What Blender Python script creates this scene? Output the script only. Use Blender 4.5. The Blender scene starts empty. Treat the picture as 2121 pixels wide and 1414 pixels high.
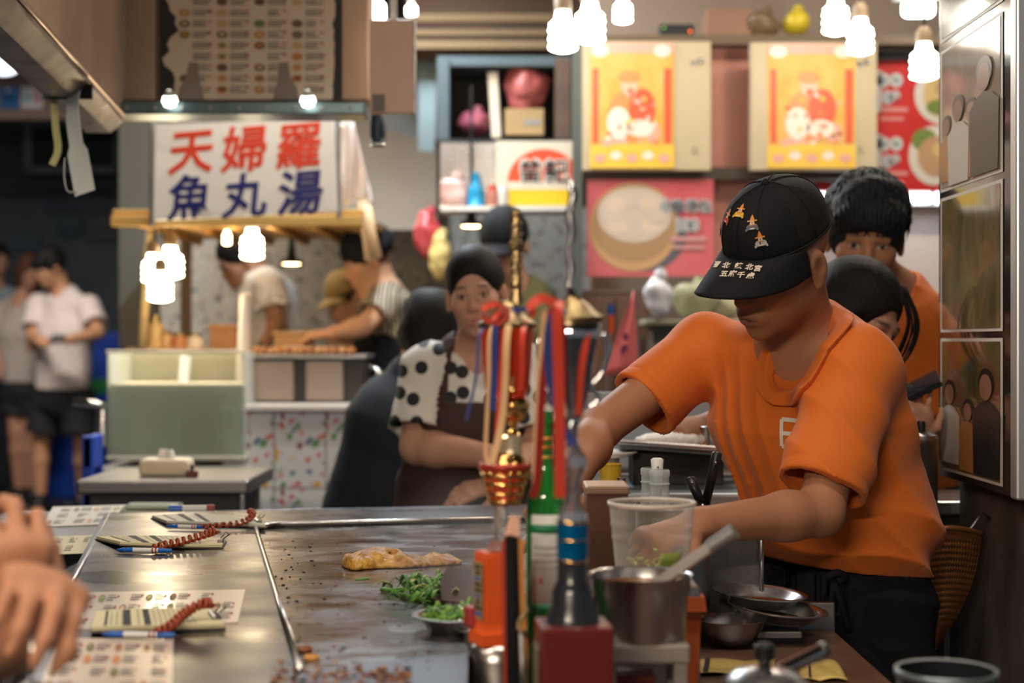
import bpy, bmesh, math, random
import numpy as np
from mathutils import Vector, Matrix
random.seed(7)
S = bpy.context.scene
COL = S.collection
F = 3200.0            # focal length in pixels of the 2121 x 1414 frame
CAMZ = 1.15           # height of the lens above the floor

# ------------------------------------------------------------------ camera
cam_d = bpy.data.cameras.new('camera'); cam = bpy.data.objects.new('camera', cam_d); COL.objects.link(cam)
cam.location = (0, 0, CAMZ); cam.rotation_euler = (math.pi / 2, 0, 0)
cam_d.sensor_width = 36.0; cam_d.lens = F / 2121 * 36.0
cam_d.clip_start = .05; cam_d.clip_end = 100
cam_d.dof.use_dof = True; cam_d.dof.focus_distance = 2.48; cam_d.dof.aperture_fstop = 2.9
S.camera = cam
# ------------------------------------------------------------------ world, exposure
S.view_settings.view_transform = 'Standard'; S.view_settings.look = 'None'
S.view_settings.gamma = 1.0; S.view_settings.exposure = 0.0; S.view_settings.use_curve_mapping = False
W = bpy.data.worlds.new('market_air'); S.world = W; W.use_nodes = True
W.node_tree.nodes['Background'].inputs[0].default_value = (.60, .62, .66, 1)
W.node_tree.nodes['Background'].inputs[1].default_value = .20
S.cycles.sample_clamp_indirect = 4.0
S.cycles.max_bounces = 8; S.cycles.transparent_max_bounces = 12

# large lights: unseen tube fittings assumed over the aisles, some added as fill (their housings are built below)
def area_light(name, loc, size, energy, col, rot=(0, 0, 0)):
    d = bpy.data.lights.new(name, 'AREA'); d.shape = 'RECTANGLE'; d.size, d.size_y = size
    d.energy = energy; d.color = col
    o = bpy.data.objects.new(name, d); COL.objects.link(o); o.location = loc; o.rotation_euler = rot
    return o
ROOF_TUBES = [((-.42, 5.35, 2.78), 1.2, 56, (.78, .90, 1.0)),
              ((-1.2, 1.0, 2.9), 1.2, 26, (1.0, .88, .74)),
              ((.35, 1.5, 2.95), 1.2, 17, (1.0, .89, .76)),
              ((1.3, 4.3, 2.9), 1.2, 30, (1.0, .86, .68)),
              ((-3.2, 8.4, 3.0), 1.2, 95, (1.0, .92, .84)),
              ((-1.5, 6.3, 2.95), 1.2, 30, (1.0, .84, .64)),  # unseen tube added to brighten the terrazzo wall
              ((-.75, 4.62, 2.85), 1.2, 20, (1.0, .92, .80)),  # unseen tube added to light the front of the stall sign
              ((-.9, -.9, 2.02), 1.2, 46, (1.0, .82, .62))]  # added low fill aimed at the shaded face and the hood front
for k, ((lx, ly, lz), ln, en, lc) in enumerate(ROOF_TUBES):
    area_light('tube_light', (lx, ly, lz - .05), (ln, .05), en, lc, (math.radians(78) if k == 7 else 0, 0, math.pi / 2 if k == 0 else 0))

# ------------------------------------------------------------------ helpers
def at(px, py, Y):
    return np.array([(px - 1060.5) / F * Y, Y, CAMZ - (py - 707.0) / F * Y])
def A(px, py, Y): return tuple(at(px, py, Y))
def nrm(v):
    v = np.asarray(v, float); return v / np.linalg.norm(v)

class M:
    """collects vertices, faces and a material slot per face"""
    def __init__(s): s.v = []; s.f = []; s.m = []
    def add(s, vf, mi=0):
        v, f = vf; o = len(s.v)
        s.v.extend([tuple(map(float, p)) for p in v]); s.f.extend([tuple(i + o for i in q) for q in f]); s.m.extend([mi] * len(f))
        return s

def mesh_obj(name, vf, mats, parent=None, smooth=False, mi=None, org=None, auto=None):
    v, f = (vf.v, vf.f) if isinstance(vf, M) else vf
    if mi is None and isinstance(vf, M): mi = vf.m
    if not isinstance(mats, (list, tuple)): mats = [mats]
    if org is not None: v = [(a[0] - org[0], a[1] - org[1], a[2] - org[2]) for a in v]
    me = bpy.data.meshes.new(name); me.from_pydata([tuple(map(float, a)) for a in v], [], [tuple(q) for q in f])
    for m in mats: me.materials.append(m)
    if mi is not None and len(mats) > 1: me.polygons.foreach_set('material_index', [min(i, len(mats) - 1) for i in mi])
    if smooth: me.polygons.foreach_set('use_smooth', [True] * len(me.polygons))
    me.update()
    if smooth and auto:
        me.set_sharp_from_angle(angle=math.radians(auto))
    o = bpy.data.objects.new(name, me); COL.objects.link(o)
    if parent is not None: o.parent = parent
    return o

def tag(o, label=None, cat=None, group=None, kind=None):
    if label: o['label'] = label
    if cat: o['category'] = cat
    if group: o['group'] = group
    if kind: o['kind'] = kind
    return o

def thing(name, label, cat, loc=(0, 0, 0), rz=0, group=None, kind=None):
    o = bpy.data.objects.new(name, None); COL.objects.link(o); o.empty_display_size = .05
    o.location = [float(c) for c in loc]; o.rotation_euler = (0, 0, rz)
    return tag(o, label, cat, group, kind)

def struct(name, vf, mats, parent=None, **k):
    o = mesh_obj(name, vf, mats, parent, **k)
    if parent is None: o['kind'] = 'structure'
    return o

def dup(root, loc=None, rz=None, label=None, parent=None):
    r = root.copy(); COL.objects.link(r); r.parent = parent
    if loc is not None: r.location = [float(c) for c in loc]
    if rz is not None: r.rotation_euler = (0, 0, rz)
    if label: r['label'] = label
    for ch in list(root.children): dup(ch, parent=r)
    return r

# ---- shape makers: each returns (verts, faces)
def box(c, s, rz=0, rx=0, ry=0):
    hx, hy, hz = s[0] / 2, s[1] / 2, s[2] / 2
    v = [Vector((x, y, z)) for z in (-hz, hz) for y in (-hy, hy) for x in (-hx, hx)]
    R = Matrix.Rotation(rz, 3, 'Z') @ Matrix.Rotation(ry, 3, 'Y') @ Matrix.Rotation(rx, 3, 'X')
    v = [R @ p + Vector(c) for p in v]
    return v, [(0, 2, 3, 1), (4, 5, 7, 6), (0, 1, 5, 4), (2, 6, 7, 3), (0, 4, 6, 2), (1, 3, 7, 5)]

def bbox(c, s, r=.004, seg=2, rz=0, rx=0, ry=0):
    bm = bmesh.new(); bmesh.ops.create_cube(bm, size=1)
    for q in bm.verts: q.co = Vector((q.co.x * s[0], q.co.y * s[1], q.co.z * s[2]))
    bmesh.ops.bevel(bm, geom=bm.edges[:], offset=min(r, min(s) * .49), segments=seg, affect='EDGES', profile=.5)
    R = Matrix.Rotation(rz, 3, 'Z') @ Matrix.Rotation(ry, 3, 'Y') @ Matrix.Rotation(rx, 3, 'X')
    bm.verts.ensure_lookup_table(); bm.verts.index_update()
    v = [R @ q.co + Vector(c) for q in bm.verts]; f = [[w.index for w in p.verts] for p in bm.faces]; bm.free()
    return v, f

def xf(vf, loc=(0, 0, 0), rz=0, rx=0, ry=0, sc=1.0):
    R = Matrix.Rotation(rz, 3, 'Z') @ Matrix.Rotation(ry, 3, 'Y') @ Matrix.Rotation(rx, 3, 'X')
    return [R @ (Vector(p) * sc) + Vector(loc) for p in vf[0]], vf[1]

def lathe(prof, n=32, c=(0, 0, 0), sx=1, sy=1):
    """prof: list of (radius, z); radius 0 at an end closes it"""
    v, f, rings = [], [], []
    for r, z in prof:
        if r < 1e-6: rings.append([len(v)]); v.append((c[0], c[1], c[2] + z))
        else:
            rings.append(list(range(len(v), len(v) + n)))
            for i in range(n):
                a = 2 * math.pi * i / n; v.append((c[0] + r * sx * math.cos(a), c[1] + r * sy * math.sin(a), c[2] + z))
    for a, b in zip(rings, rings[1:]):
        if len(a) == 1 and len(b) == 1: continue
        for i in range(n):
            j = (i + 1) % n
            if len(a) == 1: f.append((a[0], b[i], b[j]))
            elif len(b) == 1: f.append((a[i], b[0], a[j]))
            else: f.append((a[i], a[j], b[j], b[i]))
    return v, f

def tube(path, r, n=8, cap=True, flat=None):
    """path of points, r one radius or one for each point; flat=(w,t) gives a ribbon section"""
    P = [Vector([float(c) for c in p]) for p in path]; v, f = [], []
    if not hasattr(r, '__len__'): r = [r] * len(P)
    up = Vector((0, 0, 1)); prev = None
    for i, p in enumerate(P):
        d = (P[min(i + 1, len(P) - 1)] - P[max(i - 1, 0)]).normalized()
        x = d.cross(up) if prev is None else prev - d * prev.dot(d)
        if x.length < 1e-4: x = d.cross(Vector((1, 0, 0)))
        x.normalize(); y = x.cross(d); prev = x
        for k in range(n):
            a = 2 * math.pi * k / n
            v.append(p + x * (r[i] * math.cos(a)) + y * (r[i] * math.sin(a)))
    for i in range(len(P) - 1):
        for k in range(n):
            l = (k + 1) % n
            f.append((i * n + k, i * n + l, (i + 1) * n + l, (i + 1) * n + k))
    if cap: f.append(tuple(reversed(range(n)))); f.append(tuple(range((len(P) - 1) * n, len(P) * n)))
    return v, f

def ribbon(path, w, t, wdir):
    """flat strip along path; wdir: direction of its width (one vector or one for each point)"""
    P = [Vector([float(c) for c in p]) for p in path]; v, f = [], []
    for i, p in enumerate(P):
        d = (P[min(i + 1, len(P) - 1)] - P[max(i - 1, 0)]).normalized()
        wd = Vector(wdir[i] if hasattr(wdir[0], '__len__') else wdir); wd = (wd - d * wd.dot(d)).normalized()
        nn = d.cross(wd)
        ww = w[i] if hasattr(w, '__len__') else w
        for a, b in ((-1, -1), (1, -1), (1, 1), (-1, 1)): v.append(p + wd * (a * ww / 2) + nn * (b * t / 2))
    for i in range(len(P) - 1):
        for k in range(4):
            l = (k + 1) % 4; f.append((i * 4 + k, i * 4 + l, i * 4 + 4 + l, i * 4 + 4 + k))
    f.append((3, 2, 1, 0)); e = len(v) - 4; f.append((e, e + 1, e + 2, e + 3))
    return v, f

def prism(poly, z0, z1):
    n = len(poly); v = [(p[0], p[1], z0) for p in poly] + [(p[0], p[1], z1) for p in poly]
    f = [tuple(reversed(range(n))), tuple(range(n, 2 * n))] + [(i, (i + 1) % n, n + (i + 1) % n, n + i) for i in range(n)]
    return v, f

def sphere(c, r, n=12, m=8):
    if not hasattr(r, '__len__'): r = (r, r, r)
    v, f = lathe([(math.sin(math.pi * i / m), -math.cos(math.pi * i / m)) for i in range(m + 1)], n)
    return [(p[0] * r[0] + c[0], p[1] * r[1] + c[1], p[2] * r[2] + c[2]) for p in v], f

def sheet(fn, nu, nv, th=0.0):
    """grid surface fn(u,v)->point, u,v in 0..1; th > 0 gives it thickness"""
    v = [Vector(fn(i / nu, j / nv)) for j in range(nv + 1) for i in range(nu + 1)]
    f = [(j * (nu + 1) + i, j * (nu + 1) + i + 1, (j + 1) * (nu + 1) + i + 1, (j + 1) * (nu + 1) + i) for j in range(nv) for i in range(nu)]
    if th:
        N = [Vector((0, 0, 0)) for _ in v]
        for q in f:
            nn = (v[q[2]] - v[q[0]]).cross(v[q[3]] - v[q[1]])
            for k in q: N[k] += nn
        o = len(v); v2 = [p - n.normalized() * th if n.length > 0 else p for p, n in zip(v, N)]
        ring = [i for i in range(nu + 1)] + [j * (nu + 1) + nu for j in range(1, nv + 1)] + [nv * (nu + 1) + i for i in range(nu - 1, -1, -1)] + [j * (nu + 1) for j in range(nv - 1, 0, -1)]
        f = f + [tuple(reversed([k + o for k in q])) for q in f] + [(ring[i], ring[i] + o, ring[(i + 1) % len(ring)] + o, ring[(i + 1) % len(ring)]) for i in range(len(ring))]
        v = v + v2
    return v, f

def catmull(P, n=8):
    P = [np.array(p, float) for p in P]; Q = [2 * P[0] - P[1]] + P + [2 * P[-1] - P[-2]]; out = []
    for i in range(1, len(Q) - 2):
        a, b, c, d = Q[i - 1:i + 3]
        for k in range(n):
            t = k / n
            out.append(.5 * (2 * b + (c - a) * t + (2 * a - 5 * b + 4 * c - d) * t * t + (3 * b - a - 3 * c + d) * t ** 3))
    out.append(P[-1]); return out

def text_vf(s, size=1.0, bold=0.0, ext=0.0):
    cu = bpy.data.curves.new('t', 'FONT'); cu.body = s; cu.size = size; cu.offset = bold; cu.extrude = ext
    cu.align_x = 'CENTER'; cu.align_y = 'CENTER'; cu.resolution_u = 2
    o = bpy.data.objects.new('t', cu); COL.objects.link(o)
    me = bpy.data.meshes.new_from_object(o.evaluated_get(bpy.context.evaluated_depsgraph_get()))
    v = [tuple(q.co) for q in me.vertices]; f = [tuple(p.vertices) for p in me.polygons]
    bpy.data.objects.remove(o); bpy.data.curves.remove(cu); bpy.data.meshes.remove(me)
    if v:
        a = np.array(v); c = (a.min(0) + a.max(0)) / 2; a[:, :2] -= c[:2]; v = [tuple(p) for p in a]
    return v, f

def plane_map(vf, o, ex, ey, ez=None):
    o, ex, ey = np.array(o, float), np.array(ex, float), np.array(ey, float); ez = np.cross(ex, ey) if ez is None else np.array(ez, float)
    return [tuple(o + ex * p[0] + ey * p[1] + ez * p[2]) for p in vf[0]], vf[1]

def quad_on(o, ex, ey, x0, y0, x1, y1, lift=0.0):
    return plane_map(([(x0, y0, lift), (x1, y0, lift), (x1, y1, lift), (x0, y1, lift)], [(0, 1, 2, 3)]), o, ex, ey)
def poly_on(o, ex, ey, pts, lift=0.0):
    return plane_map(([(x, y, lift) for x, y in pts], [tuple(range(len(pts)))]), o, ex, ey)
def disc_on(o, ex, ey, cx, cy, rx, ry, lift=0.0, n=20):
    return poly_on(o, ex, ey, [(cx + rx * math.cos(2 * math.pi * i / n), cy + ry * math.sin(2 * math.pi * i / n)) for i in range(n)], lift)

# ------------------------------------------------------------------ materials
MATS = {}
def mat(name, col=(.5, .5, .5), rough=.5, metal=0.0, spec=.5, bump=0.0, bscale=60, var=0.0, vscale=8, rvar=0.0, trans=0.0, alpha=1.0, ior=1.45,
        emit=None, estr=0.0, sss=0.0, sheen=0.0, stretch=(1, 1, 1), coat=0.0, col2=None, aniso=0.0):
    if name in MATS: return MATS[name]
    m = bpy.data.materials.new(name); m.use_nodes = True; nt = m.node_tree; b = nt.nodes['Principled BSDF']
    I = b.inputs
    I['Base Color'].default_value = (*col, 1); I['Roughness'].default_value = rough; I['Metallic'].default_value = metal
    I['Specular IOR Level'].default_value = spec; I['Transmission Weight'].default_value = trans; I['Alpha'].default_value = alpha; I['IOR'].default_value = ior
    I['Coat Weight'].default_value = coat; I['Sheen Weight'].default_value = sheen
    if sss: I['Subsurface Weight'].default_value = sss; I['Subsurface Radius'].default_value = (.012, .005, .003); I['Subsurface Scale'].default_value = .6
    if emit: I['Emission Color'].default_value = (*emit, 1); I['Emission Strength'].default_value = estr
    if bump or var or rvar:
        tc = nt.nodes.new('ShaderNodeTexCoord'); mp = nt.nodes.new('ShaderNodeMapping'); mp.inputs['Scale'].default_value = stretch
        nt.links.new(tc.outputs['Object'], mp.inputs[0])
        def noise(sc, det=5):
            n = nt.nodes.new('ShaderNodeTexNoise'); n.inputs['Scale'].default_value = sc; n.inputs['Detail'].default_value = det
            nt.links.new(mp.outputs[0], n.inputs['Vector']); return n
        if var:
            n = noise(vscale); r = nt.nodes.new('ShaderNodeValToRGB'); r.color_ramp.elements[0].position = .3; r.color_ramp.elements[1].position = .7
            c2 = col2 or tuple(c * (1 - var) for c in col)
            r.color_ramp.elements[0].color = (*c2, 1); r.color_ramp.elements[1].color = (*col, 1)
            nt.links.new(n.outputs[0], r.inputs[0]); nt.links.new(r.outputs[0], I['Base Color'])
        if rvar:
            n = noise(vscale * 1.7); mr = nt.nodes.new('ShaderNodeMapRange'); mr.inputs[1].default_value = .3; mr.inputs[2].default_value = .7
            mr.inputs[3].default_value = max(.03, rough - rvar); mr.inputs[4].default_value = min(1, rough + rvar)
            nt.links.new(n.outputs[0], mr.inputs[0]); nt.links.new(mr.outputs[0], I['Roughness'])
        if bump:
            n = noise(bscale); bp = nt.nodes.new('ShaderNodeBump'); bp.inputs['Strength'].default_value = bump; bp.inputs['Distance'].default_value = .004
            nt.links.new(n.outputs[0], bp.inputs['Height']); nt.links.new(bp.outputs[0], I['Normal'])
    MATS[name] = m; return m

def attr_mat(name, rough=.5, sss=0.0, bump=0.0, bscale=200, spec=.4, sheen=0.0):
    """colour comes from the mesh's own 'tint' colours"""
    if name in MATS: return MATS[name]
    m = mat(name, (.5, .5, .5), rough, spec=spec, sss=sss, bump=bump, bscale=bscale, sheen=sheen); nt = m.node_tree
    a = nt.nodes.new('ShaderNodeAttribute'); a.attribute_name = 'tint'
    nt.links.new(a.outputs['Color'], nt.nodes['Principled BSDF'].inputs['Base Color']); return m

def lamp_mat(name, col, strength):
    if name in MATS: return MATS[name]
    m = bpy.data.materials.new(name); m.use_nodes = True; nt = m.node_tree; nt.nodes.clear()
    e = nt.nodes.new('ShaderNodeEmission'); e.inputs[0].default_value = (*col, 1); e.inputs[1].default_value = strength
    o = nt.nodes.new('ShaderNodeOutputMaterial'); nt.links.new(e.outputs[0], o.inputs[0]); MATS[name] = m; return m

def glass_mat(name, col=(1, 1, 1), rough=.02, mix=.25):
    """thin clear sheet: mostly straight-through with a glossy skin"""
    if name in MATS: return MATS[name]
    m = bpy.data.materials.new(name); m.use_nodes = True; nt = m.node_tree; nt.nodes.clear()
    t = nt.nodes.new('ShaderNodeBsdfTransparent'); t.inputs[0].default_value = (*col, 1)
    g = nt.nodes.new('ShaderNodeBsdfPrincipled'); g.inputs['Base Color'].default_value = (*[min(1, c) for c in col], 1); g.inputs['Roughness'].default_value = rough
    g.inputs['Specular IOR Level'].default_value = .8
    x = nt.nodes.new('ShaderNodeMixShader'); fr = nt.nodes.new('ShaderNodeLayerWeight'); fr.inputs[0].default_value = .25
    ma = nt.nodes.new('ShaderNodeMath'); ma.operation = 'ADD'; ma.use_clamp = True; ma.inputs[1].default_value = mix
    nt.links.new(fr.outputs['Facing'], ma.inputs[0]); nt.links.new(ma.outputs[0], x.inputs[0]); nt.links.new(t.outputs[0], x.inputs[1]); nt.links.new(g.outputs[0], x.inputs[2])
    o = nt.nodes.new('ShaderNodeOutputMaterial'); nt.links.new(x.outputs[0], o.inputs[0]); MATS[name] = m; return m

STEEL = mat('brushed_steel', (.50, .49, .48), .28, 1.0, rvar=.1, bump=.025, bscale=90, vscale=5)
STEEL_D = mat('dull_steel', (.36, .35, .34), .42, 1.0, rvar=.12, bump=.08, bscale=60, vscale=6)
HOODST = mat('warm_hood_steel', (.60, .41, .285), .5, .30, var=.4, vscale=3.2, rvar=.1, stretch=(1, 1, .4))
CHROME = mat('chrome', (.8, .8, .8), .08, 1.0)
BLACK = mat('black_plastic', (.012, .012, .014), .35)
DARK = mat('dark_paint', (.03, .032, .036), .6, var=.4)
WHITE = mat('white_plastic', (.75, .74, .70), .45)
INK = mat('black_ink', (.03, .03, .035), .7)
REDINK = mat('red_ink', (.55, .06, .04), .6)
# ------------------------------------------------------------------ continuous bodies: distance fields turned into one surface
f32 = np.float32
def _v(a): return np.asarray(a, f32)
def cone(P, a, b, ra, rb):
    a, b = _v(a), _v(b); ba = b - a; q = P - a
    t = np.clip((q @ ba) / max(float(ba @ ba), 1e-9), 0, 1)
    return np.linalg.norm(q - t[:, None] * ba, axis=1) - (ra + (rb - ra) * t)
def econe(P, a, b, wa, wb, lat):
    """tapered trunk with an elliptic section; wa, wb = (half width along lat, half depth)"""
    a, b, lat = _v(a), _v(b), _v(nrm(lat)); ax = b - a; L = float(np.linalg.norm(ax)); ax = ax / L
    lat = lat - ax * (lat @ ax); lat = lat / np.linalg.norm(lat); fr = np.cross(ax, lat)
    q = P - a; s = q @ ax; t = np.clip(s / L, 0, 1); over = s - t * L
    w = wa[0] + (wb[0] - wa[0]) * t; d = wa[1] + (wb[1] - wa[1]) * t; mn = np.minimum(w, d)
    k = np.sqrt((q @ lat / w) ** 2 + (q @ fr / d) ** 2 + (over / mn) ** 2)
    return (k - 1) * mn
def ell(P, c, r, R=None):
    q = P - _v(c)
    if R is not None: q = q @ np.asarray(R, f32)
    r = _v(r); k0 = np.linalg.norm(q / r, axis=1); k1 = np.linalg.norm(q / (r * r), axis=1)
    return k0 * (k0 - 1) / np.maximum(k1, 1e-6)
def smin(a, b, k):
    h = np.maximum(k - np.abs(a - b), 0) / k; return np.minimum(a, b) - h * h * k * .25
def smax(a, b, k): return -smin(-a, -b, k)
def half(P, p, n): return (P - _v(p)) @ _v(nrm(n))       # positive on the side n points to
def wob(P, sc, seed):
    """cheap smooth noise -1..1 from summed sines"""
    r = np.random.RandomState(seed); o = 0
    for k in range(5):
        d = r.normal(size=3); d /= np.linalg.norm(d); o = o + np.sin(P @ _v(d * sc * (1 + .35 * k)) + r.uniform(0, 6.28)) / (1 + .3 * k)
    return o / 3.2
def folds(P, d, freq, seed, warp=1.6, wsc=14):
    """cloth creases running across direction d: sharp valleys, round ridges"""
    ph = P @ _v(nrm(d)) * freq + warp * wob(P, wsc, seed)
    return np.abs(np.sin(ph)) ** .7 * 2 - 1.2

def surface(fn, lo, hi, h, margin=2.5):
    """naive surface nets of fn(P)=0 in a box, evaluated only near the surface"""
    lo, hi = np.array(lo, float), np.array(hi, float); B = 4
    nb = np.maximum(2, np.ceil((hi - lo) / (h * B)).astype(int)); n = nb * B
    ci = [lo[k] + (np.arange(nb[k]) + .5) * B * h - .5 * h for k in range(3)]
    C = np.stack(np.meshgrid(*ci, indexing='ij'), -1).reshape(-1, 3).astype(f32)
    d = fn(C).astype(f32).reshape(nb)
    act = np.abs(d) < h * B * 1.0 + h * margin
    val = np.repeat(np.repeat(np.repeat(d, B, 0), B, 1), B, 2); am = np.repeat(np.repeat(np.repeat(act, B, 0), B, 1), B, 2)
    I = np.argwhere(am); P = (I * h + lo).astype(f32)
    out = np.empty(len(P), f32)
    for s in range(0, len(P), 400000): out[s:s + 400000] = fn(P[s:s + 400000])
    val[am] = out
    for ax in range(3):      # keep the surface closed at the box
        sl = [slice(None)] * 3
        for e in (0, -1): sl[ax] = e; val[tuple(sl)] = np.maximum(val[tuple(sl)], h * .5)
    ins = val < 0
    nx, ny, nz = val.shape
    cs_ = (nx - 1, ny - 1, nz - 1); ids, pos = [], []
    edges = []
    for ax in range(3):
        s0 = [slice(None)] * 3; s1 = [slice(None)] * 3; s0[ax] = slice(0, -1); s1[ax] = slice(1, None)
        a, b = val[tuple(s0)], val[tuple(s1)]
        cr = np.argwhere(ins[tuple(s0)] != ins[tuple(s1)])
        va, vb = a[tuple(cr.T)], b[tuple(cr.T)]; t = va / (va - vb)
        p = cr.astype(f32); p[:, ax] += t; edges.append((ax, cr, va < 0))
        o1, o2 = [k for k in range(3) if k != ax]
        for da in (0, -1):
            for db in (0, -1):
                c = cr.copy(); c[:, o1] += da; c[:, o2] += db
                ok = np.all((c >= 0) & (c < np.array([nx - 1, ny - 1, nz - 1])), axis=1)
                ids.append(np.ravel_multi_index(tuple(c[ok].T), cs_)); pos.append(p[ok])
    ids = np.concatenate(ids); pos = np.concatenate(pos); uq, inv = np.unique(ids, return_inverse=True); n_ = len(uq); cn_ = np.bincount(inv, minlength=n_)
    V = np.stack([np.bincount(inv, weights=pos[:, k], minlength=n_) / cn_ for k in range(3)], 1) * h + lo
    idx = -np.ones(cs_, np.int64); idx.ravel()[uq] = np.arange(n_)
    quads = []
    for ax, cr, neg in edges:
        o1, o2 = [(1, 2), (2, 0), (0, 1)][ax]
        def cell(da, db):
            c = cr.copy(); c[:, o1] += da; c[:, o2] += db; return c
        cs = [cell(-1, -1), cell(0, -1), cell(0, 0), cell(-1, 0)]
        ok = np.ones(len(cr), bool)
        for c in cs: ok &= np.all((c >= 0) & (c < np.array(cs_)), axis=1)
        q = np.stack([idx[tuple(np.where(ok[:, None], c, 0).T)] for c in cs], 1)
        q = q[ok]; ng = neg[ok]; q[~ng] = q[~ng][:, ::-1]; quads.append(q)
    return V, np.concatenate(quads)

def sdf_obj(name, fn, lo, hi, h, mats, parent=None, tint=None, org=None, relax=1):
    V, Q = surface(fn, lo, hi, h)
    for _ in range(relax):           # pull vertices onto the surface's own average: takes the grid steps out
        src = np.concatenate([Q[:, a] for a in (0, 1, 2, 3, 1, 2, 3, 0)]); dst = np.concatenate([Q[:, b] for b in (1, 2, 3, 0, 0, 1, 2, 3)])
        n = np.bincount(src, minlength=len(V)); acc = np.stack([np.bincount(src, weights=V[dst, k], minlength=len(V)) for k in range(3)], 1)
        V = V * .5 + acc / np.maximum(n, 1)[:, None] * .5
    me = bpy.data.meshes.new(name); o0 = np.array(org if org is not None else (0, 0, 0), float)
    Vl = (V - o0).astype(f32)
    me.vertices.add(len(V)); me.vertices.foreach_set('co', Vl.ravel())
    me.loops.add(Q.size); me.loops.foreach_set('vertex_index', Q.ravel().astype(np.int32))
    me.polygons.add(len(Q)); me.polygons.foreach_set('loop_start', np.arange(0, Q.size, 4, dtype=np.int32)); me.polygons.foreach_set('loop_total', np.full(len(Q), 4, np.int32))
    me.update(calc_edges=True); me.validate()
    me.polygons.foreach_set('use_smooth', np.ones(len(me.polygons), bool))
    for m in (mats if isinstance(mats, (list, tuple)) else [mats]): me.materials.append(m)
    if tint is not None:
        c = np.ones((len(V), 4), f32); c[:, :3] = tint(V.astype(f32))
        a = me.color_attributes.new('tint', 'FLOAT_COLOR', 'POINT'); a.data.foreach_set('color', c.ravel())
    o = bpy.data.objects.new(name, me); COL.objects.link(o)
    if parent is not None: o.parent = parent
    return o
# ------------------------------------------------------------------ the setting
FLOORM = mat('dark_floor', (.075, .08, .09), .45, var=.4, vscale=3, bump=.1, bscale=20)
CEILM = mat('brown_soffit', (.13, .075, .045), .7, var=.35, vscale=2)
WALLD = mat('dark_market_wall', (.10, .12, .14), .6, var=.35, vscale=1.4)
WALLB = mat('beige_wall', (.33, .25, .19), .7, var=.2, vscale=2)
WALLW = mat('lilac_white_wall', (.62, .56, .55), .55, var=.08, vscale=2)
CONC = mat('stained_concrete', (.16, .13, .10), .8, var=.75, vscale=5, bump=.4, bscale=30, stretch=(1, 1, .5))
PINK = mat('pink_column_paint', (.50, .22, .17), .6, var=.12)
def panel(x0, y0, x1, y1, Y, th=.02):
    """upright slab whose front covers this stretch of wall at distance Y"""
    a, b = at(x0, y0, Y), at(x1, y1, Y)
    return box(((a[0] + b[0]) / 2, Y + th / 2, (a[2] + b[2]) / 2), (abs(b[0] - a[0]), th, abs(a[2] - b[2])))
def terrazzo(name, base, cols, scale, dens):
    m = mat(name, base, .45); nt = m.node_tree; tc = nt.nodes.new('ShaderNodeTexCoord'); v = nt.nodes.new('ShaderNodeTexVoronoi'); v.inputs['Scale'].default_value = scale
    nz = nt.nodes.new('ShaderNodeTexNoise'); nz.inputs['Scale'].default_value = scale * 1.1; ad = nt.nodes.new('ShaderNodeMix'); ad.data_type = 'VECTOR'; ad.blend_type = 'MIX' if False else 'MIX'; ad.inputs[0].default_value = .035
    nt.links.new(tc.outputs['Object'], nz.inputs['Vector']); nt.links.new(tc.outputs['Object'], ad.inputs[4]); nt.links.new(nz.outputs['Color'], ad.inputs[5]); nt.links.new(ad.outputs[1], v.inputs['Vector'])
    r = nt.nodes.new('ShaderNodeValToRGB'); r.color_ramp.interpolation = 'CONSTANT'; e = r.color_ramp.elements
    e[0].position = 0; e[0].color = (*base, 1); e[1].position = 1 - dens; e[1].color = (*cols[0], 1)
    for i, c in enumerate(cols[1:]): q = e.new(1 - dens + dens * (i + 1) / len(cols)); q.color = (*c, 1)
    sp = nt.nodes.new('ShaderNodeSeparateColor'); nt.links.new(v.outputs['Color'], sp.inputs[0]); nt.links.new(sp.outputs[0], r.inputs[0])
    g = nt.nodes.new('ShaderNodeMath'); g.operation = 'LESS_THAN'; g.inputs[1].default_value = .42 / 1.0
    nt.links.new(v.outputs['Distance'], g.inputs[0])
    mx = nt.nodes.new('ShaderNodeMix'); mx.data_type = 'RGBA'; mx.inputs[6].default_value = (*base, 1)
    nt.links.new(g.outputs[0], mx.inputs[0]); nt.links.new(r.outputs[0], mx.inputs[7]); nt.links.new(mx.outputs[2], nt.nodes['Principled BSDF'].inputs['Base Color'])
    return m
TERR = terrazzo('terrazzo_wall', (.50, .46, .40), [(.16, .14, .13), (.66, .62, .56), (.34, .25, .19), (.42, .42, .43)], 34, .75)
TILEM = terrazzo('fruit_print_tile', (.60, .62, .64), [(.55, .06, .05), (.12, .26, .10), (.22, .05, .03), (.60, .34, .05), (.10, .16, .30), (.55, .16, .25)], 38, .66)

struct('floor', box((-.5, 6, -.05), (16, 18, .1)), FLOORM)
struct('ceiling', box((-.5, 6, 3.3), (16, 18, .1)), mat('ceiling_boards', (.16, .12, .09), .8, var=.3))
struct('wall_left', box((-3.4, 13.2, 1.6), (7.5, .1, 3.3)), WALLD)
struct('wall_side', box((-6.2, 6, 1.6), (.1, 16, 3.3)), WALLD)
struct('wall_terrazzo', panel(300, 430, 1290, 1120, 7.6, .1), TERR)
struct('wall_right', box((1.75, 5.85, 1.6), (2.9, .1, 3.3)), WALLB)
struct('wall_white', panel(1640, 398, 2250, 1150, 5.6, .08), WALLW)
struct('wall_stall_back', box((-.45, 8.3, 1.6), (3.0, .1, 3.3)), mat('grey_wall', (.10, .11, .11), .7))
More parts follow.
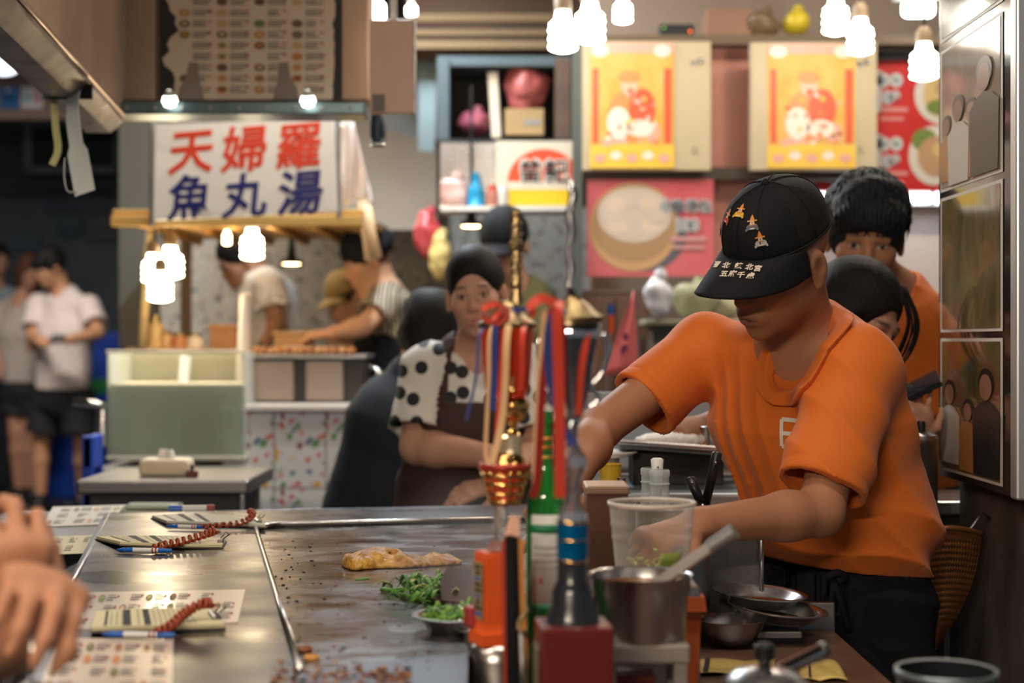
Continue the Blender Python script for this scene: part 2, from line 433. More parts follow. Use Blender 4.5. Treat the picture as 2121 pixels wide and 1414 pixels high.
# brown soffit over the stalls, its lit lines put into the ochre colour of battens
sf = struct('ceiling_soffit', panel(840, -260, 1290, 104, 6.6, .25), CEILM)
for y0, y1, k in ((28, 44, 0), (62, 72, 1), (84, 100, 2)):
    mesh_obj('batten', panel(840, y0, 1290, y1, 6.58, .02), mat('lit_line_ochre', (.34, .23, .11), .6), sf)
struct('trim_1', panel(-40, -400, 150, 120, 10.8, .3), mat('left_soffit', (.30, .21, .16), .7))
lb = struct('trim_2', panel(-200, 152, 262, 246, 10.6, .2), mat('left_beam', (.23, .155, .12), .7))
struct('trim_3', panel(1186, 96, 1206, 640, 5.3, .05), mat('dark_green_post', (.07, .085, .075), .5))
struct('trim_4', panel(246, 250, 322, 720, 6.2, .08), mat('grey_green_post', (.11, .105, .085), .6))

# pink column between the two calendars, narrow ledge rails
pc = struct('column_pink', panel(1470, 72, 1560, 700, 5.45, .2), PINK)
mesh_obj('column_cap', panel(1466, 18, 1556, 78, 5.44, .2), mat('brown_cap', (.25, .13, .08), .6), pc)
lr = struct('trim_5', panel(1188, 346, 1836, 372, 5.38, .08), mat('dark_rail', (.06, .045, .035), .6))
struct('trim_6', panel(1188, 72, 1966, 92, 5.38, .10), mat('dark_rail2', (.12, .085, .05), .6))

# photo-clad pillar at the right
PX0, PY0, PY1, PZ = .845, 2.60, 3.06, .885
pl = struct('pillar', bbox((PX0 + .26, (PY0 + PY1) / 2 + .02, 1.5), (.44, PY1 - PY0 - .04, 3.2), .006), CONC)
PANB = mat('pillar_board', (.030, .022, .018), .12, coat=.6)
pb = thing('photo_board', 'dark glossy board of framed photographs wrapped round the right pillar', 'board', (PX0, PY0, PZ))
def pp(y, z): return np.array([PX0 - .003, y, z])
mesh_obj('board', bbox((.012, (PY1 - PY0) / 2, .9), (.024, PY1 - PY0, 1.8), .003), PANB, pb)
mesh_obj('front_board', bbox((.27, -.012, .9), (.52, .022, 1.8), .003), PANB, pb)
mesh_obj('corner_trim', bbox((.004, -.010, .9), (.018, .034, 1.8), .004), mat('aluminium_trim', (.62, .62, .62), .35, .7), pb)
PHO = {'frame': mat('photo_border', (.70, .66, .60), .4)}
def photo_mat(name, ramp, scale, seed, stretch=(1, 1, 1)):
    m = mat(name, (.3, .3, .3), .10, coat=.5); nt = m.node_tree; tc = nt.nodes.new('ShaderNodeTexCoord'); mp = nt.nodes.new('ShaderNodeMapping')
    mp.inputs['Location'].default_value = (seed, seed * 2, seed * 3); mp.inputs['Scale'].default_value = stretch
    n = nt.nodes.new('ShaderNodeTexNoise'); n.inputs['Scale'].default_value = scale; n.inputs['Detail'].default_value = 4; n.inputs['Distortion'].default_value = .6
    r = nt.nodes.new('ShaderNodeValToRGB'); e = r.color_ramp.elements
    for i, (p, c) in enumerate(ramp):
        q = e[i] if i < 2 else e.new(p); q.position = p; q.color = (*c, 1)
    nt.links.new(tc.outputs['Object'], mp.inputs[0]); nt.links.new(mp.outputs[0], n.inputs['Vector']); nt.links.new(n.outputs[0], r.inputs[0]); nt.links.new(r.outputs[0], nt.nodes['Principled BSDF'].inputs['Base Color'])
    return m
PHM = [photo_mat('photo_room', [(.3, (.30, .20, .14)), (.5, (.44, .34, .27)), (.7, (.56, .46, .38))], 5, 1),
       photo_mat('photo_street', [(.3, (.06, .045, .02)), (.48, (.22, .16, .07)), (.6, (.10, .09, .04)), (.75, (.42, .33, .20))], 8, 4, (1, 1, .35)),
       photo_mat('photo_group', [(.3, (.04, .035, .02)), (.5, (.16, .14, .05)), (.62, (.22, .10, .05)), (.8, (.30, .24, .17))], 7, 9, (1, 1, .8)),
       photo_mat('photo_dish', [(.3, (.03, .05, .08)), (.55, (.06, .09, .12)), (.75, (.30, .30, .30))], 6, 13)]
def local(y, z): return (-.0015, y - PY0, z - PZ)
def side_quad(y0, y1, z0, z1, x):     # on the face that looks left
    return [(x, y0 - PY0, z0 - PZ), (x, y1 - PY0, z0 - PZ), (x, y1 - PY0, z1 - PZ), (x, y0 - PY0, z1 - PZ)], [(0, 1, 2, 3)]
SK = [mat('print_skin', (.36, .20, .13), .3), mat('print_skin_dark', (.22, .11, .07), .3)]
PORG = mat('print_orange', (.42, .20, .06), .3); PBLK = mat('print_black', (.02, .022, .025), .3); PWHT = mat('print_white', (.55, .52, .48), .3); PGRN = mat('print_green', (.08, .14, .05), .3)
def pole_figure(mm, y, z, s, top, skin, hair=True):
    """little printed person: hair, face, shoulders"""
    x = -.0042 - .0002 * len(mm.f)
    def dsc(cy, cz, ry, rz, mi, xx):
        mm.add(([(xx, y + cy * s + ry * s * 2.0 * math.cos(t) - PY0, z + cz * s + rz * s * math.sin(t) - PZ) for t in np.linspace(0, 6.283, 15)[:-1]], [tuple(range(14))]), mi)
    dsc(0, .10, .062, .075, 3, x); dsc(0, .08, .05, .066, skin, x - .0004)
    pts = [(-.12, -.36), (.12, -.36), (.13, -.05), (.06, .0), (.0, .015), (-.06, .0), (-.13, -.05)]
    mm.add(([(x + .0003, y + a * s * 1.7 - PY0, z + b * s - PZ) for a, b in pts], [tuple(range(7))]), top)
zs = [(1.735, 2.20, 3), (1.442, 1.718, 0), (1.168, 1.430, 1), (.900, 1.156, 2)]
for z0, z1, k in zs:
    y0, y1 = PY0 + .055, PY1 - .02
    fr = mesh_obj('photo_border', side_quad(y0, y1, z0, z1, -.0016), PHO['frame'], pb)
    mesh_obj('photograph', side_quad(y0 + .012, y1 - .012, z0 + .006, z1 - .006, -.0028), PHM[k], fr)
    mm = M()
    if k == 0:
        pole_figure(mm, PY0 + .39, 1.545, .24, 2, 1); pole_figure(mm, PY0 + .23, 1.550, .27, 2, 0); pole_figure(mm, PY0 + .31, 1.560, .31, 4, 1); pole_figure(mm, PY0 + .15, 1.590, .39, 3, 1)
    elif k == 2:
        pole_figure(mm, PY0 + .37, 1.025, .30, 4, 0); pole_figure(mm, PY0 + .25, 1.000, .25, 2, 0); pole_figure(mm, PY0 + .14, 1.040, .36, 3, 0)
    elif k == 3:
        pole_figure(mm, PY0 + .25, 2.0, .3, 4, 4)
    if mm.v: mesh_obj('print', mm, [SK[0], SK[1], PORG, PBLK, PWHT], fr)
for z0, z1 in ((1.16, 1.64), (.93, 1.13)):
    mesh_obj('photo_border', ([(.07, -.0245, z0 - PZ), (.42, -.0245, z0 - PZ), (.42, -.0245, z1 - PZ), (.07, -.0245, z1 - PZ)], [(0, 1, 2, 3)]), PHO['frame'], pb)

# ------------------------------------------------------------------ unseen tube fittings that carry the area lights
TUBEM = lamp_mat('tube_glow', (1, .96, .9), 6)
for i, ((lx, ly, lz), ln, en, lc) in enumerate(ROOF_TUBES):
    where = ['lengthwise beyond the griddle', 'above the diners aisle', 'above the serving side', 'above the red menu board', 'above the far walkway', 'above the tempura stall, added to brighten the terrazzo wall', 'unseen behind the menu hood, added to light the stall sign', 'low behind the viewer, added as fill for the shaded face'][i]
    t = thing('tube_fitting', 'long white strip light hung %s' % where, 'light', (lx, ly, lz), math.pi / 2 if i == 0 else 0)
    mesh_obj('housing', bbox((0, 0, .02), (ln + .06, .11, .05), .01), WHITE, t)
    mesh_obj('suspension_rod', tube([(-ln * .4, 0, .04), (-ln * .4, 0, 3.25 - lz)], .005), STEEL_D, t)
    mesh_obj('suspension_rod', tube([(ln * .4, 0, .04), (ln * .4, 0, 3.25 - lz)], .005), STEEL_D, t)
    for s in (-1, 1): mesh_obj('tube', xf(lathe([(0, -ln / 2), (.013, -ln / 2), (.013, ln / 2), (0, ln / 2)], 10), (0, s * .04, -.015), ry=math.pi / 2), TUBEM, t, smooth=True)

# ------------------------------------------------------------------ the griddle table (turned about 11.5 degrees)
TH = math.radians(11.5); CT, ST = math.cos(TH), math.sin(TH)
def T(u, v): return (u * CT - v * ST, 2.4 + u * ST + v * CT)
TZ = .80
GRID = mat('oiled_griddle', (.25, .248, .255), .25, .95, var=.3, vscale=7, rvar=.12, bump=.18, bscale=26, stretch=(1, 1.4, 1), col2=(.135, .105, .092))
TTOP = mat('table_steel', (.125, .13, .145), .31, 1.0, rvar=.08, bump=.07, bscale=9, vscale=4, stretch=(.8, 1.3, 1), var=.15)
BURNT = mat('burnt_crumb', (.03, .02, .015), .7)
gt = thing('griddle_table', 'long stainless steel table with a sunken iron griddle', 'table', (0, 2.4, 0))
def right_edge(): return [(-.054, 1.92), (.10, 2.12), (.10, 3.42)]
back = T(-.66, .90); bl = back
outer = [T(-.655, -1.05), (-.042, T(-.05, -1.05)[1])] + right_edge() + [T(-.655, .90)]
# back edge follows the table's own turn
outer[4] = (.10, T(.25, .90)[1])
def og(p): return (p[0], p[1] - 2.4)
# griddle outline with a rounded far corner
gpoly = [T(-.372, -.70), (-.049, T(-.1, -.66)[1] + .01), (-.056, 1.925), (.095, 2.125), (.095, T(.22, .635)[1])]
arc = [T(-.372 + .06 - .06 * math.cos(a), .575 + .06 * math.sin(a)) for a in np.linspace(math.pi / 2, 0, 7)]
gpoly = gpoly + arc
ring_in = [og(p) for p in gpoly]
# steel top as strips round the griddle opening
V, Fc = [], []
def strip(poly): 
    vf = prism([og(p) for p in poly], TZ - .035, TZ); o = len(V); V.extend(vf[0]); Fc.extend([tuple(i + o for i in q) for q in vf[1]])
strip([T(-.655, -1.05), T(-.372, -1.05), T(-.372, .575), T(-.372, .635), T(-.372, .90), T(-.655, .90)])
strip([T(-.372, .575)] + arc[::-1][1:-1] + [arc[0], T(-.372, .635)])
strip([T(-.372, .635), (.10, T(.225, .635)[1]), (.10, T(.25, .90)[1]), T(-.372, .90)])
strip([T(-.372, -1.05), (-.042, T(-.05, -1.05)[1]), (-.049, T(-.1, -.66)[1] + .01), T(-.372, -.70)])
mesh_obj('steel_top', (V, Fc), TTOP, gt)
mesh_obj('griddle_plate', prism(ring_in, TZ - .030, TZ - .006), GRID, gt)
seam = [T(-.372, -.70), T(-.372, -.2), T(-.372, .3), T(-.372, .575)] + arc[::-1][1:] + [T(-.1, .635), (.095, T(.22, .635)[1])]
mesh_obj('weld_bead', tube([(p[0], p[1] - 2.4, TZ + .001) for p in seam], .0045, 8), mat('weld_steel', (.55, .53, .50), .25, 1.0), gt, smooth=True)
mesh_obj('edge_lip', tube([(*og(p), TZ - .017) for p in (T(-.655, -1.05), T(-.655, .90), (.10, T(.25, .90)[1]))], .018, 8), TTOP, gt, smooth=True)
for (u, v) in ((-.58, -.95), (-.58, .82), (.12, .82), (-.10, -.95)):
    x, y = T(u, v); mesh_obj('leg', bbox((x, y - 2.4, (TZ - .035) / 2), (.05, .05, TZ - .035), .006), STEEL_D, gt)
ux, uy = T(-.60, -.1)
mesh_obj('apron_panel', box((ux, uy - 2.4, TZ - .115), (.01, 1.85, .16), rz=TH), STEEL_D, gt)
ux, uy = T(-.22, .85)
mesh_obj('apron_panel', box((ux, uy - 2.4, TZ - .115), (.72, .01, .16), rz=TH), STEEL_D, gt)

# the lower work shelf where the cook stands
WZ = .70
WOODY = mat('greasy_worktop', (.16, .085, .055), .42, var=.45, vscale=6, bump=.1, bscale=40, rvar=.12)
ws = thing('work_counter', 'low brown greasy work counter at the right of the griddle', 'counter', (.225, 1.9, 0))
mesh_obj('top', prism([(-.268, -.75), (.275, -.75), (.275, .53), (-.12, .53), (-.12, .21), (-.274, .01)], WZ - .03, WZ), WOODY, ws)
mesh_obj('upstand', bbox((.20, .522, WZ + .018), (.16, .012, .05), .003, rz=-.06), STEEL_D, ws)
mesh_obj('front_panel', box((0, -.70, WZ / 2), (.5, .02, WZ - .06)), DARK, ws)
for x, y in ((-.22, -.6), (.25, -.6), (.25, .47), (-.08, .47)):
    mesh_obj('leg', bbox((x, y, (WZ - .03) / 2), (.04, .04, WZ - .03), .005), STEEL_D, ws)

# counters beyond on the left
def counter(name, label, px, Y0, Y1, X0, X1, z, th, mt, edge):
    t = thing(name, label, 'counter', ((X0 + X1) / 2, (Y0 + Y1) / 2, 0))
    mesh_obj('top', bbox((0, 0, z - th / 2), (X1 - X0, Y1 - Y0, th), .006), mt, t)
    mesh_obj('front_rail', box((0, -(Y1 - Y0) / 2 + .03, z - th - .03), (X1 - X0 - .06, .02, .06)), edge, t)
    for sx in (-1, 1):
        for sy in (-1, 1): mesh_obj('leg', bbox((sx * ((X1 - X0) / 2 - .05), sy * ((Y1 - Y0) / 2 - .05), (z - th) / 2), (.04, .04, z - th), .005), STEEL_D, t)
    return t
counter('side_counter', 'grey steel counter left of the griddle table with papers on it', 0, 2.56, 3.42, -1.75, -.79, .775, .03, TTOP, DARK)
counter('far_counter', 'narrow dark-edged steel counter below the fish tank', 0, 3.90, 4.30, -1.10, -.665, .80, .036, mat('far_steel', (.28, .27, .26), .35, 1.0), DARK)

# ------------------------------------------------------------------ the steel hood with the wall menu
HY = 4.2
hd = thing('range_hood', 'brown-lit stainless steel hood box hanging above the griddle', 'hood', at(490, 235, HY))
hx0, hx1 = at(100, 0, HY)[0], at(766, 0, HY)[0]; hz0 = at(0, 212, HY)[2]
oh = np.array(hd.location)
mesh_obj('hood_box', bbox((0, .06, .45), (hx1 - hx0, .12, 1.0), .004), HOODST, hd).location = ((hx0 + hx1) / 2 - oh[0], 0, hz0 - oh[2] + .05)
for x0, x1 in ((150, 207), (212, 322), (696, 764)):
    a, b = at(x0, -500, HY - .024), at(x1, 208, HY - .024)
    mesh_obj('panel', bbox(((a[0] + b[0]) / 2 - oh[0], HY - .012 - oh[1], (a[2] + b[2]) / 2 - oh[2]), (b[0] - a[0], .024, a[2] - b[2]), .006), HOODST, hd)
TEAL = mat('teal_rail', (.16, .25, .27), .30, .6, var=.3, vscale=12)
a, b = at(232, 210, HY - .10), at(756, 236, HY - .10)
mesh_obj('drip_rail', bbox(((a[0] + b[0]) / 2 - oh[0], HY - .03 - oh[1], (a[2] + b[2]) / 2 - oh[2]), (b[0] - a[0], .14, a[2] - b[2]), .004), TEAL, hd)
for i in range(9):
    c = at(262 + 58 * i, 224, HY - .101); mesh_obj('rivet', xf(lathe([(0, .004), (.005, .003), (.006, 0)], 10), c - oh, rx=math.pi / 2), STEEL_D, hd)
# the side beam of the hood running towards the viewer
p0, p1 = at(256, 248, HY - .05), None
def beam_pt(s, w, z):   # s metres towards the viewer from the hood
    return np.array([p0[0] + .12 * s + w, p0[1] - s, p0[2] + z])
Ls = 2.6
bmv = M()
sec = [(-.10, -.035), (-.035, -.035), (.0, -.005), (.0, .012), (-.035, -.01), (-.10, -.01)]
n = len(sec); vv = [tuple(beam_pt(s, w, z) - oh) for s in (0, Ls) for w, z in sec]
bmv.add((vv, [tuple(range(n))[::-1], tuple(range(n, 2 * n))] + [(i, (i + 1) % n, n + (i + 1) % n, n + i) for i in range(n)]))
hb = mesh_obj('side_beam', bmv, mat('grimy_beam_steel', (.30, .27, .25), .35, .9, var=.45, vscale=9, rvar=.1), hd)
mesh_obj('beam_lip', tube([beam_pt(0, .004, .010) - oh, beam_pt(Ls, .004, .010) - oh], .005, 8), mat('lip_copper', (.6, .42, .30), .3, .8), hb, smooth=True)
mesh_obj('beam_joint', box(beam_pt(.60, -.05, -.022) - oh, (.115, .006, .034)), BLACK, hb)
# side skirt of the hood above the beam (the steel wall seen over the slanted edge)
v = [tuple(beam_pt(s, -.002, z) - oh) for s, z in ((0, .01), (.0, .95), (Ls, .95), (Ls, .01))]
mesh_obj('side_wall', (v + [(p[0] - .006, p[1], p[2]) for p in v], [(0, 1, 2, 3), (7, 6, 5, 4), (0, 4, 5, 1), (1, 5, 6, 2), (2, 6, 7, 3), (3, 7, 4, 0)]), HOODST, hd)
for px in (352, 638):  # lamp glints mirrored in the rail, built as small glowing cups
    c = at(px, 214, HY - .13); t = thing('rail_glint', 'glowing stand-in for a lamp glint on the drip rail, %s one' % ('left' if px < 500 else 'right'), 'lamp', c)
    mesh_obj('glint_cup', xf(lathe([(.006, .035), (.016, .02), (.022, 0), (.019, 0), (.012, .02)], 16), rx=.3), WHITE, t, smooth=True)
    mesh_obj('bulb', xf(lathe([(0, -.012), (.014, -.008), (.021, .004), (.016, .02), (0, .024)], 16), rx=.3), lamp_mat('rail_glint_glow', (1, .97, .86), 6), t, smooth=True)
    mesh_obj('bracket', bbox((0, .03, .026), (.012, .05, .008), .002), STEEL_D, t)

# printed menus: pictures and unreadable rows of type
PAPER = mat('menu_paper', (.74, .60, .44), .55, var=.06)
PAPER2 = mat('yellow_order_paper', (.66, .60, .36), .55, var=.08)
FOOD = [mat('print_food_orange', (.55, .20, .05), .5), mat('print_food_brown', (.16, .08, .04), .5), mat('print_food_green', (.16, .20, .05), .5), mat('print_food_cream', (.60, .40, .18), .5)]
PRN = [INK, REDINK] + FOOD + [mat('print_grey', (.22, .21, .20), .6), mat('print_blue', (.05, .12, .38), .6)]
def menu_print(o, ex, ey, w, h, cols, rows, seed, lift, big=1.0, block=.62, vert=False):
    r = random.Random(seed); mm = M(); cw, rh = w / cols, h / rows
    for i in range(cols):
        for j in range(rows):
            if r.random() < .06: continue
            x, y = i * cw, h - (j + 1) * rh
            if r.random() < block: 
                mm.add(disc_on(o, ex, ey, x + cw * .2, y + rh * .5, cw * .15 * big, rh * .36 * big, lift, 12), 2 + r.randrange(4))
                mm.add(disc_on(o, ex, ey, x + cw * .2, y + rh * .52, cw * .09 * big, rh * .20 * big, lift + .0003, 10), 2 + r.randrange(4))
            for k in range(3):
                yy = y + rh * (.72 - .24 * k); x0 = x + cw * .42; ln = cw * r.uniform(.25, .5)
                q = 0.0
                while q < ln:                # broken rows that read as lines of type
                    s = cw * r.uniform(.02, .05); mm.add(quad_on(o, ex, ey, x0 + q, yy, x0 + q + s, yy + rh * .12, lift), 0 if k else 6); q += s + cw * .015
            mm.add(quad_on(o, ex, ey, x + cw * .82, y + rh * .6, x + cw * .92, y + rh * .74, lift), 1)
    return mm
mo = at(340, 206, HY - .032); wz = at(0, -150, HY - .032)[2] - mo[2]; wx = at(697, 0, HY - .032)[0] - mo[0]
wm = thing('wall_menu', 'worn cream paper menu with food pictures on the hood front', 'menu', mo)
r = random.Random(3)
edge_l = [(r.uniform(.006, .03) + .012 * math.sin(z * 40), z) for z in np.linspace(0, wz, 26)]
edge_r = [(wx - r.uniform(.002, .012), z) for z in np.linspace(wz, 0, 26)]
pts = [(x, 0, z) for x, z in edge_l + edge_r]; nn = len(pts)
half_n = 26
fs = [(i, nn - 1 - i, nn - 2 - i, i + 1) for i in range(half_n - 1)]
mesh_obj('dark_backing', box((wx / 2, .012, wz / 2), (wx + .03, .012, wz)), mat('dark_backing', (.03, .022, .022), .6), wm)
mesh_obj('sheet', (pts, fs), PAPER, wm)
mesh_obj('print', menu_print((.035, -.001, .012), (1, 0, 0), (0, 0, 1), wx - .06, wz - .02, 4, 15, 11, .0006), PRN, wm)
for px, s in ((395, 1), (592, -1)):
    c = at(px, 205, HY - .036) - mo
    pts2 = [(-.035, 0), (.035, 0), (.022, .05), (.018, .098), (-.006, .10), (-.012, .06), (-.03, .03)]
    mesh_obj('grease_patch', ([(c[0] + s * a, -.003, c[2] + b) for a, b in pts2], [tuple(range(7)) if s > 0 else tuple(range(6, -1, -1))]), mat('taped_patch', (.27, .21, .17), .6), wm)
# pale board beside the hood
bd = thing('notice_board', 'blank pinkish cream board fixed beside the hood', 'board', at(812, 235, HY - .1))
a, b = at(768, 40, HY - .1), at(862, 236, HY - .1); o = np.array(bd.location)
mesh_obj('board', bbox((0, .01, (a[2] - b[2]) / 2), (b[0] - a[0], .016, a[2] - b[2]), .004), mat('cream_board', (.80, .54, .40), .5, var=.06), bd)
mesh_obj('edge_strip', bbox(((b[0] - a[0]) / 2, .006, (a[2] - b[2]) / 2), (.005, .024, a[2] - b[2]), .002), STEEL, bd)
mesh_obj('sticker', box((-.036, -.0, .028), (.034, .006, .045)), mat('grey_sticker', (.22, .18, .16), .6), bd)
mesh_obj('hanger', bbox((0, .03, (a[2] - b[2]) + .1), (.02, .02, .2), .004), STEEL_D, bd)
# dark bottle-shaped weight and strip hanging under the board
hw = thing('rubber_grip_tool', 'dark blue rubber-gripped tool hanging below the cream board', 'tool', at(783, 300, HY - .05))
mesh_obj('grip', lathe([(0, 0), (.018, .002), (.021, .02), (.022, .05), (.017, .085), (.010, .10), (0, .10)], 18), mat('dark_blue_rubber', (.015, .035, .06), .35), hw, smooth=True)
mesh_obj('ring', lathe([(.018, -.004), (.02, -.004), (.02, .004), (.018, .004)], 18), CHROME, hw, smooth=True)
mesh_obj('cord', tube([(0, 0, .1), (.004, .01, .17)], .003), BLACK, hw)
# white and yellow straps tied to the beam
sp = thing('plastic_strap', 'white plastic strap with a loose tail tied on the hood beam', 'strap', at(165, 130, 3.55))
o = np.array(sp.location)
mesh_obj('band', ribbon(catmull([at(152, 118, 3.55) - o, at(155, 170, 3.54) - o, at(150, 230, 3.53) - o, at(158, 300, 3.53) - o, at(176, 400, 3.5) - o], 6), [.030] * 13 + [.034] * 6 + [.05] * 6, .002, (1, -.25, 0)), mat('white_strap', (.72, .76, .72), .35), sp, smooth=True, auto=40)
mesh_obj('folded_tail', ribbon(catmull([at(134, 330, 3.56) - o, at(133, 365, 3.54) - o, at(140, 395, 3.52) - o, at(160, 398, 3.5) - o], 4), .012, .002, (.3, -1, 0)), MATS['white_strap'], sp, smooth=True, auto=40)
yp = thing('yellow_strap', 'thin yellow plastic strap hanging beside the white one', 'strap', at(114, 150, 3.6)); o = np.array(yp.location)
mesh_obj('band', ribbon(catmull([at(118, 140, 3.6) - o, at(112, 190, 3.6) - o, at(115, 260, 3.6) - o, at(120, 310, 3.6) - o, at(108, 342, 3.6) - o], 5), .017, .002, (1, -.2, 0)), mat('yellow_strap', (.62, .58, .28), .4), yp, smooth=True, auto=40)
mesh_obj('knot', sphere(at(120, 172, 3.59) - o, (.03, .012, .012)), mat('yellow_knot', (.55, .40, .08), .5), yp, smooth=True)
# ------------------------------------------------------------------ things on the griddle table
def onz(px, py, z=TZ):
    Y = (CAMZ - z) * F / (py - 707.0); return np.array([(px - 1060.5) / F * Y, Y, z])
def flat_sheet(name, label, cat, corners, z, th, mt, cols, rows, seed, curl=0.0, big=1.0, block=.6, pm=None):
    """corners: pixel corners near-left, near-right, far-right, far-left on the table"""
    C = [onz(*c, z=z) for c in corners]; o = (C[0] + C[1] + C[2] + C[3]) / 4
    t = thing(name, label, cat, o)
    def fn(u, v):
        p = (C[0] * (1 - u) + C[1] * u) * (1 - v) + (C[3] * (1 - u) + C[2] * u) * v - o
        return (p[0], p[1], th + curl * (2 * u - 1) ** 2 * .5 + curl * .2 * math.sin(5 * v))
    mesh_obj('sheet', sheet(fn, 14, 6, th * .9), mt, t, smooth=True, auto=30)
    ex, ey = nrm(C[1] - C[0]), nrm(C[3] - C[0]); ey = nrm(ey - ex * (ey @ ex)); w, h = np.linalg.norm(C[1] - C[0]), abs((C[3] - C[0]) @ ey)
    sk = (C[3] - C[0]) @ ex
    mm = menu_print((0, 0, 0), (1, 0, 0), (0, 1, 0), 1, 1, cols, rows, seed, 0, big, block)
    mm.v = [tuple(np.array(fn(.02 + .95 * p[0], .04 + .9 * p[1])) + (0, 0, .0006 + p[2])) for p in mm.v]
    mesh_obj('print', mm, PRN, t)
    return t
flat_sheet('paper_menu', 'laminated white menu lying on the table under the yellow order pad', 'menu', [(120, 1306), (492, 1290), (508, 1222), (150, 1228)], TZ, .0012, mat('laminated_menu', (.60, .52, .47), .30, coat=.12), 7, 3, 5)
flat_sheet('paper_menu', 'cream picture menu at the bottom edge beside the diner\'s hand', 'menu', [(60, 1480), (356, 1478), (359, 1326), (120, 1322)], TZ, .0012, mat('laminated_cream_menu', (.62, .50, .40), .32, coat=.1), 4, 5, 21, block=.7)
flat_sheet('paper_menu', 'white paper menu on the left counter furthest from the griddle', 'menu', [(84, 1092), (300, 1082), (326, 1044), (110, 1050)], .776, .001, mat('white_paper', (.62, .60, .56), .5), 5, 3, 8)
flat_sheet('paper_slip', 'pale yellow slip on the left counter beside the table edge', 'paper', [(84, 1150), (178, 1146), (200, 1108), (104, 1112)], .776, .001, PAPER2, 3, 2, 9, block=0)

PENB = mat('pen_blue', (.01, .12, .50), .25); PENW = mat('pen_white', (.75, .74, .72), .3)
COILM = mat('coil_rubber', (.34, .055, .018), .32, bump=.1, bscale=300)
CLIPM = mat('clip_metal', (.30, .29, .28), .3, .9)
def order_set(k, where, corners, pen, coil, lift=.004, curl=.004, pad_col=None):
    C = [onz(*c) for c in corners]; o = (C[0] + C[1] + C[2] + C[3]) / 4
    t = thing('order_pad', 'yellow order pad with a metal clip %s' % where, 'notepad', o, group=None)
    def fn(u, v, z):
        p = (C[0] * (1 - u) + C[1] * u) * (1 - v) + (C[3] * (1 - u) + C[2] * u) * v - o
        return (p[0], p[1], z + lift * (1 - u) ** 2 * (1 - v) + curl * math.sin(math.pi * u) * .6 * (.4 + v))
    mesh_obj('backing_card', sheet(lambda u, v: fn(u, v, .0022), 12, 4, .002), mat('pad_card', (.12, .10, .08), .6), t, smooth=True, auto=30)
    mesh_obj('paper_block', sheet(lambda u, v: fn(.01 + u * .98, .02 + v * .96, .0068), 12, 4, .0042), pad_col or PAPER2, t, smooth=True, auto=30)
    mm = M(); r = random.Random(k)
    for u0, u1, dark in ((.10, .12, 0), (.24, .30, 1), (.40, .45, 1)):
        mm.add(([fn(u, v, .0074) for u, v in ((u0, .06), (u1, .06), (u1, .92), (u0, .92))], [(0, 1, 2, 3)]), 0)
    for i in range(16):
        for j in range(7):
            u = .14 + .042 * i
            if .22 < u < .47 and (.23 < u < .31 or .39 < u < .46): continue
            v = .10 + .12 * j + .01 * r.random(); mm.add(([fn(a, b, .0073) for a, b in ((u, v), (u + .024 * r.uniform(.5, 1), v), (u + .022, v + .035), (u, v + .035))], [(0, 1, 2, 3)]), 6)
    mesh_obj('print', mm, PRN, t)
    c0 = fn(.965, .5, .008); dv = np.array(fn(.965, .8, .008)) - np.array(fn(.965, .2, .008)); ang = math.atan2(dv[1], dv[0])
    cl = mesh_obj('clip', bbox((c0[0], c0[1], c0[2]), (np.linalg.norm(dv) * .7, .010, .007), .002, rz=ang), CLIPM, t)
    mesh_obj('clip_wire', tube([np.array(c0) + (0, 0, .004), np.array(c0) + (.006, .012, .012), np.array(c0) + (.014, .002, .010), np.array(c0) + (.006, -.012, .004)], .0011, 6), CHROME, cl)
    a, b = onz(*pen[0]) + (0, 0, .0065), onz(*pen[1]) + (0, 0, .0065); L = np.linalg.norm(b - a); d = (b - a) / L; R = L * .042
    p = thing('ballpoint_pen', 'blue and white pen on coiled orange cord %s' % where, 'pen', (a + b) / 2); oo = (a + b) / 2
    def seg(name, t0, t1, r0, r1, m): mesh_obj(name, tube([a + d * L * t0 - oo, a + d * L * (t0 + t1) / 2 - oo, a + d * L * t1 - oo], [r0, (r0 + r1) / 2, r1], 12), m, p, smooth=True, auto=40)
    seg('tip_cone', .0, .12, R * .25, R * .9, PENB); seg('grip', .12, .30, R * .9, R, PENB); seg('barrel', .30, .76, R, R, PENW); seg('end_cap', .76, 1.0, R * 1.06, R * .7, PENB)
    P = [onz(*q[:2]) + (0, 0, q[2]) for q in coil]; path = catmull(P, 26); hel = []; ph = 0; dph = 2 * math.pi * 12 / (2 * len(path))
    for i, q in enumerate(path):
        dd = nrm(path[min(i + 1, len(path) - 1)] - path[max(i - 1, 0)]); x = nrm(np.cross(dd, (0, 0, 1))); y = np.cross(x, dd)
        for s in range(2):
            ph += dph; hel.append(q + dd * .0003 * s + (x * math.cos(ph) + y * math.sin(ph)) * R * 1.25 - oo)
    mesh_obj('coil_cord', tube(hel, R * .72, 6), COILM, p, smooth=True)
    for s in (.66, .72): mesh_obj('rubber_band', tube([a + d * L * (s - .012) - oo, a + d * L * (s + .012) - oo], R * 1.25, 12), COILM, p, smooth=True)
order_set(1, 'on the laminated menu nearest the diner', [(186, 1318), (468, 1304), (440, 1273), (196, 1276)], ((212, 1324), (362, 1326)),
          [(325, 1326, .009), (352, 1318, .012), (372, 1306, .016), (392, 1300, .022), (418, 1297, .028), (438, 1292, .026)])
order_set(2, 'in the middle of the steel strip', [(248, 1140), (462, 1136), (470, 1122), (196, 1118)], ((242, 1146), (356, 1148)),
          [(318, 1146, .009), (345, 1142, .012), (375, 1138, .014), (405, 1134, .018), (430, 1131, .022), (448, 1129, .026)], lift=.008)
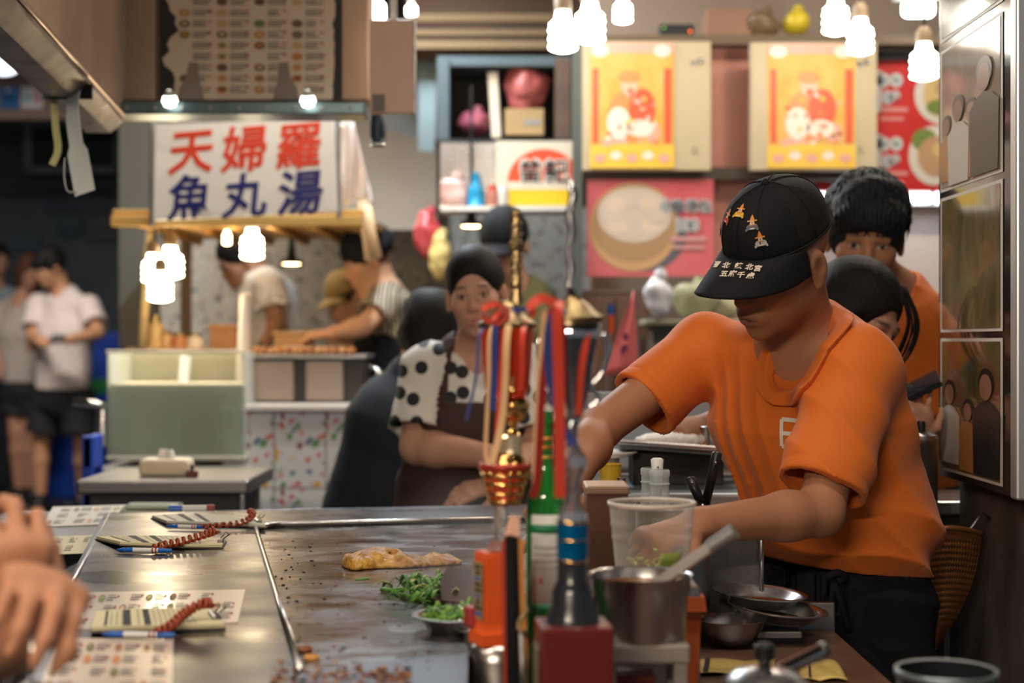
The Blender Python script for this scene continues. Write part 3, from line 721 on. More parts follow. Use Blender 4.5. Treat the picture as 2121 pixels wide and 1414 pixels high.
order_set(3, 'at the far corner of the griddle rim', [(344, 1090), (552, 1094), (530, 1080), (312, 1074)], ((345, 1096), (428, 1099)),
          [(418, 1100, .008), (450, 1099, .010), (485, 1098, .012), (512, 1094, .016), (524, 1090, .024), (516, 1086, .026)], curl=.008, pad_col=mat('pale_pad', (.55, .55, .47), .5))
# small pad and marker at the far edge of the left counter
t = thing('marker_pen', 'short blue and white marker lying beyond the far order pad', 'pen', onz(408, 1062, .79)); o = np.array(t.location)
mesh_obj('barrel', tube([(-.03, 0, .008), (.02, .004, .008)], .008, 12), PENW, t, smooth=True, auto=40)
mesh_obj('cap', tube([(-.058, -.002, .008), (-.03, 0, .008)], .009, 12), PENB, t, smooth=True, auto=40)
mesh_obj('end_plug', tube([(.02, .004, .008), (.036, .005, .008)], .009, 12), mat('marker_red', (.30, .04, .04), .4), t, smooth=True, auto=40)
t = thing('folded_cloth', 'pale green folded cloth beside the short marker', 'cloth', onz(320, 1060, .776))
mesh_obj('fold', sheet(lambda u, v: ((u - .5) * .13, (v - .5) * .10, .004 + .010 * math.sin(math.pi * v) * (1 - .4 * u)), 10, 6, .003), mat('pale_green_cloth', (.42, .46, .36), .8), t, smooth=True)
mesh_obj('fold', sheet(lambda u, v: ((u - .5) * .11, (v - .5) * .08, .014 + .007 * math.sin(math.pi * v)), 10, 6, .003), MATS['pale_green_cloth'], t, smooth=True)
# napkin box and cup on the far counter
t = thing('tissue_box', 'cream tissue packet on the counter below the fish tank', 'tissue', at(345, 988, 4.05)); t.location.z = .80
mesh_obj('pack', bbox((0, 0, .022), (.13, .09, .044), .012, 3), mat('tissue_pack', (.72, .60, .42), .5), t, smooth=True)
mesh_obj('tissue', sheet(lambda u, v: ((u - .5) * .05 * (1 - .3 * v), .01 * math.sin(6 * u), .042 + .025 * v), 8, 4, .001), mat('tissue_paper', (.8, .78, .74), .7), t, smooth=True)
t = thing('ink_stamp', 'small dark red stamp on the counter below the fish tank', 'stamp', at(398, 990, 4.0)); t.location.z = .80
mesh_obj('body', bbox((0, 0, .008), (.03, .02, .016), .003), mat('stamp_red', (.15, .03, .03), .5), t); mesh_obj('handle', lathe([(.006, .016), (.004, .02), (.008, .03), (0, .034)], 12), BLACK, t, smooth=True)

# ------------------------------------------------------------------ food on the griddle
GZ = TZ - .006
ROLLM = mat('fried_egg_skin', (.66, .36, .06), .36, var=.75, vscale=46, col2=(.24, .085, .014), bump=.9, bscale=110, spec=.6)
a, b = onz(716, 1176, GZ), onz(950, 1164, GZ); axr = b - a; Lr = np.linalg.norm(axr); axr = axr / Lr; sd = np.array([-axr[1], axr[0], 0])
def roll(P):
    q = P - _v(a); s = q @ _v(axr); w = q @ _v(sd); z = q[:, 2]; t = np.clip(s / Lr, 0, 1)
    hgt = (.0135 + .004 * np.sin(t * 17) + .003 * np.sin(t * 41 + 1)) * (1 - .55 * t ** 3); wid = .034 + .004 * np.sin(t * 11 + 2)
    d = ell(P, a + axr * Lr * .5, (1, 1, 1)) * 0 + np.sqrt((w / wid) ** 2 + ((z - .004) / hgt) ** 2 + (np.maximum(0, np.abs(s - Lr / 2) - Lr * .45) / .012) ** 2) - 1
    d = d * .012
    flap = np.sqrt(((s - .045) / .030) ** 2 + ((w - .022) / .03) ** 2 + ((z - .012 - (s - .02) * .2) / .008) ** 2) - 1
    d = smin(d, flap * .008, .008) + .0016 * wob(P, 190, 5) + .0010 * wob(P, 420, 8)
    return np.maximum(d, -z)
t = thing('egg_pancake_roll', 'long golden brown egg pancake roll frying on the griddle', 'pancake', a)
sdf_obj('pancake', roll, a - .06, b + (.06, .07, .05), .0028, ROLLM, t, org=a)
HERB = [mat('scallion_green', (.10, .26, .03), .45), mat('scallion_dark', (.045, .15, .025), .45), mat('scallion_pale', (.36, .42, .16), .45)]
def leaf_strip(p, ang, L, w, lift, m):
    d = np.array([math.cos(ang), math.sin(ang), 0])
    return ribbon([p + d * L * s + (0, 0, lift * math.sin(math.pi * min(1, s * 1.0))) for s in (0, .25, .5, .75, 1)], [w * .6, w, w, w * .8, w * .2], .0012, (-d[1], d[0], .4))
r = random.Random(4)
t = thing('scallion_pile', 'heap of chopped green scallions and leaves on the griddle', 'vegetables', onz(880, 1240, GZ)); o = np.array(t.location); t['kind'] = 'stuff'
mm = M()
for i in range(130):
    px, py = r.gauss(885, 34), r.gauss(1238, 9); p = onz(min(max(px, 812), 975), min(max(py, 1216), 1262), GZ) - o + (0, 0, r.uniform(.002, .016))
    mm.add(leaf_strip(p, r.uniform(0, 6.3), r.uniform(.014, .034), r.uniform(.003, .008), r.uniform(.002, .016), 0), r.choice([0, 0, 1, 1, 2]))
mesh_obj('leaves', mm, HERB, t, smooth=True)['kind'] = 'stuff'
for q0, q1 in (((790, 1226), (838, 1233)), ((736, 1206), (764, 1205)), ((830, 1236), (880, 1250))):
    a0, b0 = onz(*q0, GZ) - o + (0, 0, .004), onz(*q1, GZ) - o + (0, 0, .005); mesh_obj('stalk', tube([a0, (a0 + b0) / 2, b0], .0034 if q0[0] != 736 else .0018, 8), HERB[0], t, smooth=True)
def plate_prof(r, h, rim=.006, th=.0015): return [(0, 0), (r * .62, 0), (r * .72, h * .15), (r * .93, h * .85), (r, h), (r + rim, h + .001), (r + rim, h + .0025), (r - .001, h + .0025), (r * .92, h * .85 + th), (r * .70, h * .15 + th), (0, th)]
def steel_dish(name, label, c, r, h, tilt=(0, 0), m=STEEL, prof=None, group=None):
    t = thing(name, label, 'plate' if 'plate' in name else 'bowl', c)
    mesh_obj('dish', xf(lathe(prof or plate_prof(r, h), 48), rx=tilt[0], ry=tilt[1]), m, t, smooth=True, auto=50)
    return t
c = onz(942, 1304, GZ)
pt = steel_dish('steel_plate', 'round steel plate heaped with chopped greens on the griddle', c, .047, .017)
gp = thing('chopped_greens', 'bright green chopped stems heaped in the steel plate', 'vegetables', c + (0, 0, .004)); mm = M(); r = random.Random(9)
for i in range(90):
    rr = .036 * math.sqrt(r.random()); an = r.uniform(0, 6.28); p = np.array([rr * math.cos(an) + .004, rr * math.sin(an), .004 + .020 * (1 - rr / .04) * r.random() + .004])
    d = nrm([r.gauss(0, 1), r.gauss(0, 1), abs(r.gauss(.2, .6))]); L = r.uniform(.010, .022)
    mm.add(tube([p, p + d * L * .5 + (0, 0, .001), p + d * L], r.uniform(.0016, .0032), 6), r.choice([0, 0, 1]))
mesh_obj('stems', mm, [mat('bright_stem', (.14, .30, .04), .35), HERB[1]], gp, smooth=True)['kind'] = 'stuff'; gp['kind'] = 'stuff'
steel_dish('small_steel_plate', 'small steel saucer half hidden behind the orange trophy base', onz(975, 1318, GZ) + (.012, 0, 0), .026, .008)
# crumbs and burnt bits
r = random.Random(12); cr = thing('griddle_crumbs', 'scattered burnt and golden crumbs along the griddle front', 'crumbs', (0, 0, 0), kind='stuff')
mm = M()
for i in range(420):
    if i < 240: px, py = r.uniform(565, 850) , r.gauss(1398, 10)
    else: px, py = r.choice([r.gauss(600, 30), r.uniform(580, 900)]), r.uniform(1120, 1390)
    big = i < 240; p = onz(px, max(1100, py), TZ if py > 1368 else GZ); s = r.uniform(.0008, .0028) if big else r.uniform(.0007, .0020)
    mm.add(sphere(p + (0, 0, s * .4), (s * r.uniform(.8, 1.9), s * r.uniform(.8, 1.6), s * .6), 6, 4), r.choice([0, 1, 1, 2]) if big else r.choice([2, 2, 2, 1]))
mesh_obj('crumb_scatter', mm, [mat('crumb_gold', (.62, .30, .07), .6), mat('crumb_brown', (.30, .10, .04), .6), BURNT], cr, smooth=True)['kind'] = 'stuff'
for k, (px, py) in enumerate(((645, 1367), (632, 1350), (690, 1405))):
    tt = thing('food_scrap', 'loose golden food scrap on the griddle, %s' % ['the yellow lump', 'the flat brown flake', 'the one amid the crumb line'][k], 'food', onz(px, py, GZ))
    mesh_obj('scrap', xf(sphere((0, 0, .003), (.010, .006, .0045), 10, 6), rz=.5 * k), [MATS['crumb_gold'], MATS['crumb_brown'], MATS['crumb_gold']][k], tt, smooth=True)
# the broad turner
tn = thing('griddle_turner', 'broad dark steel turner pressed over the scallions', 'spatula', onz(945, 1245, GZ)); o = np.array(tn.location)
bl_ = [at(893, 1244, 2.08) , at(985, 1250, 2.02), at(1010, 1190, 2.12), at(925, 1205, 2.16)]
bl_[0][2] = GZ + .010; bl_[1][2] = GZ + .012; bl_[2][2] = GZ + .045; bl_[3][2] = GZ + .040
def bf(u, v): return tuple((bl_[0] * (1 - u) + bl_[1] * u) * (1 - v) + (bl_[3] * (1 - u) + bl_[2] * u) * v - o)
mesh_obj('blade', sheet(bf, 8, 8, .002), mat('turner_steel', (.12, .075, .055), .45, .7, var=.3), tn)
TURN_END = at(1128, 1088, 2.30)
mesh_obj('handle', tube([(bl_[1] + bl_[2]) / 2 - o, (bl_[1] + bl_[2]) / 2 * .5 + TURN_END * .5 - o, TURN_END - o], [.006, .009, .011], 12), mat('turner_wood', (.16, .09, .05), .5), tn, smooth=True)
# ------------------------------------------------------------------ trophies, bottle and pots at the serving edge
GOLD = mat('trophy_gold', (.85, .52, .18), .16, 1.0, bump=.25, bscale=120); BRASS = mat('old_brass', (.38, .27, .13), .3, 1.0, bump=.4, bscale=150)
REDM = mat('red_metal', (.72, .055, .015), .20, .35, coat=.5); SILV = mat('trophy_silver', (.72, .72, .74), .10, 1.0, bump=.1, bscale=60)
ORPL = mat('orange_plinth', (.80, .11, .02), .35, coat=.3); DRED = mat('dark_red_plinth', (.13, .012, .010), .35, coat=.3)
CLEAR = mat('clear_acrylic', (.95, .95, .95), .04, trans=.9, ior=1.4)
RIB = {'red': mat('ribbon_red', (.62, .05, .02), .35, sheen=.4), 'blue': mat('ribbon_blue', (.03, .05, .22), .35, sheen=.4), 'cream': mat('ribbon_cream', (.80, .50, .25), .35, sheen=.4), 'dark': mat('ribbon_dark_red', (.30, .015, .012), .4)}
def rad(pxw, Y): return pxw / F * Y
def prof_px(rows, Y, py0):
    """rows of (pixel half-width, pixel y) -> lathe profile in metres with z=0 at py0"""
    return [(rad(w, Y), (py0 - y) / F * Y) for w, y in rows]
# --- trophy with the red cup
Y1 = 1.75; c1 = at(1046, 1330, Y1)
t1 = thing('red_cup_trophy', 'tall trophy with a red cup, ribbons and an orange plinth', 'trophy', c1)
def P1(px, py, dy=0.0): return at(px, py, Y1 + dy) - c1
base = M()
def plinth(rows, rz, hx, hy):
    """stack of square steps: (half px, y)"""
    v, f = [], []
    for w, y in rows:
        r_ = rad(w, Y1); z = (1330 - y) / F * Y1
        for sx, sy in ((-1, -1), (1, -1), (1, 1), (-1, 1)): v.append((sx * r_ * hx, sy * r_ * hy, z))
    for i in range(len(rows) - 1):
        for k in range(4): l = (k + 1) % 4; f.append((i * 4 + k, i * 4 + l, i * 4 + 4 + l, i * 4 + 4 + k))
    f.append((3, 2, 1, 0)); e = len(v) - 4; f.append((e, e + 1, e + 2, e + 3))
    return xf((v, f), rz=rz)
bx = rad(-16, Y1)
pln = mesh_obj('plinth', xf(plinth([(48, 1330), (48, 1306), (44, 1300), (41, 1288), (38, 1150), (36, 1140)], .42, 1.0, .8), (bx, 0, 0)), ORPL, t1)
R_ = Matrix.Rotation(.42, 3, 'Z')
def plq(u, z, lift): # on the left face of the plinth
    return tuple(R_ @ Vector((-rad(41.5, Y1) - lift, u, z)) + Vector((bx, 0, 0)))
z0, z1 = (1330 - 1280) / F * Y1, (1330 - 1160) / F * Y1; hw = rad(24, Y1)
mesh_obj('name_plate', ([plq(hw, z0, .0008), plq(-hw, z0, .0008), plq(-hw, z1, .0012), plq(hw, z1, .0012)], [(0, 1, 2, 3)]), mat('gold_plate', (.62, .48, .22), .3, .6), pln)
mm = M(); r = random.Random(2)
for k in range(9):
    zz = z0 + (z1 - z0) * (.08 + .1 * k); w_ = hw * r.uniform(.4, .8); mm.add(([plq(w_, zz, .0016), plq(-w_, zz, .0016), plq(-w_, zz + .004, .0016), plq(w_, zz + .004, .0016)], [(0, 1, 2, 3)]), 0 if k % 3 else 7)
mesh_obj('engraving', mm, PRN, pln)
mesh_obj('small_block', xf(bbox((0, 0, 0), (.022, .022, .022), .002), tuple(P1(984, 1278) + np.array([0, .01, 0])), rz=.42), mat('plum_block', (.35, .04, .04), .4), t1)
mesh_obj('glass_stem', lathe(prof_px([(0, 1140), (27, 1138), (24, 1126), (13, 1110), (12, 1085), (17, 1070), (12, 1056), (14, 1046), (22, 1040), (0, 1040)], Y1, 1330), 28, (rad(-10, Y1), 0, 0)), CLEAR, t1, smooth=True)
bk = mesh_obj('basket_liner', lathe(prof_px([(0, 1044), (26, 1042), (38, 1015), (46, 980), (47, 966), (0, 966)], Y1, 1330), 32), REDM, t1, smooth=True)
mesh_obj('basket_rim', lathe(prof_px([(46, 974), (54, 972), (56, 964), (54, 958), (46, 958)], Y1, 1330), 32), mat('rim_red', (.45, .05, .03), .25, .4), bk, smooth=True)
for k in range(14):
    a = 2 * math.pi * k / 14
    mesh_obj('basket_bar', tube([(rad(w, Y1) * math.cos(a), rad(w, Y1) * math.sin(a), (1330 - y) / F * Y1) for w, y in ((27, 1044), (39, 1016), (47, 982), (49, 968))], .0016, 6), GOLD, bk, smooth=True)
for w, y in ((31, 1036), (38, 1020), (44, 1000), (48, 982)):
    mesh_obj('basket_ring', lathe([(rad(w + 2, Y1) - .0012, (1330 - y) / F * Y1 - .002), (rad(w + 2, Y1) + .0012, (1330 - y) / F * Y1), (rad(w + 2, Y1) - .0012, (1330 - y) / F * Y1 + .002)], 32), GOLD, bk, smooth=True)
mesh_obj('gold_collar', lathe(prof_px([(0, 960), (34, 960), (34, 950), (28, 944), (25, 936), (0, 936)], Y1, 1330), 28, (rad(8, Y1), 0, 0)), GOLD, t1, smooth=True)
mesh_obj('column', lathe(prof_px([(0, 938), (27, 938), (25, 930), (24, 905), (21, 900), (0, 900)], Y1, 1330), 14, (rad(10, Y1), 0, 0)), mat('pearl_gold', (.80, .66, .42), .25, .7), t1)
mesh_obj('urn', lathe(prof_px([(0, 902), (14, 900), (9, 884), (13, 874), (24, 866), (33, 850), (35, 838), (31, 828), (24, 818), (14, 812), (8, 800), (0, 798)], Y1, 1330), 28, (rad(16, Y1), 0, 0)), GOLD, t1, smooth=True)
mesh_obj('urn_figure', lathe(prof_px([(0, 812), (9, 810), (6, 796), (8, 782), (5, 770), (7, 760), (4, 748), (0, 744)], Y1, 1330), 14, (rad(14, Y1), -.022, 0)), GOLD, t1, smooth=True)
cup = mesh_obj('cup', lathe(prof_px([(0, 826), (40, 822), (46, 800), (52, 740), (56, 690), (57, 674), (54, 674), (50, 740), (44, 800), (0, 818)], Y1, 1330), 40, (rad(4, Y1), 0, 0)), REDM, t1, smooth=True)
mesh_obj('cup_rim', lathe(prof_px([(54, 682), (61, 678), (62, 670), (57, 666), (50, 668)], Y1, 1330), 40, (rad(4, Y1), 0, 0)), BRASS, cup, smooth=True)
mesh_obj('lid', lathe(prof_px([(58, 672), (52, 664), (40, 658), (32, 646), (26, 638), (22, 628), (14, 622), (0, 620)], Y1, 1330), 36, (rad(6, Y1), 0, 0)), BRASS, cup, smooth=True)
rows = [(12, 634)]
fin = mesh_obj('finial', lathe(prof_px([(16, 630), (14, 620), (12, 600), (14, 590), (11, 570), (11, 520), (14, 512), (15, 505), (11, 496), (11, 450), (11, 440), (6, 436), (0, 435)], Y1, 1330), 10, (rad(22, Y1), 0, 0)), BRASS, t1)
for k in range(24):   # beads wound up the finial
    a = k * 2.1; z = (1330 - (618 - 7.4 * k)) / F * Y1; mesh_obj('bead', sphere((rad(22, Y1) + rad(11.5, Y1) * math.cos(a), rad(11.5, Y1) * math.sin(a), z), rad(4.2, Y1), 8, 6), BRASS, fin, smooth=True)
for sx in (-1, 1):
    mesh_obj('finial_prong', tube([(rad(22 + sx * 5, Y1), 0, (1330 - 470) / F * Y1), (rad(22 + sx * 7, Y1), 0, (1330 - 448) / F * Y1), (rad(22 + sx * 6, Y1), 0, (1330 - 434) / F * Y1)], [.003, .0025, .0015], 8), BRASS, fin, smooth=True)
def rib(parent, pts, w, col, wd=(1, .2, 0)): mesh_obj('ribbon', ribbon(catmull(pts, 7), w, .0007, wd), RIB[col], parent, smooth=True, auto=50)
f_ = -.040
rib(t1, [P1(1058, 648, f_ + .02), P1(1050, 700, f_), P1(1046, 800, f_ + .002), P1(1038, 880, f_ + .004), P1(1018, 962, f_)], .0075, 'cream')
rib(t1, [P1(1040, 650, f_ + .02), P1(1026, 680, f_), P1(1024, 760, f_ + .002), P1(1020, 850, f_ + .004)], .0075, 'blue')
rib(t1, [P1(1030, 660, f_ + .02), P1(1014, 700, f_ + .004), P1(1012, 800, f_ + .006), P1(1006, 920, f_ + .01), P1(1010, 960, f_ + .01)], .0045, 'cream')
rib(t1, [P1(1004, 678, f_ + .02), P1(992, 700, f_ + .01), P1(986, 780, f_ + .008), P1(966, 870, f_ + .004)], .0030, 'blue')
rib(t1, [P1(1052, 646, f_ + .02), P1(1044, 700, f_ + .003), P1(1036, 820, f_ + .004), P1(1026, 960, f_ + .004)], .006, 'red')
rib(t1, [P1(1088, 662, f_ + .02), P1(1082, 700, f_ + .004), P1(1082, 760, f_ + .006), P1(1080, 808, f_ + .01)], .006, 'red')
# bow
rib(t1, [P1(1056, 646, f_ + .012), P1(1030, 630, f_), P1(1002, 640, f_ - .004), P1(1010, 664, f_ - .002), P1(1052, 652, f_ + .01)], .0065, 'red', (0, .3, 1))
rib(t1, [P1(1056, 650, f_ + .012), P1(1036, 646, f_ - .002), P1(1022, 664, f_ - .006), P1(1036, 668, f_ - .002), P1(1056, 654, f_ + .01)], .006, 'red', (.2, .3, 1))
rib(t1, [P1(1060, 640, f_ + .03), P1(1066, 642, f_ + .02), P1(1090, 640, f_ + .03)], .006, 'blue', (0, 0, 1))
# steel pot below it
t = thing('upturned_steel_pot', 'upturned round steel pot carrying the orange plinth', 'pot', (c1[0] + bx, c1[1], WZ))
hp = c1[2] - WZ
mesh_obj('body', lathe([(0, hp), (.024, hp), (.030, hp - .004), (.0335, hp - .018), (.034, .01), (.036, .006), (.036, 0), (0, 0)], 40), mat('matte_steel', (.55, .50, .46), .34, 1.0, rvar=.06), t, smooth=True, auto=50)
mesh_obj('rim_band', lathe([(.0345, .008), (.037, .008), (.037, .014), (.0345, .014)], 40), STEEL, t, smooth=True)
t = thing('steel_canister', 'plain steel canister just behind the upturned pot', 'canister', (c1[0] + bx - .010, c1[1] + .085, WZ))
mesh_obj('body', lathe([(0, 0), (.030, 0), (.030, .100), (.026, .108), (0, .110)], 32), STEEL, t, smooth=True, auto=50); mesh_obj('lid_knob', lathe([(.006, .108), (.008, .114), (0, .118)], 14), STEEL, t, smooth=True)

# --- silver cup trophy on the dark red box
Y2 = 1.62; c2 = at(1186, 1492, Y2); c2[2] = WZ
py2 = 707 + (CAMZ - WZ) * F / Y2
t2 = thing('silver_cup_trophy', 'blurred silver cup trophy with blue ring and dark red box plinth', 'trophy', c2)
def P2(px, py, dy=0.0): return at(px, py, Y2 + dy) - c2
def pr2(rows): return prof_px(rows, Y2, py2)
bz = (py2 - 1288) / F * Y2
bxo = mesh_obj('plinth', bbox((.001, 0, bz / 2), (rad(150, Y2), rad(140, Y2), bz), .003, rz=.08), DRED, t2)
mesh_obj('name_plate', xf(bbox((-rad(75, Y2) - .0006, 0, bz * .55), (.0016, .045, bz * .6), .0005), rz=.08), mat('old_plate', (.30, .24, .15), .4, .5), bxo)
mesh_obj('pedestal', lathe(pr2([(0, 1290), (56, 1288), (54, 1276), (44, 1252), (43, 1222), (38, 1212), (32, 1200), (31, 1162), (0, 1162)]), 32), mat('blue_black_pedestal', (.02, .022, .028), .22, coat=.4), t2, smooth=True, auto=50)
rg = mesh_obj('blue_ring', lathe(pr2([(0, 1162), (32, 1162), (33, 1120), (33, 1116), (32, 1076), (0, 1076)]), 32), mat('blue_foil', (.0, .16, .38), .2, .6, bump=.3, bscale=90), t2, smooth=True, auto=50)
for y in (1116, 1160, 1080): mesh_obj('gold_line', lathe(pr2([(32, y + 3), (34.5, y), (32, y - 3)]), 32), GOLD, rg, smooth=True)
mesh_obj('crystal_stem', lathe(pr2([(0, 1078), (31, 1076), (28, 1058), (17, 1040), (22, 1020), (15, 1005), (20, 985), (31, 965), (30, 945), (15, 925), (10, 905), (12, 880), (0, 878)]), 16), mat('crystal', (.70, .70, .74), .06, .85), t2)
cup2 = mesh_obj('cup', lathe(pr2([(0, 886), (12, 884), (20, 860), (34, 820), (46, 760), (56, 700), (62, 662), (58, 662), (44, 750), (0, 850)]), 40), SILV, t2, smooth=True)
mesh_obj('cup_rim', lathe(pr2([(58, 668), (66, 664), (67, 656), (58, 652)]), 40), BRASS, cup2, smooth=True)
mesh_obj('lid', lathe(pr2([(64, 656), (46, 644), (34, 630), (22, 622), (14, 612), (0, 610)]), 36), BRASS, cup2, smooth=True)
mesh_obj('finial', tube([P2(1186, 612), P2(1178, 590), P2(1184, 560), P2(1178, 520), P2(1186, 480), P2(1180, 440), P2(1188, 405), P2(1180, 372)], [rad(w, Y2) for w in (10, 7, 9, 7, 10, 9, 11, 5)], 10), mat('dark_silver', (.30, .30, .30), .2, 1.0, bump=.4, bscale=120), t2, smooth=True)
for sx in (-1, 1):
    mesh_obj('handle', tube(catmull([P2(1186 + sx * 60, 690), P2(1186 + sx * 74, 720), P2(1186 + sx * 62, 770), P2(1186 + sx * 40, 800), P2(1186 + sx * 54, 826), P2(1186 + sx * 30, 846)], 5), rad(5.5, Y2), 10), SILV, t2, smooth=True)
g_ = -.036
rib(t2, [P2(1158, 622, g_ + .01), P2(1154, 660, g_), P2(1158, 800, g_ + .004), P2(1160, 1030, g_ + .008)], .0115, 'red')
rib(t2, [P2(1168, 640, g_ + .01), P2(1140, 665, g_), P2(1136, 760, g_ + .004), P2(1160, 870, g_ + .01), P2(1188, 920, g_ + .01)], .009, 'blue')
rib(t2, [P2(1218, 690, g_ + .012), P2(1206, 760, g_ + .008), P2(1198, 860, g_ + .012)], .006, 'red')
rib(t2, [P2(1150, 628, g_), P2(1120, 618, g_ - .006), P2(1095, 640, g_ - .006), P2(1110, 650, g_ - .002)], .010, 'red', (0, .3, 1))
rib(t2, [P2(1142, 640, g_ + .01), P2(1124, 800, g_ + .01), P2(1114, 980, g_ + .012), P2(1104, 1030, g_ + .012)], .008, 'dark')
rib(t2, [P2(1130, 640, g_ + .01), P2(1116, 780, g_ + .012), P2(1108, 1000, g_ + .014)], .006, 'cream')

# --- green bottle
YB = 1.80; cb = at(1130, 1290, YB); cb[2] = WZ; pyb = 707 + (CAMZ - WZ) * F / YB
t = thing('green_bottle', 'green glass bottle with a white and green label behind the trophies', 'bottle', cb)
gb = mat('green_glass', (.03, .32, .05), .06, trans=.55, ior=1.45)
mesh_obj('glass', lathe(prof_px([(0, pyb), (38, pyb), (40, pyb - 8), (40, 1050), (36, 1020), (22, 985), (15, 960), (13, 880), (16, 876), (16, 866), (12, 862), (0, 862)], YB, pyb), 32), gb, t, smooth=True)
mesh_obj('cap', lathe(prof_px([(0, 868), (16, 868), (16, 850), (0, 848)], YB, pyb), 20), mat('cap_green', (.02, .20, .05), .35), t, smooth=True, auto=40)
def lab(y0, y1, m, k, a0=-2.4, a1=-.6): mesh_obj('label', sheet(lambda u, v: (rad(40.6 + k, YB) * math.cos(a0 + (a1 - a0) * u), rad(40.6 + k, YB) * math.sin(a0 + (a1 - a0) * u), (pyb - (y0 + (y1 - y0) * v)) / F * YB), 16, 2, .0003), m, t, smooth=True)
lab(1245, 1062, mat('label_white', (.70, .68, .64), .5), 0); lab(1100, 1082, mat('label_green', (.02, .22, .10), .5), .8)
for y0 in (1126, 1140, 1154, 1168): lab(y0 + 4, y0, mat('label_type', (.45, .42, .40), .6), .8, -2.2, -.9)
for y0 in (1190, 1194): lab(y0 + 8, y0, REDINK, .9, -1.9, -1.75)
lab(1260, 1245, MATS['label_green'], .4)
for k, (y, c) in enumerate(((946, 'neck_gold'), (908, 'neck_orange'), (925, 'neck_orange'))):
    mesh_obj('neck_band', lathe(prof_px([(13.5, y + 4), (19, y), (13.5, y - 4)], YB, pyb), 20), mat(c, (.65, .40, .08) if 'gold' in c else (.65, .22, .05), .3, .5), t, smooth=True)
# --- black and wood sheaf leaning beside it
t = thing('bundled_chopsticks_case', 'tall black case with wooden edge standing behind the orange plinth', 'case', at(1062, 1250, 1.70)); o = np.array(t.location); t.location.z = WZ; o[2] = WZ
a0, a1 = at(1068, 1470, 1.69), at(1060, 1112, 1.69); a0[2] = WZ + .002
mesh_obj('case', tube([a0 - o, a1 - o], [.0085, .0085], 4), BLACK, t)
mesh_obj('wood_strip', ribbon([a0 - o + (.0125, .0, 0), a1 - o + (.010, 0, -.002)], .006, .004, (1, 0, 0)), mat('orange_wood', (.55, .22, .05), .4), t)
mesh_obj('red_strip', ribbon([a0 - o + (-.0105, .0, 0), a1 - o + (-.009, 0, -.002)], .004, .006, (1, 0, 0)), mat('red_edge', (.35, .04, .02), .4), t)
mesh_obj('pale_tip', tube([a1 - o, at(1066, 1070, 1.70) - o], [.009, .006], 4), mat('pink_tip', (.72, .40, .28), .45), t)
t = thing('wire_clip', 'bent brass wire clip hooked by the dark red box', 'clip', at(1088, 1300, 1.66)); o = np.array(t.location)
mesh_obj('wire', tube(catmull([at(1092, 1262, 1.66) - o, at(1080, 1280, 1.65) - o, at(1074, 1300, 1.64) - o, at(1086, 1312, 1.64) - o, at(1096, 1330, 1.65) - o, at(1090, 1390, 1.65) - o, at(1092, 1460, 1.65) - o], 6), .0025, 8), BRASS, t, smooth=True)
mesh_obj('pin', tube([at(1080, 1310, 1.655) - o, at(1084, 1480, 1.655) - o], .003, 8), STEEL_D, t, smooth=True)
# ------------------------------------------------------------------ pots, bowls and tools on the work counter
def on_ws(px, py, z=WZ): return onz(px, py, z)
YP = 1.80; cp = at(1326, 1318, YP)
st = thing('pot_stand', 'grey painted metal stand under the sauce pot', 'stand', (cp[0], YP, WZ)); sh = cp[2] - WZ
mesh_obj('top_plate', bbox((.002, 0, sh - .011), (rad(180, YP), .10, .022), .003), mat('grey_paint_metal', (.30, .27, .24), .45, .3), st)
for sx in (-1, 1):
    for sy in (-1, 1): mesh_obj('leg', bbox((sx * rad(72, YP) + .002, sy * .04, (sh - .022) / 2), (rad(28, YP), .016, sh - .022), .002), MATS['grey_paint_metal'], st)
t = thing('dark_red_tin', 'dark red tin tucked under the pot stand', 'tin', (cp[0] - .012, YP + .005, WZ))
mesh_obj('body', bbox((0, 0, .028), (.055, .05, .056), .003), mat('tin_red', (.14, .018, .012), .4), t); mesh_obj('lid', bbox((0, 0, .060), (.057, .052, .008), .002), mat('tin_red2', (.20, .025, .016), .35), t)
sp_ = thing('sauce_pot', 'small steel pot of sauce with a ladle resting in it', 'pot', cp)
rr = rad(98, YP); hh = rad(128, YP)
mesh_obj('body', lathe([(0, 0), (rr * .93, 0), (rr * .97, .004), (rr, hh * .70), (rr * 1.05, hh * .78), (rr * 1.06, hh * .96), (rr * 1.10, hh), (rr * 1.10, hh + .0015), (rr * 1.04, hh), (rr * 1.02, hh * .78), (rr * .96, hh * .7), (rr * .94, .006), (0, .004)], 48), STEEL, sp_, smooth=True, auto=50)
mesh_obj('sauce', lathe([(0, hh * .84), (rr * 1.02, hh * .84)], 40), mat('chilli_sauce', (.42, .24, .10), .25, var=.8, vscale=90, col2=(.30, .05, .02)), sp_, smooth=True)
ld = thing('steel_ladle', 'steel ladle with a flat handle leaning over the sauce pot rim', 'ladle', at(1350, 1210, YP)); o = np.array(ld.location)
e0, e1, e2 = at(1352, 1216, YP - .02), at(1470, 1134, YP - .045), at(1522, 1100, YP - .055)
mesh_obj('handle', ribbon([e0 - o, (e0 + e1) / 2 - o, e1 - o], .013, .006, (.5, 0, .8)), mat('ladle_steel', (.78, .72, .66), .30, .9), ld)
mesh_obj('handle_end', tube([e1 - o, e2 - o], [.0085, .0095], 14), STEEL_D, ld, smooth=True, auto=50)
mesh_obj('bowl', xf(lathe([(0, -.012), (.012, -.009), (.02, 0), (.019, 0), (.011, -.007), (0, -.010)], 20), tuple(e0 - o + (-.012, 0, -.004))), STEEL, ld, smooth=True)
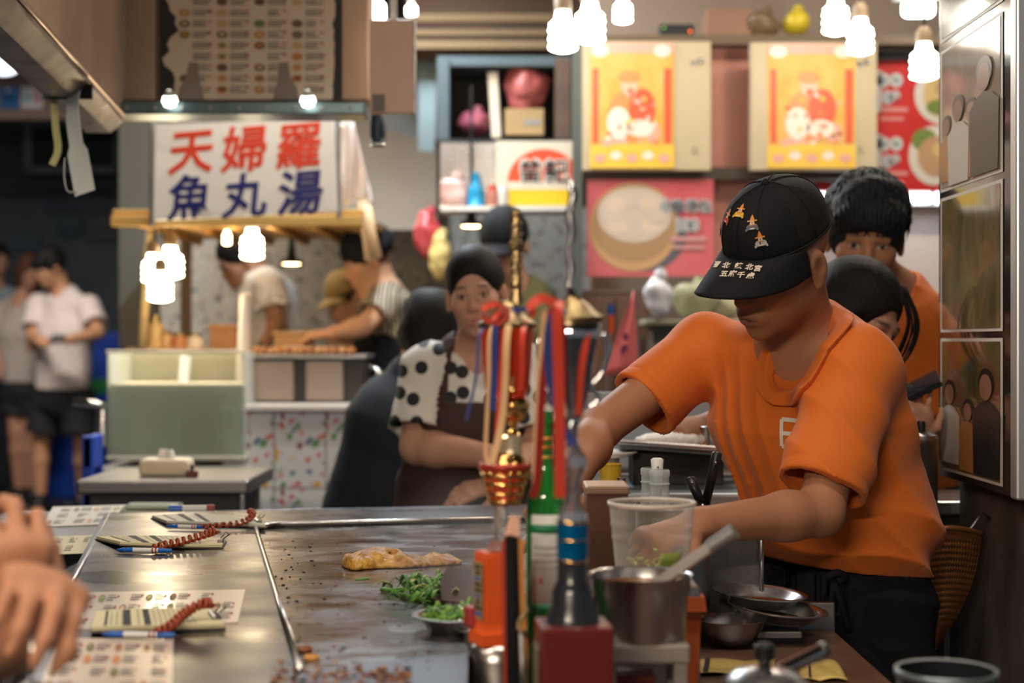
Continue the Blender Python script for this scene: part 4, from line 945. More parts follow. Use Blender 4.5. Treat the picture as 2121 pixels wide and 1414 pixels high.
# translucent cup behind the pot, standing on a steel block
YC = 1.98; cc = at(1350, 1206, YC)
t = thing('steel_block_box', 'plain steel box behind the sauce pot carrying the plastic cup', 'box', (cc[0], YC + .01, WZ))
mesh_obj('body', bbox((0, 0, (cc[2] - WZ) / 2), (.115, .10, cc[2] - WZ), .003), STEEL_D, t); mesh_obj('front_lip', bbox((0, -.052, cc[2] - WZ - .008), (.115, .006, .014), .002), STEEL, t)
t = thing('plastic_cup', 'large clear plastic cup with scraps of green in the bottom', 'cup', cc)
PC = glass_mat('frosted_plastic', (.94, .90, .86), .22, .07)
ch = rad(168, YC); r0, r1 = rad(72, YC), rad(89, YC)
def cr_(s): return r0 + (r1 - r0) * s
mesh_obj('wall', lathe([(0, 0), (r0 * .92, 0), (r0, .003)] + [(cr_(s) + (.0012 if s in (.56, .72) else 0), ch * s) for s in (.1, .3, .5, .54, .56, .60, .70, .72, .76, .9, .97)] + [(r1 * .985, ch * .985)], 48), PC, t, smooth=True)
mesh_obj('rolled_rim', lathe([(r1 * .985, ch - .006), (r1 * 1.03, ch - .005), (r1 * 1.035, ch), (r1 * .985, ch + .0005), (r1 * .97, ch - .003)], 48), mat('rim_plastic', (.75, .66, .58), .3, trans=.3), t, smooth=True)
mm = M(); r = random.Random(31)
for i in range(60):
    an = r.uniform(0, 6.28); q = r0 * .85 * math.sqrt(r.random()); p = np.array([q * math.cos(an), q * math.sin(an), .002 + r.random() ** 2 * .035]); d = nrm([r.gauss(0, 1), r.gauss(0, 1), r.gauss(0, .6)])
    mm.add(tube([p, p + d * .008], .0018, 5))
mesh_obj('green_scraps', mm, mat('pale_green_scrap', (.34, .40, .08), .5), t)['kind'] = 'stuff'
mesh_obj('green_print', sheet(lambda u, v: ((cr_(.25 + .3 * v) + .0006) * math.cos(-1.45 + .62 * u), (cr_(.25 + .3 * v) + .0006) * math.sin(-1.45 + .62 * u), ch * (.24 + .18 * v)), 8, 2, .0003), mat('cup_print_green', (.30, .38, .06), .5, alpha=.6), t, smooth=True)
# tall brown box behind the silver trophy
a, b = at(1216, 1012, 2.12), at(1302, 1240, 2.12)
t = thing('brown_metal_box', 'tall brown metal box with a lighter lid beside the plastic cup', 'box', ((a[0] + b[0]) / 2, 2.17, WZ)); h_ = a[2] - WZ
mesh_obj('body', bbox((0, 0, (h_ - .006) / 2), (b[0] - a[0], .09, h_ - .006), .003), mat('brown_metal', (.16, .075, .05), .4, .4, var=.2), t)
mesh_obj('lid', bbox((0, 0, h_ - .003), (b[0] - a[0] + .004, .094, .012), .003), mat('brown_lid', (.42, .26, .18), .35, .5), t)
# orange tapered tub
t = thing('orange_tub', 'narrow orange plastic tub behind the pot stand', 'tub', at(1422, 1390, 1.95)); t.location.z = WZ; o = np.array(t.location)
oh_ = at(0, 1232, 1.95)[2] - WZ
def tb(w0, w1, z0, z1, m, nm):
    v = [(s * w, q * w * .8, z) for w, z in ((w0, z0), (w1, z1)) for s, q in ((-1, -1), (1, -1), (1, 1), (-1, 1))]
    mesh_obj(nm, (v, [(3, 2, 1, 0), (4, 5, 6, 7), (0, 1, 5, 4), (1, 2, 6, 5), (2, 3, 7, 6), (3, 0, 4, 7)]), m, t)
tb(.012, .017, 0, oh_ - .016, mat('orange_plastic', (.66, .13, .03), .35), 'body'); tb(.023, .021, oh_ - .018, oh_, MATS['orange_plastic'], 'rim')
# steel bowls and dishes
steel_dish('steel_bowl', 'deep steel bowl standing in front of the cook\'s apron', on_ws(1514, 1336), .040, .036, prof=[(0, 0), (.024, 0), (.034, .008), (.046, .026), (.0515, .0385), (.053, .040), (.052, .0405), (.0495, .038), (.044, .027), (.032, .010), (0, .002)])
d1 = steel_dish('shallow_steel_dish', 'shallow steel dish lying behind another by the apron, the further one', at(1572, 1252, 2.40), .068, .018, tilt=(.02, .07))
d2 = steel_dish('shallow_steel_dish', 'shallow steel dish overlapping the further dish, just behind the bowl', at(1608, 1284, 2.33), .070, .018, tilt=(.02, .10))
for d, zz in ((d1, WZ + .030), (d2, WZ + .027)):
    p = np.array(d.location)
    s = thing('dish_rest', 'low steel block under the %s shallow dish' % ('further' if d is d1 else 'nearer'), 'block', (p[0], p[1], WZ)); mesh_obj('block', bbox((0, 0, (p[2] - WZ) / 2 - .006), (.07, .05, max(.012, p[2] - WZ - .012)), .003), STEEL_D, s); mesh_obj('foot_strip', bbox((0, -.024, .004), (.072, .006, .008), .001), BLACK, s)
# grey splash panel and rods beside the apron
t = thing('splash_panel', 'spotted grey steel panel standing between the tub and the cook', 'panel', at(1510, 1220, 2.47)); t.location.z = WZ
a, b = at(1448, 1090, 2.47), at(1582, 1230, 2.47)
mesh_obj('plate', bbox((0, 0, (a[2] - WZ) / 2), (b[0] - a[0], .008, a[2] - WZ), .002), mat('spotted_grey', (.20, .18, .17), .45, .5, var=.35, vscale=30), t)
for x in (-.048, -.040, .05): mesh_obj('upright_rod', tube([(x, -.012, 0), (x, -.012, a[2] - WZ + .01)], .004, 10), STEEL, t, smooth=True)
# cylindrical tub of tools with black handles
t = thing('tool_tub', 'steel tub of utensils behind the plastic cup', 'tub', at(1394, 1100, 2.375)); t.location.z = WZ; tz = at(0, 1048, 2.375)[2] - WZ
mesh_obj('body', lathe([(0, 0), (.056, 0), (.058, tz), (.061, tz + .002), (.056, tz), (.054, .004), (0, .004)], 40), STEEL_D, t, smooth=True, auto=50)
mesh_obj('rim_wire', lathe([(.057, tz - .004), (.063, tz), (.057, tz + .004)], 40), STEEL, t, smooth=True)
def tool(name, label, p0, p1, r0, r1, m, Y0, Y1_):
    a, b = at(*p0, Y0), at(*p1, Y1_); tt = thing(name, label, 'utensil', a); mesh_obj('handle', tube([a - a, (b - a) * .5, (b - a) * .97, b - a], [r0, (r0 + r1) / 2, r1, r1 * .6], 12), m, tt, smooth=True)
    c = a + (a - b) * .35; mesh_obj('shank', tube([(0, 0, 0), c - a], r0 * .5, 8), STEEL, tt, smooth=True); mesh_obj('rivet', sphere((b - a) * .8 + (0, -r1, 0), r0 * .35, 8, 6), STEEL, tt, smooth=True); return tt
tool('ladle_handle', 'long black utensil handle slanting up past the orange shirt', (1462, 1040), (1486, 936), .007, .008, BLACK, 2.38, 2.36)
tool('turner_handle', 'short black utensil handle leaning left in the tub', (1452, 1040), (1428, 988), .007, .008, BLACK, 2.355, 2.365)
tool('spoon_handle', 'dark brown utensil handle rising beside the brown box', (1290, 1040), (1287, 988), .006, .007, mat('dark_brown_grip', (.05, .025, .018), .3), 2.40, 2.40)
t = tool('white_spatula', 'white plastic spatula with a hanging hole', (1362, 1040), (1361, 948), .006, .010, WHITE, 2.40, 2.40)
GL = glass_mat('clear_glass', (.88, .92, .92), .03, .22)
for k, (px, lab_) in enumerate(((1348, 'back'), (1366, 'front'))):
    Yg = 2.395 - .03 * k; cg = at(px, 1100, Yg); cg[2] = WZ + .004; g = thing('glass_bottle', 'clear glass bottle neck standing in the tub, the %s of two' % lab_, 'bottle', cg)
    zt = at(0, 968 + 4 * k, Yg)[2] - cg[2]
    mesh_obj('glass', lathe([(0, 0), (.017, 0), (.018, .01), (.018, zt - .075), (.0165, zt - .055), (.0145, zt - .03), (.0145, zt - .012), (.0160, zt - .010), (.0160, zt - .002), (.014, zt)], 24), GL, g, smooth=True); mesh_obj('thread_ring', lathe([(.0145, zt - .024), (.0165, zt - .022), (.0145, zt - .02)], 24), GL, g, smooth=True)
# things at the very bottom of the picture
t = thing('steel_lidded_pot', 'blurred steel lid with a black knob at the bottom edge', 'pot', at(1584, 1480, 1.62)); t.location.z = WZ
lz = at(0, 1392, 1.62)[2] - WZ
mesh_obj('body', lathe([(0, 0), (.042, 0), (.043, lz - .012), (0, lz - .012)], 36), STEEL, t, smooth=True, auto=50)
mesh_obj('lid', lathe([(.046, lz - .014), (.046, lz - .009), (.030, lz + .002), (.010, lz + .006), (0, lz + .006)], 36), STEEL, t, smooth=True, auto=50)
mesh_obj('knob', lathe([(.006, lz + .004), (.006, lz + .010), (.0105, lz + .016), (.0105, lz + .028), (.006, lz + .031), (0, lz + .031)], 18), BLACK, t, smooth=True, auto=50)
t = thing('steel_tongs', 'shiny steel tube handle lying across the lid at the bottom edge', 'utensil', at(1660, 1372, 1.66)); o = np.array(t.location)
mesh_obj('tube', tube([at(1612, 1392, 1.64) - o, at(1704, 1346, 1.68) - o], .0085, 14), CHROME, t, smooth=True, auto=50); mesh_obj('end_ring', tube([at(1698, 1349, 1.678) - o, at(1708, 1344, 1.682) - o], .0095, 14), STEEL_D, t, smooth=True, auto=50)
for k, (cn, lb_) in enumerate((([(1420, 1400), (1600, 1400), (1606, 1372), (1424, 1370)], 'under the deep steel bowl'), ([(1655, 1412), (1756, 1412), (1730, 1372), (1660, 1376)], 'beside the shiny tube handle'))):
    C = [onz(*c, z=WZ + .001) for c in cn]; o = sum(C) / 4; t = thing('yellow_wrapper', 'crumpled printed yellow paper %s' % lb_, 'paper', o)
    mesh_obj('sheet', sheet(lambda u, v: tuple((C[0] * (1 - u) + C[1] * u) * (1 - v) + (C[3] * (1 - u) + C[2] * u) * v - o + (0, 0, .002 + .004 * abs(math.sin(5 * u + 3 * v + k)))), 12, 6, .0008), mat('yellow_wrap', (.62, .45, .14), .5, var=.2), t, smooth=True)
    mesh_obj('stripe', sheet(lambda u, v: tuple((C[0] * (1 - u) + C[1] * u) * (1 - v) + (C[3] * (1 - u) + C[2] * u) * v - o + (0, 0, .0028 + .004 * abs(math.sin(5 * u + 3 * v + k)))) if False else tuple((C[0] * (1 - (.2 + .06 * u)) + C[1] * (.2 + .06 * u)) * (1 - v) + (C[3] * (1 - (.2 + .06 * u)) + C[2] * (.2 + .06 * u)) * v - o + (0, 0, .0028 + .004 * abs(math.sin(5 * (.2 + .06 * u) + 3 * v + k)))), 2, 6), INK, t)
t = thing('cast_pot', 'dark enamel pot rim at the lower right corner', 'pot', at(1960, 1500, 1.60)); t.location.z = WZ
lz = at(0, 1404, 1.60)[2] - WZ; rp = rad(100, 1.60)
mesh_obj('body', lathe([(0, 0), (rp * .9, 0), (rp, .01), (rp, lz), (rp * 1.05, lz + .003), (rp * 1.05, lz + .007), (rp * .96, lz + .006), (rp * .95, .01), (0, .006)], 48), mat('dark_enamel', (.03, .035, .04), .25, .5), t, smooth=True, auto=50)
mesh_obj('rim_roll', lathe([(rp * .99, lz + .002), (rp * 1.06, lz + .004), (rp * 1.05, lz + .010), (rp * .97, lz + .009)], 48), mat('grey_rim', (.20, .24, .25), .3, .6), t, smooth=True)

# ------------------------------------------------------------------ prep table behind the cook
PT = counter('prep_table', 'blue-grey prep table behind the cook with a tray of rice', 0, 2.95, 3.40, .10, .56, .86, .03, mat('prep_blue_steel', (.30, .34, .37), .4, .8), DARK)
mesh_obj('splash_board', bbox((0, .205, .955), (.46, .016, .17), .004), mat('grey_blue_board', (.30, .33, .36), .5), PT)
t = thing('rice_tray', 'dark steel tray heaped with white rice noodles', 'tray', at(1394, 935, 3.12)); o = np.array(t.location)
tx0, tx1 = at(1280, 0, 3.12)[0] - o[0], at(1530, 0, 3.12)[0] - o[0]
mesh_obj('tray_base', bbox(((tx0 + tx1) / 2, .06, .006), (tx1 - tx0, .20, .012), .004, ry=.07), mat('tray_steel', (.14, .15, .15), .35, .8), t)
mesh_obj('tray_lip', bbox(((tx0 + tx1) / 2, -.042, .014), (tx1 - tx0 + .006, .010, .010), .003, ry=.07), STEEL, t)
mesh_obj('support', bbox(((tx0 + tx1) / 2, .06, -(o[2] - .86) / 2), (tx1 - tx0 - .06, .12, o[2] - .86), .004), DARK, t)
ri = thing('rice_heap', 'loose heap of white rice on the dark tray', 'rice', o + (0, .05, .012), kind='stuff')
sdf_obj('grains', lambda P: smin(ell(P, (0, 0, .004), (.075, .05, .022)), ell(P, (.04, .01, .0), (.055, .04, .018)), .02) + .003 * wob(P, 300, 3), (-.11, -.08, -.02), (.13, .08, .05), .004, mat('white_rice', (.72, .66, .60), .6), ri)['kind'] = 'stuff'
t = thing('steel_beaker', 'steel beaker standing on the tray end behind the cook', 'beaker', at(1478, 938, 3.16)); 
mesh_obj('body', lathe([(0, 0), (.021, 0), (.026, .052), (.027, .052), (.0275, .054), (.025, .053), (.02, .003), (0, .003)], 28), STEEL, t, smooth=True, auto=50); mesh_obj('rim', lathe([(.026, .051), (.029, .053), (.026, .055)], 28), STEEL, t, smooth=True)
t = thing('plate_stack', 'white plate with a yellow cup beyond the silver trophy', 'plate', at(1252, 950, 3.1)); t.location.z = .86; ph_ = at(0, 946, 3.1)[2] - .86
mesh_obj('pedestal', lathe([(0, 0), (.03, 0), (.03, ph_), (0, ph_)], 24), mat('grey_ped', (.3, .32, .34), .5), t); mesh_obj('plate', lathe([(0, ph_), (.04, ph_), (.066, ph_ + .01), (.066, ph_ + .012), (.04, ph_ + .004), (0, ph_ + .003)], 36), WHITE, t, smooth=True)
t = thing('yellow_cup', 'small yellow cup in front of the white plate', 'cup', at(1264, 990, 3.0)); t.location.z = .86
mesh_obj('body', lathe([(0, 0), (.018, 0), (.022, .052), (.020, .052), (.016, .003), (0, .003)], 24), mat('yellow_plastic', (.62, .40, .03), .4), t, smooth=True, auto=50); mesh_obj('rim', lathe([(.021, .05), (.0235, .052), (.021, .054)], 24), MATS['yellow_plastic'], t, smooth=True)
# right side: steel bench, vacuum urn, woven tray
bn = counter('steel_bench', 'bright steel bench beside the pillar behind the cook', 0, 3.09, 3.34, .815, 1.28, .83, .03, mat('bright_steel', (.62, .66, .68), .25, 1.0), DARK)
t = thing('steel_urn', 'tall cylindrical steel urn with a black knob behind the cook', 'urn', at(1908, 1090, 2.92)); 
t.location.z = .0; cz = at(0, 1092, 2.92)[2]; o = np.array(t.location); hz_ = at(0, 912, 2.92)[2]; ru = rad(34, 2.92)
mesh_obj('stand', bbox((0, 0, cz / 2), (.07, .07, cz), .004), DARK, t)
mesh_obj('body', lathe([(0, cz), (ru * .98, cz), (ru, cz + .01), (ru * .97, hz_ - .006), (ru * 1.03, hz_ - .004), (ru * 1.03, hz_ + .004), (0, hz_ + .004)], 36), STEEL_D, t, smooth=True, auto=50)
mesh_obj('lid', lathe([(ru * .98, hz_ + .004), (ru * .98, hz_ + .010), (ru * .6, hz_ + .016), (0, hz_ + .017)], 36), STEEL, t, smooth=True, auto=50)
mesh_obj('knob', lathe([(.008, hz_ + .016), (.008, hz_ + .034), (.006, hz_ + .037), (0, hz_ + .037)], 16), BLACK, t, smooth=True, auto=50)
# perforated woven hat-like tray hanging by the pillar
WOV = mat('copper_weave', (.42, .17, .06), .35, .45, var=.4, vscale=14, bump=.3, bscale=60)
t = thing('woven_tray', 'copper-brown perforated curved tray hanging behind the cook', 'tray', at(1940, 1330, 2.78)); o = np.array(t.location)
def wv(u, v):   # u across, v from the lower tip (0) to the upper rim (1)
    w = 1 - v; xl, xr = 1896 + 40 * w, 2036 - 98 * w ** 1.9
    return at(xl + (xr - xl) * u, 1345 - 240 * v - 12 * math.sin(math.pi * u) * v, 2.82 - .055 * math.sin(math.pi * u) * (.25 + .75 * v) + .02 * u)
NU, NV = 44, 40
vs, fs = [], []; idx = {}
def vid(i, j):
    if (i, j) not in idx: idx[(i, j)] = len(vs); vs.append(tuple(wv(i / NU, j / NV) - o))
    return idx[(i, j)]
for i in range(NU):
    for j in range(NV):
        if 8 < j < NV - 3 and i % 2 == 1 and j % 2 == 1 and (i + j) > 26: continue      # open holes of the weave
        fs.append((vid(i, j), vid(i + 1, j), vid(i + 1, j + 1), vid(i, j + 1)))
w_ = mesh_obj('woven_sheet', (vs, fs), WOV, t, smooth=True)
sm = w_.modifiers.new('thickness', 'SOLIDIFY'); sm.thickness = .003
mesh_obj('rim_band', tube([wv(i / 20, 1.0) - o for i in range(21)], .005, 8), WOV, t, smooth=True)
mesh_obj('hook', tube([wv(.8, 1) - o, wv(.8, 1) - o + (.03, .02, .03), wv(.8, 1) - o + (.045, .03, .02)], .003, 8), STEEL_D, t, smooth=True)
# ------------------------------------------------------------------ lamps that hang in the stalls
WARM = lamp_mat('warm_bulb_glow', (1.0, .80, .50), 34); COOLB = lamp_mat('spiral_bulb_glow', (1.0, .90, .74), 27); GLOW = lamp_mat('pendant_glow', (1.0, .72, .36), 16)
def spiral_bulb(label, px, py, Y, r_px=26, h_px=70, glow=COOLB, cord=.5, group=None):
    c = at(px, py, Y); r_ = rad(r_px, Y); h = rad(h_px, Y); t = thing('hanging_bulb', label, 'light bulb', c)
    pr = [(0, -h / 2), (r_ * .55, -h / 2 * .97)] + [(r_ * (1 + .07 * math.sin(k * 1.57)), -h / 2 * .86 + h * .62 * k / 12) for k in range(13)] + [(r_ * .62, h * .30), (r_ * .5, h * .5)]
    mesh_obj('bulb', lathe(pr, 20), glow, t, smooth=True)
    mesh_obj('socket', lathe([(r_ * .5, h * .5), (r_ * .62, h * .52), (r_ * .62, h * .8), (r_ * .35, h * .95), (0, h * .95)], 16), mat('bulb_socket', (.30, .22, .14), .5), t, smooth=True, auto=50)
    mesh_obj('cord', tube([(0, 0, h * .9), (.01, .01, h * .9 + cord * .5), (0, 0, h * .9 + cord)], .004, 6), BLACK, t)
    return t
for lab_, px, py, Y, rp_, hp_ in (('jar-shaped lit bulb lowest on the left of the calendar wall', 1166, 66, 4.7, 28, 84), ('bright ribbed bulb just right of the jar-shaped one', 1222, 48, 4.8, 29, 84),
                                  ('small lit bulb highest over the left calendar', 1290, 22, 5.0, 18, 52), ('lit bulb above the gap left of the right calendar', 1731, 34, 4.9, 25, 76),
                                  ('lit bulb hanging in front of the right calendar corner', 1782, 76, 4.75, 25, 74), ('lit jar bulb hanging in front of the red menu', 1914, 128, 4.5, 27, 76)):
    spiral_bulb(lab_, px, py, Y, rp_, hp_)
for lab_, px, py, Y, rp_, hp_ in (('round warm bulb left in the stall cluster', 316, 556, 5.20, 20, 60), ('round warm bulb right in the stall cluster', 352, 544, 5.24, 26, 66), ('round warm bulb lowest in the stall cluster', 332, 594, 5.18, 24, 62),
                                  ('warm bulb hanging alone under the tempura sign', 522, 506, 5.4, 22, 64), ('small dim bulb beside the lone one under the sign', 470, 492, 5.7, 8, 30)):
    spiral_bulb(lab_, px, py, Y, rp_, hp_, WARM if 'dim' not in lab_ else GLOW, .12)
spiral_bulb('little white bulb left of the cream notice board', 782, 18, 5.2, 16, 44, COOLB, .2); spiral_bulb('little white bulb right above the cream notice board', 852, 20, 5.6, 11, 24, COOLB, .2)
for lab_, px, py, Y in (('small black pendant lamp with a glowing rim near the bandana', 604, 540, 6.0), ('small black pendant lamp with a glowing rim under the shelf', 976, 462, 5.6)):
    c = at(px, py, Y); t = thing('pendant_lamp', lab_, 'lamp', c)
    mesh_obj('shade', lathe([(.046, -.012), (.044, 0), (.018, .012), (.014, .05), (.010, .10), (0, .10)], 20), BLACK, t, smooth=True); mesh_obj('bulb', lathe([(0, -.016), (.03, -.014), (.040, -.008), (0, -.004)], 20), GLOW, t, smooth=True)
    mesh_obj('cord', tube([(0, 0, .1), (0, 0, .5 if px > 900 else .16)], .006, 6), BLACK, t)
t = thing('wall_tube_lamp', 'white tube lamp glowing under the red menu board', 'lamp', at(1830, 410, 5.5)); x0, x1 = at(1690, 0, 5.5)[0] - t.location.x, at(1990, 0, 5.5)[0] - t.location.x
mesh_obj('tube', xf(lathe([(0, x0), (.018, x0), (.018, x1), (0, x1)], 12), ry=math.pi / 2), lamp_mat('wall_tube_glow', (.95, .95, 1.0), 9), t, smooth=True)
mesh_obj('housing', bbox(((x0 + x1) / 2, .035, 0), (x1 - x0, .03, .05), .004), WHITE, t)
for k in range(3): mesh_obj('clip', bbox((x0 + (x1 - x0) * (.3 + .25 * k), 0, 0), (.012, .045, .042), .003), mat('clip_grey', (.5, .45, .48), .5), t)
# strip light and ceiling fan lamp at top right
t = thing('ceiling_strip_lamp', 'short bright strip lamp at the top right near the pillar', 'lamp', at(1902, 18, 5.3))
mesh_obj('tube', bbox((0, 0, 0), (.11, .05, .06), .02, 3), lamp_mat('strip_glow', (.95, .97, 1), 12), t, smooth=True); mesh_obj('base', bbox((0, .02, .05), (.16, .06, .03), .005), WHITE, t)
t = thing('far_ceiling_lamp', 'pair of cold lamps on the far left ceiling', 'lamp', at(50, 138, 9.8))
for k in (-1, 1): mesh_obj('lens', xf(sphere((k * .13, 0, 0), (.10, .05, .055), 14, 8), rz=0), lamp_mat('cold_lens', (.80, .86, 1.0), 3), t, smooth=True)
mesh_obj('fitting', bbox((0, .03, .06), (.5, .08, .05), .01), WHITE, t)

# ------------------------------------------------------------------ tempura sign and its stall
SG = mat('sign_white', (.74, .73, .68), .45)
sg = thing('stall_sign', 'white hanging sign with red and navy brush characters', 'sign', at(508, 456, 5.0)); so = np.array(sg.location)
TLc, TRc, BRc, BLc = at(322, 256, 5.08), at(690, 246, 4.98), at(697, 438, 4.98), at(318, 456, 5.08)
ex = nrm(TRc - TLc); ey = nrm((TLc - BLc)); ez = nrm(np.cross(ex, ey)); ey = np.cross(ez, ex)
v = [c - so for c in (BLc, BRc, TRc, TLc)]; v = v + [p - ez * .03 for p in v]
mesh_obj('board', (v, [(0, 1, 2, 3), (7, 6, 5, 4), (0, 4, 5, 1), (1, 5, 6, 2), (2, 6, 7, 3), (3, 7, 4, 0)]), SG, sg)
RI, NI = mat('sign_red', (.62, .05, .02), .5), mat('sign_navy', (.015, .02, .14), .5)
for ch_, px, py, sz, m in (('天', 397, 316, 100, RI), ('婦', 506, 308, 100, RI), ('羅', 620, 302, 100, RI), ('魚', 394, 408, 98, NI), ('丸', 508, 405, 98, NI), ('湯', 622, 399, 98, NI)):
    s = sz / F * 5.0; vf = text_vf(ch_, s, s * .022, .0008); vf = ([(p[0] + .10 * p[1], p[1] + .06 * p[0], p[2]) for p in vf[0]], vf[1])
    Yp = 5.08 - .1 * (px - 322) / 370; mesh_obj('character', plane_map(vf, at(px, py, Yp) - so + ez * .0015, ex, ey, ez), m, sg)
mesh_obj('frame_post', tube([at(316, 236, 5.1) - so, at(314, 470, 5.1) - so], .008, 8), STEEL_D, sg); mesh_obj('frame_post', tube([at(700, 236, 5.0) - so, at(702, 450, 5.0) - so], .008, 8), STEEL_D, sg)
# clear plastic sheeting crumpled at the sign's end
t = thing('plastic_sheeting', 'crumpled clear plastic hung at the right end of the sign', 'plastic', at(735, 380, 5.2)); o = np.array(t.location)
mesh_obj('sheet', sheet(lambda u, v: tuple(at(704 + 70 * u * (.4 + .6 * v), 250 + 170 * v + 6 * math.sin(9 * u), 5.15 + .04 * math.sin(8 * u + 5 * v)) - o), 12, 14, .001), glass_mat('crumpled_film', (.95, .88, .84), .15, .22), t, smooth=True)
# amber canopy shelf below the sign
AMB = mat('amber_canopy', (.60, .36, .10), .55, var=.25, vscale=6)
cn = thing('stall_canopy', 'amber wooden canopy board lit by the bulbs below the sign', 'canopy', at(505, 470, 5.4)); o = np.array(cn.location)
a, b = at(256, 462, 5.3), at(760, 478, 5.3)
mesh_obj('front_board', bbox(((a[0] + b[0]) / 2 - o[0], 5.14 - o[1], 0.0), (b[0] - a[0], .03, .035), .004), AMB, cn)
mesh_obj('underside', bbox(((a[0] + b[0]) / 2 - o[0], 5.75 - o[1], .03), (b[0] - a[0], 1.2, .02), .004), AMB, cn)
for k in range(6): mesh_obj('rafter', bbox((a[0] + (b[0] - a[0]) * (.06 + .176 * k) - o[0], 5.75 - o[1], .010), (.03, 1.18, .03), .003), mat('rafter_wood', (.40, .22, .06), .6), cn)
for k in (-1, 1): mesh_obj('post', bbox((k * (b[0] - a[0]) * .47, .9, -o[2] / 2), (.04, .04, o[2] + .04), .004), mat('post_wood', (.18, .12, .07), .6), cn)
t = thing('bamboo_pole', 'pale bamboo pole leaning beside the bulb cluster', 'pole', at(300, 712, 5.6)); o = np.array(t.location); p0_, p1_ = at(294, 722, 5.6) - o, at(312, 466, 5.6) - o
mesh_obj('cane', tube([p0_, p0_ * .5 + p1_ * .5, p1_], .016, 10), mat('bamboo', (.60, .44, .22), .5), t, smooth=True)
for k in (.25, .5, .75): mesh_obj('node_ring', tube([p0_ + (p1_ - p0_) * (k - .01), p0_ + (p1_ - p0_) * (k + .01)], .019, 10), mat('bamboo_node', (.42, .28, .12), .5), t, smooth=True)
t = thing('wood_handle', 'thick pale wooden handle hanging in front of the bandana', 'handle', at(774, 528, 5.2)); o = np.array(t.location)
mesh_obj('stick', tube([at(774, 536, 5.2) - o, at(764, 480, 5.2) - o, at(754, 416, 5.2) - o], [.030, .024, .022], 12), mat('pale_wood', (.70, .48, .27), .5), t, smooth=True); mesh_obj('hang_loop', tube([at(754, 418, 5.2) - o, at(750, 392, 5.2) - o, at(748, 350, 5.2) - o], .008, 8), BRASS, t, smooth=True)
# slanted beige hood and duct of the far stall
t = thing('stall_hood', 'slanted beige and grey sheet-metal hood of the tempura stall', 'hood', at(800, 480, 6.9)); o = np.array(t.location)
def hoodq(q, Ys, m, nm):
    p = [at(x, y, Y) - o for (x, y), Y in zip(q, Ys)]; p2 = [c + (0, .03, 0) for c in p]; n = len(p)
    mesh_obj(nm, (p + p2, [tuple(range(n)), tuple(range(2 * n - 1, n - 1, -1))] + [(i, n + i, n + (i + 1) % n, (i + 1) % n) for i in range(n)]), m, t)
hoodq([(560, 476), (905, 476), (905, 300), (700, 236), (560, 236)], [6.4, 6.4, 7.0, 7.2, 7.2], mat('beige_sheet', (.17, .14, .11), .55, .0, var=.15, vscale=2), 'hood_slope')
hoodq([(690, 238), (905, 330), (905, 60), (690, 60)], [7.18, 7.10, 7.3, 7.3], mat('grey_sheet', (.10, .105, .10), .5, .2, var=.2, vscale=3), 'upper_sheet')
hoodq([(866, 330), (900, 330), (906, 108), (866, 108)], [6.95, 6.95, 6.95, 6.95], mat('teal_duct', (.12, .16, .17), .35, .6), 'duct')

# fish tank
YT = 5.0; GLS = glass_mat('tank_glass', (.95, .98, .97), .03, .03)
ft = thing('fish_tank', 'glass fish tank of cloudy water on a white stand', 'fish tank', at(362, 958, YT)); o = np.array(ft.location)
a, b = at(224, 728, YT), at(506, 948, YT); wx_, hz2 = b[0] - a[0], a[2] - b[2]; dz = b[2] - o[2]; cxx = (a[0] + b[0]) / 2 - o[0]; dpt = .30
for nm, c, s in (('glass_pane', (cxx, 0, dz + hz2 / 2), (wx_, .006, hz2)), ('glass_pane', (cxx, dpt, dz + hz2 / 2), (wx_, .006, hz2)), ('glass_pane', (cxx - wx_ / 2, dpt / 2, dz + hz2 / 2), (.006, dpt, hz2)), ('glass_pane', (cxx + wx_ / 2, dpt / 2, dz + hz2 / 2), (.006, dpt, hz2))):
    mesh_obj(nm, box(c, s), GLS, ft)
def milky(name, col, clear, tint):
    m = bpy.data.materials.new(name); m.use_nodes = True; nt = m.node_tree; nt.nodes.clear(); MATS[name] = m
    tr = nt.nodes.new('ShaderNodeBsdfTransparent'); tr.inputs[0].default_value = (*tint, 1); tl = nt.nodes.new('ShaderNodeBsdfTranslucent'); tl.inputs[0].default_value = (*col, 1); df = nt.nodes.new('ShaderNodeBsdfDiffuse'); df.inputs[0].default_value = (*col, 1)
    a = nt.nodes.new('ShaderNodeMixShader'); a.inputs[0].default_value = .4; b = nt.nodes.new('ShaderNodeMixShader'); b.inputs[0].default_value = 1 - clear
    nt.links.new(tl.outputs[0], a.inputs[1]); nt.links.new(df.outputs[0], a.inputs[2]); nt.links.new(tr.outputs[0], b.inputs[1]); nt.links.new(a.outputs[0], b.inputs[2])
    o = nt.nodes.new('ShaderNodeOutputMaterial'); nt.links.new(b.outputs[0], o.inputs[0]); return m
wat = milky('cloudy_water', (.86, .88, .80), .30, (.82, .92, .90))
mesh_obj('water', box((cxx, dpt / 2, dz + hz2 * .34), (wx_ - .014, dpt - .014, hz2 * .67)), wat, ft)
mesh_obj('water_foam', box((cxx, dpt / 2, dz + hz2 * .685), (wx_ - .014, dpt - .014, hz2 * .025)), mat('foam', (.85, .78, .62), .6), ft)
mesh_obj('lit_back_sheet', box((cxx, dpt + .012, dz + hz2 * .5), (wx_, .008, hz2)), milky('cream_glow_sheet', (.96, .88, .72), .02, (.9, .85, .7)), ft)  # added translucent sheet: bright reflection of the tank top put into its cream colour
mesh_obj('filter_pipe', tube([(cxx + .0, dpt * .5, dz + hz2 * .95), (cxx - .02, dpt * .25, dz + hz2 * .05)], .018, 10), mat('filter_white', (.72, .70, .64), .4), ft, smooth=True)
